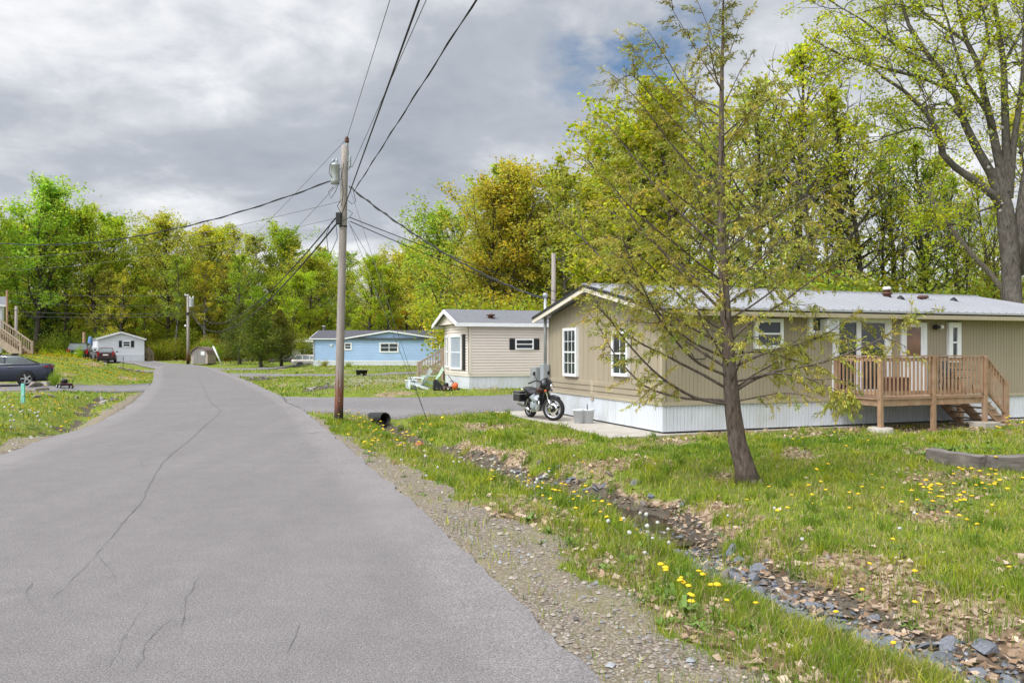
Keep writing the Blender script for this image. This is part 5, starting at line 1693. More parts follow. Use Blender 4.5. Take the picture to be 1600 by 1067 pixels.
Y = G(652, 609)[1] - 0.2
Y = 36.2
adirondack('white plastic garden chair with tall slatted back on the lawn', 652, 606, Y, math.radians(-100), M['chairwhite'])
adirondack('pale green plastic garden chair on the lawn nearest the cream home', 671, 606, Y + .5, math.radians(-75), M['chairgreen'])
X = (642 - 800) * Y / F
st_ = thing('side_table', 'small low white plastic table beside the white garden chair', 'table', (X, Y + .1, gz(X, Y)), .3)
mb = MB(); mb.box(-.26, .26, -.2, .2, .36, .4); mb.build('tabletop', M['chairwhite'], st_, bevel=.01)
for sx in (-.2, .2):
    for sy in (-.15, .15):
        mb = MB(); mb.box(sx - .03, sx + .03, sy - .03, sy + .03, 0, .36); mb.build('leg', M['chairwhite'], st_)
X, Y = GR(565, 588)
tb_ = thing('plastic_tub', 'black plastic tub standing on the lawn before the blue home', 'tub', (X, Y, gz(X, Y)))
mb = MB(); mb.lathe([(0, 0), (.36, 0), (.42, .42), (.45, .42), (.45, .46), (.38, .46), (.33, .06), (0, .06)], 18); mb.build('tub', M['black'], tb_)
X, Y = GR(192, 573)
mb = MB(); mb.tube([(0, 0, -.1), (.05, 0, .9)], .025, 6); mb.bar((-.15, 0, .62), (.2, 0, .68), .03, .02); o = mb.build('marker_stake', M['darkmetal']); o.location = (X, Y, gz(X, Y)); tag(o, 'thin dark marker stake on the small grass island', 'stake')
X, Y = GR(376, 569)
mb = MB(); mb.box(-.1, .1, -.1, .1, 0, 1.9); mb.box(-.2, .2, -.3, .3, 1.3, 1.6); o = mb.build('mailbox_post', M['white']); o.location = (X, Y, gz(X, Y)); tag(o, 'white post with box in front of the left cedar trunk', 'mailbox')
# ------------------------------------------------------------------ trees
class Leaves:
    def __init__(s):
        s.c, s.sz, s.col, s.dir, s.asp = [], [], [], [], []

    def add(s, c, sz, col, d=None, asp=.7):
        n = len(c)
        s.c.append(c); s.sz.append(sz if hasattr(sz, '__len__') else np.full(n, sz)); s.col.append(col)
        s.dir.append(d if d is not None else NR.normal(size=(n, 3)))
        s.asp.append(np.full(n, asp))

    def build(s, name, mat, parent=None, flat=0.0):
        c = np.vstack(s.c); sz = np.concatenate(s.sz); col = np.vstack(s.col); d = np.vstack(s.dir); asp = np.concatenate(s.asp)
        n = len(c)
        d = d / (np.linalg.norm(d, axis=1)[:, None] + 1e-9)
        r = NR.normal(size=(n, 3)); r[:, 2] *= (1 - flat)
        if flat: r = r * (1 - flat * .5) + np.cross(d, [0, 0, 1.]) * flat
        w = r - d * (r * d).sum(1)[:, None]; w /= (np.linalg.norm(w, axis=1)[:, None] + 1e-9)
        nrm = np.cross(d, w)
        h = sz[:, None] / 2
        a = c - d * h; b = c + d * h
        l = c + w * h * asp[:, None] + nrm * h * .25; rr = c - w * h * asp[:, None] + nrm * h * .25
        V = np.stack([a, l, b, rr], 1).reshape(-1, 3)
        f = np.arange(n * 4).reshape(n, 4)
        return npmesh(name, V, f, mat, parent, col=np.repeat(col, 4, 0))


def limb(start, d, length, n, wig, up, r):
    pts = [Vector(start)]; d = Vector(d).normalized()
    for i in range(n):
        d = (d + Vector((r.gauss(0, wig), r.gauss(0, wig), r.gauss(0, wig * .7) + up))).normalized()
        pts.append(pts[-1] + d * length / n)
    return pts


def leafcols(n, v=.28, hue=.12, warm=0.0):
    b = NR.normal(1, v, (n, 1)).clip(.35, 1.8)
    c = np.repeat(b, 3, 1)
    c[:, 0] *= NR.normal(1 + warm, hue, n).clip(.6, 1.6); c[:, 2] *= NR.normal(1, .2, n).clip(.4, 1.6)
    return c


def forest_tree(seed, H, crown_lo, spread, dens, leaf, nl, lean=.04, bark='bark_dark', top_round=True, twigs=7, trunk_r=None):
    """one prototype: trunk mesh with limbs + crown mesh of leaf faces; built at the origin"""
    r = random.Random(seed)
    global NR
    NR = np.random.default_rng(seed)
    T = MB(); Lv = Leaves()
    tr = trunk_r or H * .0155
    tp = limb((0, 0, -.3), (r.gauss(0, lean), r.gauss(0, lean), 1), H * .94, 9, .05, .04, r)
    T.tube(tp, [tr * (1.25 if i == 0 else 1) * (1 - .88 * (i / 9) ** 1.15) for i in range(10)], 8)
    def at(f):
        k = min(int(f * 9), 8); return tp[k].lerp(tp[k + 1], f * 9 - k), tr * (1 - .88 * f ** 1.15)
    ga = r.uniform(0, 6)
    for i in range(nl):
        f = crown_lo + (1 - crown_lo) * ((i + r.random() * .8) / nl) ** .9
        f = min(f, .985)
        p, rad = at(f); ga += 2.4 + r.uniform(-.5, .5)
        q = (f - crown_lo) / (1 - crown_lo)
        prof = (math.sin(math.pi * min(1, .18 + .8 * q)) ** .7) if top_round else (1.05 - .85 * q)
        ln = spread * prof * r.uniform(.65, 1.15)
        el = r.uniform(.25, .75) + q * .7
        d = Vector((math.cos(ga) * math.cos(el), math.sin(ga) * math.cos(el), math.sin(el)))
        lp = limb(p, d, ln, 5, .14, .05, r)
        r0 = rad * r.uniform(.35, .55) + .012
        T.tube(lp, [r0 * (1 - .8 * k / 5) for k in range(6)], 5, caps=False)
        for j in range(twigs):
            fj = r.uniform(.3, 1.0); k = min(int(fj * 5), 4); s = lp[k].lerp(lp[k + 1], fj * 5 - k)
            td = (lp[k + 1] - lp[k]).normalized() * .5 + Vector((r.gauss(0, .6), r.gauss(0, .6), r.gauss(.15, .45)))
            tl = ln * r.uniform(.18, .38) + .3
            q2 = limb(s, td, tl, 3, .22, .05, r)
            T.tube(q2, [r0 * .22 + .008, r0 * .16 + .006, r0 * .1 + .005, .004], 4, caps=False)
            m = int(dens * r.uniform(.4, 1.5))
            if r.random() < .3: m = int(m * .1)
            else: m = int(m * 1.25)
            cc = np.array([list(q2[min(int(u * 3), 2)].lerp(q2[min(int(u * 3), 2) + 1], u * 3 - int(u * 3) if u < 1 else 1)) for u in NR.uniform(.15, 1, m)]) if m else None
            if m:
                cc = cc + NR.normal(0, tl * .17 + .05, (m, 3)) * [1, 1, .6]
                base = r.gauss(1, .12); warm = r.gauss(0, .07)
                dd = NR.normal(size=(m, 3)); dd[:, 2] *= .5
                Lv.add(cc, leaf * NR.uniform(.6, 1.3, m), leafcols(m, .2, .1, warm) * base, dd)
    root = bpy.data.objects.new('proto_tree', None)
    tm = T.build('trunk', M[bark], root, fix=False)
    cm = Lv.build('crown', M['leaf'], root, flat=.25)
    return root, tm, cm


def bush(seed, H, W, n, leaf, stems=9):
    r = random.Random(seed)
    global NR
    NR = np.random.default_rng(seed)
    T = MB(); Lv = Leaves()
    for i in range(stems):
        a = r.uniform(0, 6.3); d = Vector((math.cos(a) * W / H * .7, math.sin(a) * W / H * .7, 1))
        s = (r.gauss(0, W * .1), r.gauss(0, W * .1), -.1)
        lp = limb(s, d, H * r.uniform(.6, 1.0), 6, .16, .05, r)
        T.tube(lp, [.02 * H / 3 * (1 - .8 * k / 6) + .006 for k in range(7)], 4, caps=False)
        for j in range(7):
            f = r.uniform(.2, 1); k = min(int(f * 6), 5); c = lp[k].lerp(lp[k + 1], f * 6 - k)
            m = int(n / stems / 7 * r.uniform(.5, 1.5))
            if m < 1: continue
            cc = np.array(c)[None] + NR.normal(0, W * .11, (m, 3)) * [1, 1, .7]
            cc[:, 2] = np.abs(cc[:, 2])
            Lv.add(cc, leaf * NR.uniform(.6, 1.3, m), leafcols(m, .22, .1, r.gauss(0, .1)) * r.gauss(1, .2))
    root = bpy.data.objects.new('proto_bush', None)
    return root, T.build('stems', M['bark_dark'], root, fix=False), Lv.build('foliage', M['leaf'], root, flat=.2)


def cedar(seed, H, W, n, mat_leaf='needle', conic=1.0, bark='bark_grey', leaf=.16, lo=.12):
    r = random.Random(seed)
    global NR
    NR = np.random.default_rng(seed)
    T = MB(); Lv = Leaves()
    tp = limb((0, 0, -.2), (r.gauss(0, .03), r.gauss(0, .03), 1), H * .96, 8, .02, .05, r)
    T.tube(tp, [H * .022 * (1 - .9 * i / 8) + .01 for i in range(9)], 8)
    nb = int(n / 95)
    for i in range(nb):
        f = lo + (1 - lo) * (i + r.random()) / nb
        p = tp[min(int(f * 8), 7)].lerp(tp[min(int(f * 8), 7) + 1], f * 8 - min(int(f * 8), 7))
        q = (f - lo) / (1 - lo)
        prof = max(.06, (1 - q ** 1.4) ** .8) * (.55 + .45 * min(1, q * 4 + .3)) if conic else 1
        ln = W / 2 * prof * r.uniform(.65, 1.12); a = r.uniform(0, 6.3); el = r.uniform(.05, .7)
        d = Vector((math.cos(a) * math.cos(el), math.sin(a) * math.cos(el), math.sin(el)))
        lp = limb(p, d, ln, 3, .12, .04, r)
        T.tube(lp, [.03, .02, .012, .005], 4, caps=False)
        m = 95
        u = NR.uniform(.15, 1.05, m)
        cc = np.array([list(Vector(p).lerp(lp[-1], x)) for x in u]) + NR.normal(0, ln * .10 + .07, (m, 3)) * [1, 1, 1.1]
        dd = np.array(d)[None] + NR.normal(0, .6, (m, 3)) + [0, 0, .5]
        Lv.add(cc, leaf * NR.uniform(.6, 1.4, m), leafcols(m, .25, .12, r.gauss(0, .1)) * r.gauss(1, .16), dd, .4)
    root = bpy.data.objects.new('proto_cedar', None)
    return root, T.build('trunk', M[bark], root, fix=False), Lv.build('crown', M[mat_leaf], root)


def place(proto, name, label, cat, loc, rz, s, color, group):
    """a new thing sharing the prototype's meshes"""
    root, a, b = proto
    t = thing(name, label, cat, loc, rz, group)
    t.scale = s if hasattr(s, '__len__') else (s, s, s)
    for src in (a, b):
        c = src.copy(); c.parent = t; COL.objects.link(c)
        c.name = src.name.split('.')[0]
        c.color = (*color, 1)
    return t


PROT = {
    'oak': [forest_tree(21, 20, .24, 8.2, 46, .30, 36, twigs=9, lean=.06), forest_tree(22, 20, .28, 7.8, 44, .30, 36, twigs=9, lean=.06)],
    'round': [forest_tree(31, 18, .2, 7.2, 46, .29, 38, twigs=9), forest_tree(32, 18, .22, 7.4, 44, .29, 36, twigs=9)],
    'slim': [forest_tree(41, 20, .3, 5.0, 36, .28, 32, twigs=7), forest_tree(42, 20, .34, 4.8, 32, .28, 30, twigs=7, bark='bark_grey')],
    'airy': [forest_tree(51, 20, .38, 4.3, 15, .25, 30, twigs=8, bark='bark_grey'), forest_tree(52, 20, .3, 4.2, 17, .26, 30, twigs=8)],
    'near': [forest_tree(61, 17, .3, 4.2, 12, .22, 34, twigs=9, bark='bark_dark', top_round=True), forest_tree(62, 17, .34, 3.6, 11, .22, 30, twigs=9, bark='bark_dark'), forest_tree(63, 17, .28, 4.4, 11, .21, 32, twigs=9, bark='bark_grey')],
    'under': [bush(71, 5.5, 5.2, 5200, .19, 11), bush(72, 5, 6, 5200, .19, 11), bush(73, 6.5, 4.4, 5200, .18, 11)],
    'nearbush': [bush(75, 4, 4.6, 9000, .12, 13), bush(76, 4.4, 4, 9000, .12, 13)],
    'cedar': [cedar(81, 7.2, 5.0, 15000, leaf=.17), cedar(82, 7.0, 4.2, 12000, leaf=.17)],
    'pine': [cedar(85, 15, 7, 9000, leaf=.34, lo=.2, bark='bark_dark')],
}
for v in PROT.values():
    for root, a, b in v:
        for o in (a, b):
            COL.objects.unlink(o)
PH = {'oak': 20, 'round': 18, 'slim': 20, 'airy': 20, 'near': 17, 'under': 5.6, 'nearbush': 4.2, 'cedar': 7.2, 'pine': 15}
YG, BG, OL, RU, DG, LG = (.49, .50, .065), (.38, .46, .055), (.43, .45, .08), (.49, .45, .08), (.06, .1, .02), (.44, .51, .09)
CN = {YG: 'yellow green', BG: 'bright green', OL: 'olive green', RU: 'rust tinged', LG: 'pale green'}
RT_ = random.Random(3)


def jit(c, a=.12):
    return tuple(max(.005, x * RT_.uniform(1 - a, 1 + a)) for x in c)


def tree_at(kind, px, py_top, Y, col, label, name='broadleaf_tree', cat='tree', group=None, idx=None, wide=1.0, zoff=0.):
    X = (px - 800) * Y / F; z = gz(X, Y) + zoff
    H = CZ - (py_top - HZ) * Y / F - z
    s = H / PH[kind]
    pr = PROT[kind][(idx if idx is not None else RT_.randrange(99)) % len(PROT[kind])]
    return place(pr, name, label, cat, (X, Y, z - .05), RT_.uniform(0, 6.28), (s * wide, s * wide, s), jit(col), group)


def zone_of(px):
    for lim, nm in ((110, 'at the left edge of the wood'), (240, 'behind the white gable end home'), (335, 'behind the distant pole'), (480, 'behind the dark cedars'), (690, 'behind the blue home'), (880, 'behind the cream home'), (1150, 'behind the gable of the tan home'), (1420, 'behind the tan home roof'), (9999, 'beyond the right end of the tan home')):
        if px < lim: return nm


KN = {'oak': 'broad', 'round': 'round crowned', 'slim': 'slender', 'airy': 'thin leaved', 'near': 'leafy', 'under': 'low', 'nearbush': 'low', 'pine': 'dark'}


def wood(kind, px, top, Y, col, **k):
    tree_at(kind, px, top, Y, col, f'{KN[kind]} {CN[col]} tree {zone_of(px)}', group='trees of the spring wood', **k)


# skyline trees, left to right (column, treetop row, depth, colour)
for a in [('oak', -40, 290, 96, OL), ('oak', 55, 292, 100, LG), ('round', 112, 330, 108, YG), ('oak', 150, 335, 104, YG), ('round', 195, 342, 110, YG), ('slim', 228, 350, 112, YG), ('oak', 262, 347, 106, OL), ('round', 305, 352, 114, RU),
          ('slim', 335, 365, 112, OL), ('airy', 372, 345, 118, OL), ('slim', 398, 362, 110, OL), ('round', 430, 358, 112, BG), ('slim', 458, 366, 112, OL), ('airy', 490, 372, 118, OL), ('slim', 515, 390, 116, BG), ('slim', 545, 388, 112, OL), ('airy', 572, 395, 116, OL), ('round', 600, 402, 106, OL), ('round', 636, 398, 104, YG), ('oak', 662, 388, 98, OL),
          ('round', 700, 330, 78, OL), ('oak', 752, 288, 72, RU), ('oak', 790, 274, 70, YG), ('round', 832, 268, 74, OL), ('airy', 862, 238, 70, OL), ('slim', 890, 262, 66, OL), ('oak', 925, 232, 66, OL), ('round', 965, 205, 62, YG), ('airy', 1010, 180, 60, OL), ('round', 1060, 150, 58, YG)]:
    wood(*a)
for a in [('near', 1195, 110, 46, OL, 0), ('near', 1228, 18, 48, YG, 1), ('near', 1272, 140, 44, BG, 2), ('near', 1318, 118, 46, BG, 0), ('near', 1362, 150, 47, YG, 1), ('near', 1400, 190, 50, BG, 2), ('near', 1445, 200, 48, BG, 0), ('near', 1500, 210, 52, YG, 1), ('near', 1640, 140, 50, YG, 2), ('near', 1150, 190, 52, BG, 2), ('near', 1105, 200, 54, YG, 0), ('near', 1560, 250, 56, BG, 1)]:
    wood(*a[:5], idx=a[5])
for px in range(-760, -100, 60):
    wood(RT_.choice(['oak', 'round', 'slim']), px, 320 + RT_.uniform(-20, 30), 104 + RT_.uniform(-4, 8), RT_.choice([OL, YG, BG]))
# second and third rows fill the gaps lower down
for px in range(-120, 700, 28):
    top = np.interp(px, [-120, 60, 150, 350, 450, 620, 700], [330, 330, 370, 385, 390, 420, 380])
    wood(RT_.choice(['slim', 'round', 'oak', 'airy', 'slim']), px + RT_.uniform(-12, 12), top + RT_.uniform(5, 40), 124 + RT_.uniform(-4, 8), RT_.choice([OL, YG, OL, BG, RU]))
for px in range(-100, 680, 42):
    wood(RT_.choice(['slim', 'airy', 'slim', 'round']), px + RT_.uniform(-14, 14), RT_.uniform(390, 460), 102 + RT_.uniform(-3, 6), RT_.choice([OL, BG, YG, BG]))
for px in range(690, 1050, 44):
    wood(RT_.choice(['round', 'slim', 'oak']), px + RT_.uniform(-12, 12), np.interp(px, [690, 800, 1000, 1180], [360, 320, 250, 220]) + RT_.uniform(0, 50), 86 + RT_.uniform(-4, 6), RT_.choice([OL, YG, OL, BG, RU]))
for px in range(1150, 1720, 70):
    wood('airy', px + RT_.uniform(-14, 14), 340 + RT_.uniform(0, 60), 70 + RT_.uniform(-4, 8), RT_.choice([BG, YG, OL]))
for px in range(1215, 1560, 38):
    wood('near', px + RT_.uniform(-9, 9), np.interp(px, [1215, 1360, 1560], [150, 210, 290]) + RT_.uniform(0, 60), 52 + RT_.uniform(-6, 6), RT_.choice([BG, YG, BG]), wide=.6)


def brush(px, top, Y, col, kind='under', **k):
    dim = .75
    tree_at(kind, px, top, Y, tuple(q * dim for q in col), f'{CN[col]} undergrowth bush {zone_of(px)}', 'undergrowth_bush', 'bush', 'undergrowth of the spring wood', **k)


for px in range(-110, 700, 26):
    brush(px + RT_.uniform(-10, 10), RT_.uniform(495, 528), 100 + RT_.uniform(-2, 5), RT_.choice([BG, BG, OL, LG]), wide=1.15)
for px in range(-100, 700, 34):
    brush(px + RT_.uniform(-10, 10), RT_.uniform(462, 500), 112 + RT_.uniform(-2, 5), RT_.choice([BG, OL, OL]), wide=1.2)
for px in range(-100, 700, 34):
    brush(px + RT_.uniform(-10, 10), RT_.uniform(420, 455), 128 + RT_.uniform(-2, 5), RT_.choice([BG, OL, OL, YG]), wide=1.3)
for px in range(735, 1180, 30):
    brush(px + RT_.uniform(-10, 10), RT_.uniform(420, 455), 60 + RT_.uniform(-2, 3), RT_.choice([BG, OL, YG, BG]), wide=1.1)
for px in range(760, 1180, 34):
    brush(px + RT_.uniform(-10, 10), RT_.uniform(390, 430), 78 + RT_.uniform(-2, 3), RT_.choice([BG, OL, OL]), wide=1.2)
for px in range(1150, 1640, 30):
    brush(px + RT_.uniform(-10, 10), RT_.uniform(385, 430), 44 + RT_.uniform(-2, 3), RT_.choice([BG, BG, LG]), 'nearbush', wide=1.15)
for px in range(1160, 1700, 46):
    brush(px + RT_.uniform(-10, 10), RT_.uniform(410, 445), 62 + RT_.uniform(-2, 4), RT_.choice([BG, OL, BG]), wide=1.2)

# named individuals
tree_at('cedar', 408, 462, 78, (.17, .19, .03), 'dense dark cedar with a bare trunk foot, right of the pair', 'cedar_tree', 'tree', 'dark cedars by the road', 0, 1.25)
tree_at('cedar', 374, 466, 84, (.13, .15, .03), 'dense dark cedar set further back, left of the pair', 'cedar_tree', 'tree', 'dark cedars by the road', 1, 1.3)
tree_at('cedar', 440, 476, 81, (.15, .17, .03), 'smaller dark cedar hugging the right side of the pair', 'cedar_tree', 'tree', 'dark cedars by the road', 1, 1.35)
tree_at('pine', 82, 418, 104, (.09, .15, .06), 'dark bluish pine among the pale trees at the left', 'pine_tree', 'tree')
tree_at('pine', 56, 445, 108, (.08, .13, .06), 'smaller dark pine left of the bluish pine', 'pine_tree', 'tree')
tree_at('nearbush', 92, 532, 60, (.32, .46, .03), 'bright leafy sapling on the bank before the black vehicle', 'sapling', 'sapling', None, 0, .8)
tree_at('nearbush', 121, 533, 62, (.3, .42, .03), 'thin bright sapling in front of the black vehicle tailgate', 'sapling', 'sapling', None, 1, .42)
tree_at('nearbush', 85, 573, 38.0, (.25, .36, .05), 'small leafy shrub at the tail of the dark sedan', 'shrub', 'shrub', None, 1, .6)
for px, top, Y, lab in ((506, 556, 76, 'young sapling before the left end of the blue home'), (545, 560, 76, 'tiny sapling before the blue home right of the pole'), (463, 574, 62, 'twiggy pale shrub on the lawn left of the pole, nearer the car'), (470, 580, 60, 'low twiggy shrub on the lawn beside the driveway')):
    tree_at('nearbush', px, top, Y, (.36, .42, .12), lab, 'sapling', 'sapling', None, 0, .7)

# ------------------------------------------------------------------ the leaning conifer in front of the tan home
TY = 12.05
tk = [(1172, 756), (1163, 728), (1152, 690), (1145, 640), (1141, 590), (1136, 520), (1131, 450), (1128, 390), (1127, 300), (1127, 200), (1128, 110), (1130, 40), (1131, -8)]
tb0 = P(*tk[0], TY); tb0.z = gz(tb0.x, tb0.y)
hem = thing('conifer_tree', 'tall thin conifer with drooping olive needles and bare spreading limbs on the near lawn', 'tree', tuple(tb0))
tpts = [P(a, b, TY) - tb0 for a, b in tk]; tpts[0].z = -.1
trad = [.21, .152, .136, .122, .106, .09, .075, .066, .053, .041, .029, .017, .006]
mb = MB(); mb.tube(tpts, trad, 14)
r = random.Random(5)
for k in range(7):
    a = k * .9 + .2; mb.tube([Vector((math.cos(a) * .13, math.sin(a) * .13, .16)) + tpts[0], Vector((math.cos(a) * .27, math.sin(a) * .27, -.04)) + tpts[0]], [.06, .025], 6)
NR = np.random.default_rng(12)
Lv = Leaves(); TW_ = MB()


def trunk_at(py):
    for i in range(len(tk) - 1):
        if tk[i + 1][1] <= py <= tk[i][1]:
            f = (tk[i][1] - py) / (tk[i][1] - tk[i + 1][1]); return tpts[i].lerp(tpts[i + 1], f), trad[i] * (1 - f) + trad[i + 1] * f
    return tpts[-1], .01


def spray(p, d, ln, top=0.):
    """a hanging branchlet with its needles"""
    q = limb(p, d, ln, 4, .12, -.14 if not top else -.05, r)
    TW_.tube(q, [.0045, .0038, .003, .0022, .0012], 3, caps=False)
    n = int(ln * 120)
    u = NR.uniform(.08, 1.04, n)
    qa = np.array([list(x) for x in q])
    idx = np.minimum((u * 4).astype(int), 3); fr = (u * 4 - idx)[:, None]
    c = qa[idx] * (1 - fr) + qa[idx + 1] * fr
    ax = qa[-1] - qa[0]; ax /= np.linalg.norm(ax) + 1e-9
    dd = ax[None] * .8 + NR.normal(0, .5, (n, 3)) + [0, 0, -.38]
    sz = NR.uniform(.04, .085, n)
    dn = dd / np.linalg.norm(dd, axis=1)[:, None]
    c = c + dn * sz[:, None] * .5 + NR.normal(0, .012, (n, 3))
    tone = r.gauss(1, .17); warm = r.gauss(.03, .1)
    Lv.add(c, sz, leafcols(n, .18, .08, warm) * tone * (1 - .35 * top), dd, .24)  # needles darkened towards the top, their silhouette against the sky painted in


def hem_limb(pts, r0, dens=1., leaf_from=.22, bl=1.):
    L = sum((pts[i + 1] - pts[i]).length for i in range(len(pts) - 1))
    # resample and roughen
    n = max(6, int(L / .16)); out = []
    acc = [0.]
    for i in range(len(pts) - 1): acc.append(acc[-1] + (pts[i + 1] - pts[i]).length)
    for k in range(n + 1):
        s = L * k / n
        i = max(j for j in range(len(acc)) if acc[j] <= s + 1e-6); i = min(i, len(pts) - 2)
        p = pts[i].lerp(pts[i + 1], (s - acc[i]) / max(1e-6, acc[i + 1] - acc[i]))
        out.append(p + Vector((r.gauss(0, .012), r.gauss(0, .012), r.gauss(0, .012))))
    for _ in range(2):
        out = [out[0]] + [(out[i - 1] + out[i] * 2 + out[i + 1]) / 4 for i in range(1, n)] + [out[-1]]
    mb.tube(out, [r0 * .8 * (1 - .86 * k / n) + .003 for k in range(n + 1)], 7, caps=False)
    m = int(L * 9 * dens)
    for k in range(m):
        f = leaf_from + (1 - leaf_from) * (k + r.random()) / m
        i = min(int(f * n), n - 1); p = out[i].lerp(out[i + 1], f * n - i); d = (out[i + 1] - out[i]).normalized()
        side = Vector((r.gauss(0, 1), r.gauss(0, 1), r.gauss(-.1, .5)))
        side = (side - d * side.dot(d)).normalized()
        ln = bl * r.uniform(.14, .46) * (1.1 - .5 * abs(f - .55))
        top = min(1, max(0, (p.z - 5) / 2))
        spray(p, d * .65 + side * .8, ln, top)
        if r.random() < .22:
            tw = limb(p, d * .7 + side, ln * 1.3, 3, .2, .02, r); mb.tube(tw, [.008, .006, .004, .002], 4, caps=False)
            for e in tw[1:]:
                spray(e, (tw[-1] - tw[0]).normalized() * .5 + Vector((r.gauss(0, .5), r.gauss(0, .5), -.2)), ln * .8, top)
    spray(out[-1], out[-1] - out[-2], .3)


LIMBS = [  # (trunk row, path in photo pixels, depth change at the tip, radius)
    (632, [(1091, 625), (1033, 592), (1000, 562), (967, 516), (932, 478)], -.9, .030), (626, [(1063, 622), (1008, 607), (962, 559), (942, 521), (922, 488)], .7, .026), (608, [(1086, 578), (1008, 539), (967, 514), (920, 462)], .2, .028),
    (578, [(1090, 545), (1050, 515), (1023, 483), (985, 440)], 1.1, .026), (560, [(1114, 551), (1066, 526), (1023, 483), (995, 452), (960, 405)], -.7, .026), (545, [(1106, 526), (1038, 486), (954, 420), (905, 365), (872, 345)], .4, .03),
    (520, [(1090, 490), (1045, 445), (1000, 400), (965, 372)], -1.2, .022), (492, [(1058, 419), (993, 348), (956, 292), (915, 250)], .3, .028), (468, [(1080, 430), (1030, 385), (985, 350), (940, 322)], 1.3, .02), (440, [(1085, 405), (1040, 372), (990, 330), (955, 290)], -1., .02),
    (395, [(1058, 329), (1008, 274), (974, 227), (945, 190)], .5, .024), (360, [(1090, 330), (1050, 300), (1010, 262), (985, 245)], -.8, .016), (308, [(1076, 258), (1033, 206), (993, 150), (962, 122)], .2, .02), (262, [(1058, 196), (1018, 150), (985, 108), (968, 125)], -.5, .017),
    (216, [(1092, 187), (1052, 150), (1010, 100), (985, 66)], .5, .014), (184, [(1076, 150), (1045, 100), (1015, 48)], -.3, .012), (140, [(1105, 105), (1075, 60), (1048, 12)], .3, .009), (95, [(1110, 55), (1092, 8)], 0, .007), (590, [(1080, 560), (1030, 500), (1000, 440), (972, 372)], -1.5, .024),
    (330, [(1090, 300), (1065, 250), (1040, 215)], 1.0, .014), (240, [(1105, 215), (1085, 170), (1070, 120)], .8, .011), (420, [(1095, 385), (1060, 345), (1020, 320), (960, 262)], .9, .018),
    (618, [(1154, 602), (1205, 581), (1286, 566), (1352, 542), (1394, 518), (1435, 492)], -.5, .028), (575, [(1190, 552), (1250, 537), (1300, 520), (1335, 488)], .6, .022), (540, [(1165, 505), (1220, 478), (1245, 455), (1290, 425), (1325, 402)], -.3, .024), (478, [(1165, 452), (1205, 447), (1240, 430)], .9, .014),
    (440, [(1160, 418), (1190, 419), (1212, 440)], -.9, .014), (600, [(1210, 583), (1262, 590), (1300, 606), (1318, 618)], -1.1, .02), (322, [(1180, 288), (1240, 240), (1275, 208)], .4, .018), (250, [(1150, 210), (1180, 168), (1200, 132)], -.3, .013), (172, [(1150, 128), (1170, 92)], .3, .01), (110, [(1145, 66), (1160, 32)], 0, .007),
    (392, [(1190, 352), (1260, 308), (1312, 290)], -.5, .018), (352, [(1185, 330), (1235, 300)], .9, .014), (500, [(1175, 480), (1225, 440), (1270, 380), (1290, 340)], .8, .018), (555, [(1185, 548), (1240, 560), (1280, 575)], 1.0, .014), (630, [(1180, 622), (1230, 612), (1262, 618)], -.9, .014), (460, [(1170, 420), (1215, 380), (1250, 350)], -1.0, .014), (285, [(1155, 262), (1185, 240), (1210, 225)], .8, .01), (610, [(1180, 585), (1235, 552), (1285, 520)], 1.3, .016)]
for py, path, dy, r0 in LIMBS:
    s, tr_ = trunk_at(py)
    pts = [s] + [P(a, b, TY + dy * (k + 1) / len(path)) - tb0 for k, (a, b) in enumerate(path)]
    hem_limb(pts, r0, 1.0 if py > 300 else .85, .16 if py < 500 else .3, 1.0 if py > 200 else .75)
# limbs toward and away from the viewer
for k in range(22):
    py = 600 - k * 24
    s, tr_ = trunk_at(py); a = r.choice([1, -1]) * (math.pi / 2 + r.uniform(-.7, .7)); f = 1 - (py - 60) / 560 * .0
    ln = r.uniform(.9, 1.9) * (.35 + .65 * min(1, (py - 20) / 380)); el = r.uniform(.25, .7)
    p = [s]; d = Vector((math.cos(a) * math.cos(el) - .25, math.sin(a) * math.cos(el), math.sin(el)))
    hem_limb(limb(s, d, ln, 4, .1, .05, r), .014, .9, .3, .85)
# leader
hem_limb([tpts[-3], tpts[-1] + Vector((0, 0, .12))], .01, 2.2, .0, .6)
# heavy drooping clump by the deck
for k in range(30):
    c = P(1318 + r.gauss(0, 11), 614 + r.gauss(0, 7), TY - 1.1 + r.gauss(0, .12)) - tb0
    spray(c, Vector((r.gauss(.0, .5), r.gauss(0, .5), -.55)), r.uniform(.18, .36))
hem_t = mb.build('trunk', M['bark_hem'], hem, fix=False)
Lv.build('crown', M['needle'], hem).color = (.36, .355, .065, 1)
TW_.build('twigs', M['bark_hem'], hem, fix=False)

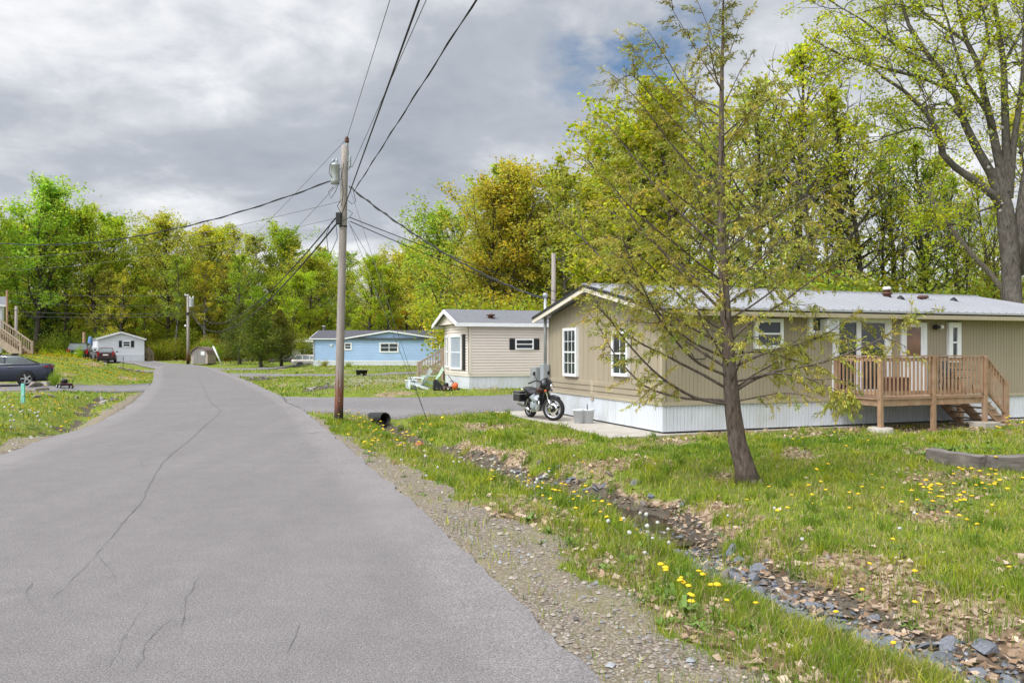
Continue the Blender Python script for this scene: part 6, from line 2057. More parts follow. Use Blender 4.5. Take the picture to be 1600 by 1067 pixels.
# ------------------------------------------------------------------ the big maple at the right
MY = 36.0
b0 = P(1583, 470, MY); b0.z = gz(b0.x, b0.y)
mp_ = thing('maple_tree', 'huge forked grey maple with sparse new leaves beyond the right end of the tan home', 'tree', tuple(b0))
mb = MB(); Lv = Leaves(); r = random.Random(9); NR = np.random.default_rng(9)
L = lambda a, b, dy=0.: P(a, b, MY + dy) - b0
mb.tube([Vector((0, 0, -.3)), L(1583, 560), L(1582, 470), L(1578, 400), L(1573, 350), L(1570, 322), L(1563, 292), L(1556, 262)], [.5, .44, .40, .37, .38, .33, .24, .10], 14)
mb.tube([L(1590, 430), L(1594, 350), L(1600, 300), L(1612, 230), L(1622, 140), L(1630, 40), L(1634, -60)], [.24, .25, .22, .18, .14, .1, .05], 10)
MAIN = [([(1571, 330), (1552, 305), (1522, 282), (1493, 262), (1472, 240), (1466, 205), (1440, 168), (1410, 140), (1378, 120)], .24, -1.5),
        ([(1566, 320), (1548, 270), (1526, 232), (1508, 195), (1494, 150), (1470, 110), (1445, 80), (1420, 40), (1405, -10)], .26, -.5),
        ([(1571, 300), (1558, 240), (1548, 190), (1538, 150), (1528, 100), (1510, 65), (1498, 10), (1490, -50)], .25, 1.2),
        ([(1574, 300), (1572, 230), (1570, 160), (1568, 100), (1560, 40), (1548, -20), (1540, -80)], .24, .3),
        ([(1577, 310), (1583, 230), (1592, 170), (1598, 120), (1600, 60), (1602, -30)], .2, -.8),
        ([(1494, 150), (1480, 138), (1440, 122), (1400, 112), (1360, 100), (1318, 88)], .11, -1.2),
        ([(1553, 200), (1535, 165), (1510, 130), (1492, 75), (1480, 30), (1460, -20)], .12, -1.6),
        ([(1530, 110), (1545, 70), (1540, 30), (1525, -20)], .12, .8), ([(1466, 205), (1430, 200), (1395, 210), (1365, 222)], .08, -.6), ([(1505, 190), (1478, 160), (1452, 165), (1420, 175)], .07, .9),
        ([(1470, 110), (1430, 90), (1385, 60), (1345, 30), (1310, 10)], .10, .5), ([(1445, 80), (1400, 70), (1362, 72), (1335, 80)], .07, -.9), ([(1566, 320), (1530, 330), (1495, 352), (1470, 345)], .07, .5), ([(1510, 65), (1470, 40), (1430, 10), (1400, -25)], .1, 1.0), ([(1568, 100), (1590, 60), (1610, 20)], .1, 0.5), ([(1594, 240), (1625, 190), (1660, 150)], .12, 0), ([(1600, 150), (1640, 90), (1690, 60)], .12, .8)]


def twiggy(p, d, ln, lvl, r0):
    q = limb(p, d, ln, 4, .2, .04, r)
    mb.tube(q, [r0, r0 * .8, r0 * .6, r0 * .42, r0 * .25], 5 if lvl else 4, caps=False)
    if lvl > 0:
        for k in range(3 + (lvl > 1) * 2):
            f = r.uniform(.25, 1); i = min(int(f * 4), 3); s = q[i].lerp(q[i + 1], f * 4 - i)
            dd = (q[i + 1] - q[i]).normalized() * .7 + Vector((r.gauss(0, .6), r.gauss(0, .6), r.gauss(.1, .5)))
            twiggy(s, dd, ln * r.uniform(.4, .65), lvl - 1, max(.008, r0 * .5))
    else:
        for e in q[1:]:
            m = r.choice([2, 3, 4, 5, 7])
            if r.random() < .4: continue
            c = np.array(e)[None] + NR.normal(0, .16, (m, 3)) * [1, 1, .6]
            dd = NR.normal(size=(m, 3)); dd[:, 2] *= .4
            Lv.add(c, NR.uniform(.08, .17, m), leafcols(m, .2, .1, r.gauss(0, .08)) * r.gauss(1, .15), dd)


for path, r0, dy in MAIN:
    n = len(path)
    pts = [L(a, b, dy * k / n) for k, (a, b) in enumerate(path)]
    out = pts
    mb.tube(pts, [r0 * .84 * (1 - .72 * k / (n - 1)) for k in range(n)], 9, caps=False)
    tot = 11 if r0 > .15 else 9
    for k in range(tot):
        f = r.uniform(.28, 1); i = min(int(f * (n - 1)), n - 2); s = pts[i].lerp(pts[i + 1], f * (n - 1) - i)
        dd = (pts[i + 1] - pts[i]).normalized() * .5 + Vector((r.gauss(-.15, .6), r.gauss(0, .7), r.gauss(.05, .5)))
        twiggy(s, dd, r.uniform(1.3, 2.6), 2, .035 if r0 > .1 else .025)
    twiggy(pts[-1], pts[-1] - pts[-2], 1.6, 2, .03)
mb.build('trunk', M['bark_maple'], mp_, fix=False)
Lv.build('crown', M['leaf'], mp_, flat=.25).color = (.46, .50, .055, 1)
# pale lichen patches stay with the bark
mb = MB()
for px, py in ((1566, 318), (1563, 330), (1545, 262), (1549, 252), (1566, 200), (1548, 207), (1540, 150), (1551, 175)):
    c = L(px, py, -.42); mb.lathe([(0, 0), (r.uniform(.06, .13), -.01), (0, .02)], 8, tuple(c), 'y')
mb.build('lichen', M['stonepale'], mp_)
# bare leaning trunk beside it
q = [(1566, 452), (1545, 425), (1520, 400), (1495, 368), (1470, 335), (1455, 305), (1443, 285)]
b1 = P(1590, 545, 40); b1.z = gz(b1.x, b1.y)
ln_ = thing('leaning_tree', 'bare pale dead trunk leaning left beside the huge maple', 'tree', tuple(b1))
mb = MB(); pts = [Vector((0, 0, -.2))] + [P(a, b, 40) - b1 for a, b in q]; mb.tube(pts, [.16, .14, .13, .12, .11, .1, .08, .03], 9)
for i in (4, 5, 6):
    for s in (-1, 1): mb.tube(limb(pts[i], Vector((s * .6 - .2, r.gauss(0, .4), .8)), r.uniform(.7, 1.6), 5, .15, .05, r), [.03, .025, .02, .014, .01, .004], 5)
mb.build('trunk', M['bark_dead'], ln_, fix=False)
# ------------------------------------------------------------------ ground cover
GR_ = np.random.default_rng(77)


def scatter(n, r0, r1, a0=-43, a1=45, power=1.0):
    """points over a view sector, area density ~ r^-power"""
    a = np.radians(GR_.uniform(a0, a1, n)); u = GR_.random(n)
    k = 2 - power
    rr = (r0 ** k + u * (r1 ** k - r0 ** k)) ** (1 / k) if abs(k) > 1e-6 else r0 * (r1 / r0) ** u
    return rr * np.sin(a), rr * np.cos(a), rr


def free(x, y):
    t, w = hl(x, y)
    ok = ~in_road(x, y, .02) & ~in_ribs(x, y, .0)
    ok &= ~((t > -1.52) & (t < 14) & (w > -.3) & (w < 7.6))
    c, s = math.cos(CA), math.sin(CA)
    tx = (x - CX0) * c + (y - CY0) * s; ty = -(x - CX0) * s + (y - CY0) * c
    ok &= ~((tx > -.5) & (tx < 9.6) & (ty > 0) & (ty < 4.4))
    ok &= ~((x > bx0) & (x < bx0 + 15) & (y > BD) & (y < BD + 7.4))
    return ok


GREENS = np.array([[.23, .32, .02], [.36, .40, .03], [.14, .23, .02], [.44, .44, .055], [.27, .33, .045]])


def blades(name, x, y, h, wdt, col, lean=.45, label=None):
    n = len(x); z = ground_z(x, y) - .01
    a = GR_.uniform(0, 2 * math.pi, n); b = GR_.uniform(0, 2 * math.pi, n); ln = np.abs(GR_.normal(0, lean, n)) + .08
    wx, wy = np.cos(a) * wdt / 2, np.sin(a) * wdt / 2
    dx, dy = np.cos(b) * ln * h, np.sin(b) * ln * h
    p = lambda f, s, e: np.stack([x + s * wx + dx * e, y + s * wy + dy * e, z + h * f], 1)
    V = np.stack([p(0, -1, 0), p(0, 1, 0), p(.55, .8, .3), p(.55, -.8, .3), p(.96, .12, 1.), p(.96, -.12, 1.)], 1).reshape(-1, 3)
    b0 = np.arange(n)[:, None] * 6
    f = np.concatenate([b0 + [[0, 1, 2, 3]], b0 + [[3, 2, 4, 5]]], 0)
    tip = np.repeat(col[:, None, :], 6, 1).copy()
    return npmesh(name, V, f, M['blade'], col=tip.reshape(-1, 3))


def grass_layer(n, r0, r1, power, hmul, wmin, name):
    x, y, rr = scatter(n, r0, r1, power=power)
    g, l, d = zones(x, y)
    cl = hnoise(x, y, 2.3, 31) * .5 + hnoise(x, y, 6.1, 32) * .35
    dry = np.clip(hnoise(x, y, .9, 33) * .55 + hnoise(x, y, 3.3, 34) * .4, -1, 1)
    prob = (1 - .97 * g ** .8) * (1 - .85 * l) * (1 - .93 * d) * np.clip(.72 + .5 * cl, .12, 1)
    ok = free(x, y) & (GR_.random(n) < prob)
    x, y, rr, cl, dry, l = x[ok], y[ok], rr[ok], cl[ok], dry[ok], l[ok]
    m = len(x)
    h = (.04 + .045 * np.clip(cl, 0, 1.2) + GR_.gamma(2., .012, m)) * hmul
    dd, _ = dseg(x, y, DITCH)
    near = np.exp(-((dd - .75) / .35) ** 2)
    h *= 1 + .75 * near + .5 * (XR(y) < x) * (x - XR(y) < 2.2) * GR_.random(m)
    c = GREENS[GR_.integers(0, 5, m)] * GR_.normal(1, .14, (m, 1)).clip(.6, 1.5)
    lush = np.clip(-dry * 1.3 + .25, 0, 1)[:, None]
    c = c * (1 - .5 * lush * [1, .6, .8])
    isdry = GR_.random(m) < np.clip(.12 + .30 * dry + .35 * l, .04, .75)
    c[isdry] = np.array([.44, .36, .19]) * GR_.normal(1, .2, (isdry.sum(), 1)).clip(.5, 1.5)
    w = np.maximum(wmin, .0009 * rr) * GR_.uniform(.7, 1.4, m)
    o = blades(name, x, y, h, w, c)
    return tag(o, kind='stuff')


grass_layer(240000, 4.2, 9.5, 1.0, 1.0, .0055, 'grass')
grass_layer(262000, 9.5, 24, 1.15, 1.05, .008, 'grass')
grass_layer(136000, 24, 62, 1.2, 1.25, .02, 'grass')
grass_layer(41000, 62, 104, 1., 1.8, .05, 'grass')
# longer tufts along the ditch and in the corners
tx, ty, tr_ = scatter(2600, 4.6, 24, power=1.3)
g, l, d = zones(tx, ty); dd, _ = dseg(tx, ty, DITCH)
ok = free(tx, ty) & (g < .75) & (d < .85) & (GR_.random(2600) < np.where(dd < 1.5, .75, .22))
tx, ty = tx[ok], ty[ok]
k = 46
x = np.repeat(tx, k) + GR_.normal(0, .055, len(tx) * k); y = np.repeat(ty, k) + GR_.normal(0, .055, len(tx) * k)
hh = np.repeat(GR_.uniform(.10, .24, len(tx)), k) * GR_.uniform(.5, 1.15, len(x))
cc = np.repeat(GREENS[GR_.integers(0, 3, len(tx))], k, 0) * GR_.normal(1, .13, (len(x), 1)).clip(.6, 1.4)
tag(blades('grass_tufts', x, y, hh, np.maximum(.005, .0008 * np.hypot(x, y)), cc, .6), kind='stuff')

# tufts left by the mower round trunk, posts and pole
for bx_, by_, br_ in ((tb0.x, tb0.y, .24), (PX, PY, .2), (Cw.x, Cw.y, .35)):
    a_ = GR_.uniform(0, 6.28, 420); q_ = br_ + np.abs(GR_.normal(0, .07, 420))
    tag(blades('grass_tufts', bx_ + q_ * np.cos(a_), by_ + q_ * np.sin(a_), GR_.uniform(.05, .17, 420), np.full(420, .008), GREENS[GR_.integers(0, 3, 420)] * GR_.normal(1, .13, (420, 1)).clip(.6, 1.4), .5), kind='stuff')
# dead leaves
x, y, rr = scatter(60000, 4.2, 24, power=1.3)
g, l, d = zones(x, y)
ok = free(x, y) & (GR_.random(len(x)) < np.clip(l * 1.1 - .08 + .3 * d, .012, .9)) & (g < .8)
x, y, rr = x[ok], y[ok], rr[ok]; n = len(x)
z = ground_z(x, y) + GR_.uniform(.004, .045, n)
Lf = Leaves(); NR = np.random.default_rng(4)
d3 = NR.normal(size=(n, 3)); d3[:, 2] *= .35
pal = np.array([[.48, .36, .26], [.36, .25, .165], [.55, .43, .33], [.25, .16, .10]])
Lf.add(np.stack([x, y, z], 1), NR.uniform(.035, .085, n) * (1 + .02 * rr), pal[NR.integers(0, 4, n)] * NR.normal(1, .15, (n, 1)).clip(.6, 1.4), d3, .75)
tag(Lf.build('dead_leaves', M['litter'], flat=.7), kind='stuff')

# loose gravel on the shoulders: tiny angular stones
x, y, rr = scatter(52000, 4.4, 22, power=1.6)
g, l, d = zones(x, y)
ok = ~in_road(x, y, -.03) & ~in_ribs(x, y, 0) & (GR_.random(len(x)) < np.clip(g * .9 + .4 * d, .0, 1))
x, y, rr = x[ok], y[ok], rr[ok]; n = len(x)
s = GR_.gamma(2.2, .0045, n).clip(.005, .04) * (1 + rr * .02)
z = ground_z(x, y) + s * .15
ph = GR_.uniform(0, 6.28, n)
vs = []
for kx, ky, kz in ((1, 0, .1), (.2, .9, 0), (-.9, .1, .15), (-.1, -.8, .05), (.1, .05, .65)):
    vs.append(np.stack([x + s * (kx * np.cos(ph) - ky * np.sin(ph)), y + s * (kx * np.sin(ph) + ky * np.cos(ph)), z + s * kz], 1))
V = np.stack(vs, 1).reshape(-1, 3); b0 = np.arange(n)[:, None] * 5
f = np.concatenate([b0 + [[0, 1, 4]], b0 + [[1, 2, 4]], b0 + [[2, 3, 4]], b0 + [[3, 0, 4]]], 0)
gcol = np.array([[.30, .26, .22], [.20, .18, .16], [.36, .32, .27], [.25, .20, .16], [.26, .265, .275]])[GR_.integers(0, 5, n)] * GR_.normal(1, .18, (n, 1)).clip(.5, 1.5)
tag(npmesh('gravel', V, f, M['gravelbits'], col=np.repeat(gcol, 5, 0)), kind='stuff')


# ------------------------------------------------------------------ stones, each its own thing
def stone_mesh(seed, flat, mat):
    r = random.Random(seed); bm = bmesh.new()
    n = 13
    for i in range(n):
        a = r.uniform(0, 6.3); u = r.uniform(-1, 1); q = math.sqrt(1 - u * u) * r.uniform(.75, 1.1)
        bm.verts.new((q * math.cos(a), q * math.sin(a) * .68, max(-.7, min(.75, u)) * flat))
    bmesh.ops.convex_hull(bm, input=bm.verts)
    bmesh.ops.delete(bm, geom=[v for v in bm.verts if not v.link_faces], context='VERTS')
    me = bpy.data.meshes.new('stone'); bm.to_mesh(me); bm.free(); me.materials.append(mat)
    return me


SM = [stone_mesh(i, f, m) for i, (f, m) in enumerate([(.34, M['slate']), (.25, M['slate']), (.45, M['slate']), (.3, M['slate']), (.5, M['slate2']), (.4, M['slate2']), (.55, M['stonepale'])])]


def stone(x, y, s, k, label, group, tilt=.35, name='stone', dz=.0):
    o = bpy.data.objects.new(name, SM[k]); COL.objects.link(o)
    o.location = (x, y, gz(x, y) + s * .12 + dz); o.scale = (s, s * RND.uniform(.75, 1.1), s * RND.uniform(.8, 1.2))
    o.rotation_euler = (RND.gauss(0, tilt), RND.gauss(0, tilt), RND.uniform(0, 6.3))
    tag(o, label, 'stone', group)


def along(pts, n, spread, lo, hi):
    """random points beside stretches of the ditch, lo..hi are fractions"""
    p = np.array(pts); dd = np.concatenate([[0], np.cumsum(np.hypot(*np.diff(p, axis=0).T))])
    t = GR_.uniform(lo, hi, n) * dd[-1]
    return np.interp(t, dd, p[:, 0]) + GR_.normal(0, spread, n), np.interp(t, dd, p[:, 1]) + GR_.normal(0, spread, n)


x, y = along(DITCH[6:12], 3200, .19, .12, .98); x = x - .09; y = y - .05; n = len(x)
s = GR_.gamma(3., .008, n).clip(.01, .055); z = ground_z(x, y) + s * .2; ph = GR_.uniform(0, 6.28, n); tl = GR_.normal(0, .35, (2, n))
vs = []
for kx, ky, kz in ((1, .1, 0), (.15, .75, 0), (-.9, .25, 0), (-.2, -.7, 0)):
    for kk in (0, .28): vs.append(np.stack([x + s * (kx * np.cos(ph) - ky * np.sin(ph)), y + s * (kx * np.sin(ph) + ky * np.cos(ph)), z + s * (kk + kx * tl[0] + ky * tl[1])], 1))
V = np.stack(vs, 1).reshape(-1, 3); b0 = np.arange(n)[:, None] * 8
f = np.concatenate([b0 + [[1, 3, 5, 7]]] + [b0 + [[2 * i, (2 * i + 2) % 8, (2 * i + 3) % 8, 2 * i + 1]] for i in range(4)], 0)
gcol = np.array([[.16, .175, .21], [.11, .12, .145], [.23, .24, .265], [.17, .15, .135]])[GR_.integers(0, 4, n)] * GR_.normal(1, .18, (n, 1)).clip(.5, 1.5)
tag(npmesh('slate_chips', V, f, M['gravelbits'], col=np.repeat(gcol, 8, 0)), kind='stuff')
# slates in the near reach
x, y = along(DITCH[6:12], 210, .2, .18, .96)
for a, b in zip(x, y):
    stone(a - .10, b - .06, RND.choice([.05, .06, .075, .09, .11, .14]) * RND.uniform(.8, 1.2), RND.choice([0, 1, 2, 3, 0, 1, 4]), 'blue grey slate in the rocky near end of the ditch', 'slates in the near ditch')
x, y = along(DITCH[3:7], 60, .26, 0, 1.0)
for a, b in zip(x, y):
    stone(a + .25, b + .2, RND.uniform(.06, .15), RND.choice([0, 1, 3, 4, 5]), 'flat grey stone beside the shallow water in the middle of the ditch', 'stones by the ditch water')
x, y = along(DITCH[0:4], 36, .22, .05, 1.0)
for a, b in zip(x, y):
    stone(a, b, RND.uniform(.05, .1), RND.choice([4, 5, 6, 0]), 'brownish stone in the ditch below the culvert', 'stones below the culvert')
for (px, py, n, sp, lab, gname) in ((402, 592, 14, .7, 'stone at the small culvert of the far right driveway', 'stones at the far right driveway'), (512, 611, 18, .8, 'pale stone heaped on the lawn edge behind the near utility pole', 'stones behind the near pole'), (140, 622, 18, .8, 'stone in the shallow left ditch beside the driveway', 'stones in the left ditch'), (212, 589, 10, .9, 'pale stone by the far left driveway mouth', 'stones by the far left driveway')):
    cx, cy = GR(px, py)
    for _ in range(n):
        stone(cx + RND.gauss(0, sp), cy + RND.gauss(0, sp * 1.1), RND.uniform(.1, .24), RND.choice([0, 4, 5, 6, 6]), lab, gname)
for px, py, s, k, lab in ((1142, 845, .0, 6, ''), (1292, 857, .07, 6, 'single pale stone lying in the bright lawn'), (1472, 950, .12, 2, 'upright dark slate at the lawn edge of the near ditch'), (1540, 1020, .2, 1, 'broad dark slab half buried at the lower right of the ditch'), (960, 848, .13, 2, 'dark slate boulder at the top of the rocky ditch reach'), (1035, 850, .09, 0, 'tilted slate among the seed heads'), (700, 783, .07, 6, 'small white stone on the gravel shoulder'), (735, 842, .06, 6, 'flat pale stone pressed in the gravel shoulder'), (985, 1030, .035, 6, 'pale pebble on the near gravel'), (955, 1038, .04, 0, 'grey pebble on the near gravel beside the road edge')):
    if not lab: continue
    X, Y = G(px, py, 0 if px > 1250 and py < 900 or px < 800 or px == 985 or px == 955 else -.25)
    stone(X, Y, s, k, lab, None, .15)
for px, py, s in ((54, 612, .5), (64, 616, .32), (72, 611, .36)):
    X, Y = GR(px, py); stone(X, Y, s, 5 if px < 70 else 6, {54: 'large mossy boulder beside the left driveway', 64: 'pale low boulder in front of the mossy one', 72: 'brown boulder between the mossy one and the mower'}[px], None, .1, 'boulder')
X, Y = G(1036, 1044); stone(X, Y, .018, 4, 'small red brick chip on the near gravel', None); bpy.context.view_layer.update()
o = [q for q in COL.objects if q.get('label', '').startswith('small red brick')][0]; o.data = o.data.copy(); o.data.materials[0] = M['red']


# ------------------------------------------------------------------ dandelions
def dandelion_proto(kind, h):
    t = thing('dandelion', '', 'flower')
    mb = MB(); mb.tube([(0, 0, -.02), (.01, 0, h * .5), (0, .005, h)], [.0035, .003, .003], 5); st = mb.build('stem', M['stem'], t, fix=False)
    mb = MB()
    if kind == 'y':
        mb.lathe([(0, -.006), (.012, -.004), (.023, .002), (.024, .005), (.016, .011), (.006, .013), (0, .0135)], 12, (0, .005, h))
        mb.v = [(a * (1 + .12 * math.sin(9 * math.atan2(b, a + 1e-6))), b * (1 + .12 * math.sin(9 * math.atan2(b, a + 1e-6))), c) for a, b, c in mb.v]
        mb.build('bloom', M['petal'], t, fix=False)
    else:
        bm = bmesh.new(); bmesh.ops.create_icosphere(bm, subdivisions=2, radius=.019)
        for v in bm.verts: v.co *= RND.uniform(.8, 1.12)
        me = bpy.data.meshes.new('seed_head'); bm.to_mesh(me); bm.free(); me.materials.append(M['puff'])
        o = bpy.data.objects.new('seed_head', me); COL.objects.link(o); o.parent = t; o.location = (0, .005, h + .012)
    mb = MB()
    for k in range(7):
        a = k * .9 + .3; c, s = math.cos(a), math.sin(a); L_ = RND.uniform(.07, .13)
        mb.add([(0, 0, .005), (c * L_ * .5 - s * .012, s * L_ * .5 + c * .012, .03), (c * L_, s * L_, .012), (c * L_ * .5 + s * .012, s * L_ * .5 - c * .012, .03)], [(0, 1, 2, 3)])
    mb.build('leaf_rosette', M['plant'], t, fix=False)
    return t


YP = [dandelion_proto('y', h) for h in (.09, .14, .2)]
WP = [dandelion_proto('w', h) for h in (.2, .27, .33)]
used_d = set()


def dandelion(x, y, kind, label, group, s=1.0):
    pr = RND.choice(YP if kind == 'y' else WP)
    z = float(ground_z(np.array([x]), np.array([y]))[0])
    if pr.name not in used_d:
        used_d.add(pr.name); o = pr; o['label'] = label; o['group'] = group; o.location = (x, y, z); o.rotation_euler = (0, 0, RND.uniform(0, 6)); o.scale = (s,) * 3
    else:
        o = dup(pr, (x, y, z), RND.uniform(0, 6), s, label, group)
    o.rotation_euler = (RND.gauss(0, .12), RND.gauss(0, .12), RND.uniform(0, 6))


def patch(cx, cy, n, sx, sy, kind, label, group, s=1.0, pix=True, z=0.):
    for _ in range(n):
        X, Y = G(cx + RND.gauss(0, sx), max(560, cy + RND.gauss(0, sy)), z) if pix else (cx + RND.gauss(0, sx), cy + RND.gauss(0, sy))
        if in_road(np.array([X]), np.array([Y]), .05)[0] or in_ribs(np.array([X]), np.array([Y]), .05)[0]: continue
        dandelion(X, Y, kind, label, group, s * RND.uniform(.85, 1.2))


gL = 'yellow dandelions on the right lawn'
patch(1470, 785, 26, 34, 14, 'y', 'yellow dandelion in the thick patch on the right lawn below the timbers', gL, 1.15)
patch(1540, 760, 22, 40, 12, 'y', 'yellow dandelion in the patch along the timbers at the right', gL, 1.15)
patch(1290, 775, 18, 70, 26, 'y', 'yellow dandelion scattered on the lawn right of the conifer trunk', gL, 1.1)
patch(1420, 880, 16, 120, 50, 'y', 'yellow dandelion scattered on the bright near lawn', gL)
patch(1290, 690, 15, 80, 10, 'y', 'small yellow dandelion on the lawn below the deck', 'yellow dandelions below the deck', 1.0)
patch(1560, 668, 18, 24, 6, 'y', 'yellow dandelion at the foot of the deck stairs', 'yellow dandelions by the stairs', 1.2)
gV = 'yellow dandelions on the road verge'
for cx, cy, n, sx, sy in ((905, 775, 12, 30, 14), (820, 760, 10, 40, 14), (960, 820, 12, 26, 16), (1080, 945, 10, 30, 18), (860, 735, 6, 40, 10), (1090, 970, 5, 20, 10)):
    patch(cx, cy, n, sx, sy, 'y', 'yellow dandelion on the weedy verge between gravel and ditch', gV, 1.1, z=-.1)
patch(600, 690, 26, 34, 20, 'y', 'yellow dandelion on the verge below the utility pole', 'yellow dandelions below the pole', 1.35)
patch(545, 660, 12, 20, 8, 'y', 'yellow dandelion around the foot of the utility pole', 'yellow dandelions at the pole foot', 1.3)
patch(655, 668, 16, 20, 5, 'y', 'yellow dandelion in the clump beyond the ditch near the guy wire', 'yellow dandelions near the guy wire', 1.5)
gW = 'white dandelion clocks on the road verge'
patch(740, 752, 22, 60, 16, 'w', 'white dandelion clock on the tall weedy verge along the ditch', gW, 1.0, z=-.08)
patch(830, 770, 14, 50, 14, 'w', 'white dandelion clock on the tall weedy verge along the ditch', gW, 1.0, z=-.08)
patch(1010, 880, 13, 26, 22, 'w', 'white dandelion clock over the slates at the near ditch', 'white dandelion clocks over the slates', 1.0, z=-.15)
for px, py in ((1410, 848), (1252, 852), (1205, 815), (1130, 800), (1257, 735), (1435, 838)):
    X, Y = G(px, py); dandelion(X, Y, 'w', 'lone white dandelion clock in the open right lawn', 'lone white dandelion clocks')
patch(25, 668, 22, 26, 10, 'w', 'white dandelion clock in the cluster at the left edge of the lawn', 'white dandelion clocks at the left', 1.5)
patch(80, 645, 18, 60, 14, 'y', 'yellow dandelion on the left lawn near the road', 'yellow dandelions on the left lawn', 1.6)


def far_heads(name, x, y, s, col, hgt):
    """beyond counting: small flower heads as crossed quads on short stalks"""
    n = len(x); z = ground_z(x, y) + hgt * GR_.uniform(.6, 1.3, n)
    V = []
    for kx, ky, kz in ((-1, 0, 0), (0, -1, .25), (1, 0, 0), (0, 1, -.1)):
        V.append(np.stack([x + kx * s, y + ky * s, z + kz * s + .3 * s * kx], 1))
    for kx, ky, kz in ((-1, .1, -.5), (1, -.1, -.5), (1, -.1, .5), (-1, .1, .5)):
        V.append(np.stack([x + kx * s, y + ky * s, z + kz * s], 1))
    V = np.stack(V, 1).reshape(-1, 3); b0 = np.arange(n)[:, None] * 8
    f = np.concatenate([b0 + [[0, 1, 2, 3]], b0 + [[4, 5, 6, 7]]], 0)
    c = np.array(col)[None] * GR_.normal(1, .15, (n, 1)).clip(.6, 1.4)
    return tag(npmesh(name, V, f, M['blade'], col=np.repeat(c, 8, 0)), kind='stuff')


# left bank and left lawn: hundreds of dandelions
xs, ys = [], []
for (px, py, n, sx, sy) in ((170, 592, 420, 40, 9), (110, 572, 420, 40, 9), (90, 650, 200, 70, 18), (40, 630, 120, 40, 12), (85, 560, 260, 26, 5), (215, 592, 60, 14, 5)):
    for _ in range(n):
        Xq, Yq = px + RND.gauss(0, sx), py + RND.gauss(0, sy)
        if Yq < 551: continue
        # find the ground along this column by marching
        kx = (Xq - 800) / F; ky = (Yq - HZ) / F
        Yd = 14.
        while Yd < 90:
            if CZ - ky * Yd < gz(kx * Yd, Yd): break
            Yd *= 1.03
        xs.append(kx * Yd); ys.append(Yd)
x, y = np.array(xs), np.array(ys); ok = free(x, y) & (GR_.random(len(x)) < .8)
far_heads('dandelion_carpet', x[ok], y[ok], np.hypot(x, y)[ok] * .0004 + .009, (.72, .5, .02), .13)
x, y, rr = scatter(2400, 24, 70, -12, 0, power=1.3); ok = free(x, y) & (x > XR(y) + .6)
far_heads('pale_flower_heads', x[ok], y[ok], rr[ok] * .0003 + .013, (.55, .53, .42), .16)
x, y, rr = scatter(500, 22, 50, -10, 14, power=1.3); ok = free(x, y) & (x > XR(y) + .4)
far_heads('dandelion_carpet', x[ok], y[ok], rr[ok] * .0004 + .012, (.72, .5, .02), .1)
cx, cy = GR(238, 564)
x, y = cx + GR_.normal(0, 2.0, 260), cy + GR_.normal(0, .6, 260)
far_heads('yellow_flower_bed', x, y, np.full(260, .09), (.72, .5, .02), .2)
cx, cy = GR(590, 607)
x, y = cx + GR_.normal(0, 2.2, 600), cy + GR_.normal(0, 1.2, 600)
ok = free(x, y); far_heads('pale_flower_heads', x[ok], y[ok], np.full(ok.sum(), .025), (.6, .58, .48), .18)

# broad-leaved weeds on the verge and in the garden bed
def weed(seed, n, L0):
    r = random.Random(seed); mb = MB()
    for k in range(n):
        a = r.uniform(0, 6.3); c, s = math.cos(a), math.sin(a); l_ = L0 * r.uniform(.6, 1.2); w = l_ * .15; e = r.uniform(.3, 1.2)
        p = [(0, 0, .0), (c * l_ * .35 - s * w, s * l_ * .35 + c * w, e * l_ * .45), (c * l_ * .75 - s * w * .8, s * l_ * .75 + c * w * .8, e * l_ * .7), (c * l_, s * l_, e * l_ * .62), (c * l_ * .75 + s * w * .8, s * l_ * .75 - c * w * .8, e * l_ * .7), (c * l_ * .35 + s * w, s * l_ * .35 - c * w, e * l_ * .45)]
        mb.add(p, [(0, 1, 5), (1, 2, 4, 5), (2, 3, 4)])
    o = mb.build('weed', M['plant'], fix=False); me = o.data; bpy.data.objects.remove(o); return me


WM = [weed(i, 16, l_) for i, l_ in enumerate((.06, .08, .1))]
for cx, cy, n, sx, sy, lab, gname in ((1085, 955, 16, 34, 22, 'leafy green weed on the near verge between gravel and slates', 'weeds on the near verge'), (930, 840, 18, 60, 30, 'leafy green weed on the verge along the ditch', 'weeds along the ditch'), (1510, 712, 34, 50, 6, 'low leafy plant in the bed behind the garden timbers', 'plants behind the timbers'), (1190, 985, 8, 24, 12, 'leafy green weed rooted among the near slates', 'weeds among the slates'), (1400, 655, 12, 60, 6, 'dark leafy weed in the shade under the deck', 'weeds under the deck'), (700, 690, 10, 60, 14, 'leafy weed on the slope across the ditch', 'weeds across the ditch')):
    for _ in range(n):
        X, Y = G(cx + RND.gauss(0, sx), cy + RND.gauss(0, sy), -.08)
        if in_road(np.array([X]), np.array([Y]), .1)[0] or in_ribs(np.array([X]), np.array([Y]), .1)[0]: continue
        o = bpy.data.objects.new('weed', RND.choice(WM)); COL.objects.link(o)
        o.location = (X, Y, float(ground_z(np.array([X]), np.array([Y]))[0])); o.rotation_euler = (0, 0, RND.uniform(0, 6)); s = RND.uniform(.7, 1.3); o.scale = (s, s, s)
        tag(o, lab, 'weed', gname)
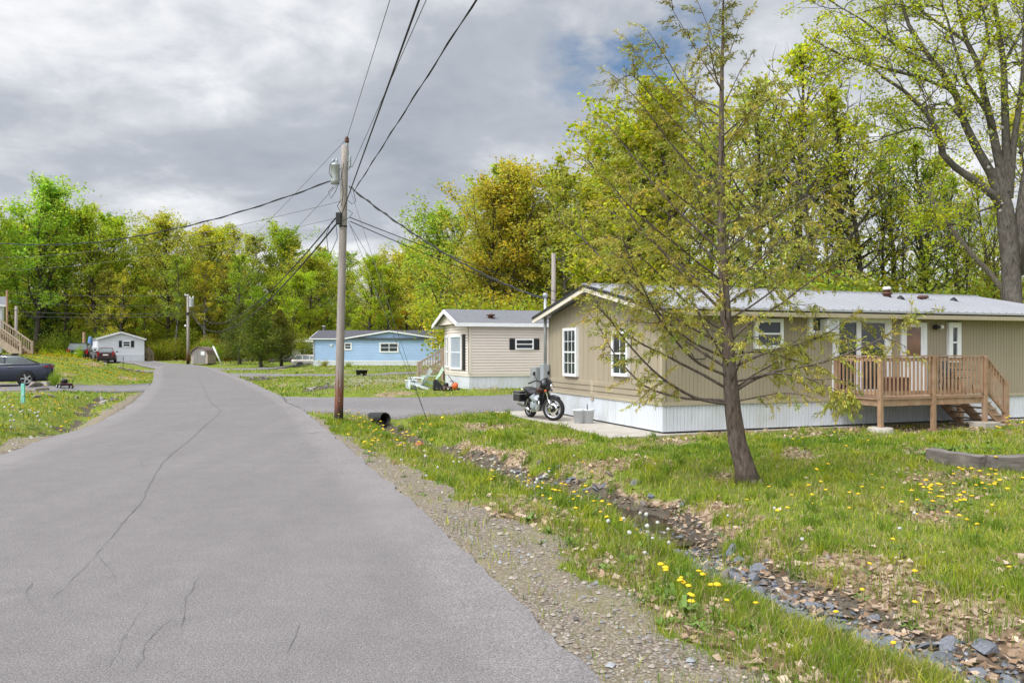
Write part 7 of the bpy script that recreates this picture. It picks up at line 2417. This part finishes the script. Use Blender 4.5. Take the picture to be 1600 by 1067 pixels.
# ------------------------------------------------------------------ sky, sun, camera
SUN_EL, SUN_AZ = math.radians(50), math.radians(229)      # azimuth clockwise from +Y: behind the viewer, to the left
sd_ = Vector((math.sin(SUN_AZ) * math.cos(SUN_EL), math.cos(SUN_AZ) * math.cos(SUN_EL), math.sin(SUN_EL)))
world = bpy.data.worlds.new('World'); SC.world = world; world.use_nodes = True
nt = world.node_tree
for n in list(nt.nodes): nt.nodes.remove(n)
out = nt.nodes.new('ShaderNodeOutputWorld'); bg = nt.nodes.new('ShaderNodeBackground')
lnk(nt, bg.outputs[0], out.inputs[0])
sky = nt.nodes.new('ShaderNodeTexSky'); sky.sky_type = 'NISHITA'; sky.sun_disc = False
sky.sun_elevation = SUN_EL; sky.sun_rotation = SUN_AZ
tc = nt.nodes.new('ShaderNodeTexCoord').outputs['Generated']
sx = nt.nodes.new('ShaderNodeSeparateXYZ'); lnk(nt, tc, sx.inputs[0])
zz = math_(nt, 'ADD', math_(nt, 'MAXIMUM', sx.outputs['Z'], 0.), .24)
cb = nt.nodes.new('ShaderNodeCombineXYZ')
lnk(nt, math_(nt, 'DIVIDE', sx.outputs['X'], zz), cb.inputs[0]); lnk(nt, math_(nt, 'DIVIDE', sx.outputs['Y'], zz), cb.inputs[1])
cb.inputs[2].default_value = 3.3
n1 = noise(nt, cb.outputs[0], 1.35, 9, .52, .25)
n2 = noise(nt, cb.outputs[0], 4.2, 8, .58, .3)
fac = math_(nt, 'ADD', math_(nt, 'MULTIPLY', n1, .70), math_(nt, 'MULTIPLY', n2, .30))
SKYK = 10.0      # values are divided by the 0.1 background strength
cl = ramp(nt, fac, [(.30, (.33, .365, .42)), (.43, (.44, .47, .52)), (.495, (.59, .61, .65)), (.55, (.78, .79, .81)), (.64, (.98, .98, .99))])
# veil around the hidden sun, boosted out of view as added fill light
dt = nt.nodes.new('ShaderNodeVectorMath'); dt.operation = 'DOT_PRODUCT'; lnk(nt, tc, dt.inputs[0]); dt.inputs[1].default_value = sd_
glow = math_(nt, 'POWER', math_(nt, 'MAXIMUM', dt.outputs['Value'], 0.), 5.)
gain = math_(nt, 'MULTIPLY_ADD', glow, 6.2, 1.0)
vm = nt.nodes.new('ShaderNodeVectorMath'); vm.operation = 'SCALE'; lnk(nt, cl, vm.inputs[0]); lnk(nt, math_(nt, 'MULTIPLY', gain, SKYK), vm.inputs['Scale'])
# one break of blue in the cloud
bd = Vector((1000 - 800, F, HZ - 105)).normalized()
d2 = nt.nodes.new('ShaderNodeVectorMath'); d2.operation = 'DOT_PRODUCT'; lnk(nt, tc, d2.inputs[0]); d2.inputs[1].default_value = bd
hole = ramp(nt, d2.outputs['Value'], [(.9925, 0.), (.9985, 1.)])
n3 = noise(nt, cb.outputs[0], 4.6, 5, .6)
hm = math_(nt, 'MULTIPLY', hole, ramp(nt, n3, [(.44, 0.), (.6, .9)]))
hs = nt.nodes.new('ShaderNodeHueSaturation'); hs.inputs['Saturation'].default_value = 1.25; hs.inputs['Value'].default_value = 1.0
lnk(nt, sky.outputs[0], hs.inputs['Color'])
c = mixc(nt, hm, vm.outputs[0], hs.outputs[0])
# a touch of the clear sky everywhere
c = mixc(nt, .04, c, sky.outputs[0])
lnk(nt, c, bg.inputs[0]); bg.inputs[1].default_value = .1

sl = bpy.data.lights.new('sun', 'SUN'); sl.energy = 1.5; sl.angle = math.radians(14); sl.color = (1, .95, .88)
so2 = bpy.data.objects.new('sun', sl); COL.objects.link(so2)
so2.rotation_euler = (-sd_).to_track_quat('-Z', 'Y').to_euler(); so2.location = (-8, -10, 30)

cam = bpy.data.cameras.new('camera'); co = bpy.data.objects.new('camera', cam); COL.objects.link(co)
cam.sensor_width = 36; cam.lens = 36 * F / 1600; cam.shift_y = (HZ - 533.5) / 1600
cam.clip_start = .05; cam.clip_end = 6000
co.location = (0, 0, CZ); co.rotation_euler = (math.pi / 2, 0, 0)
SC.camera = co
SC.view_settings.view_transform = 'Standard'; SC.view_settings.look = 'None'; SC.view_settings.exposure = .22; SC.view_settings.gamma = 1
SC.view_settings.use_curve_mapping = False
SC.cycles.max_bounces = 6; SC.cycles.transparent_max_bounces = 8; SC.cycles.diffuse_bounces = 3; SC.cycles.glossy_bounces = 2
SC.cycles.use_denoising = True
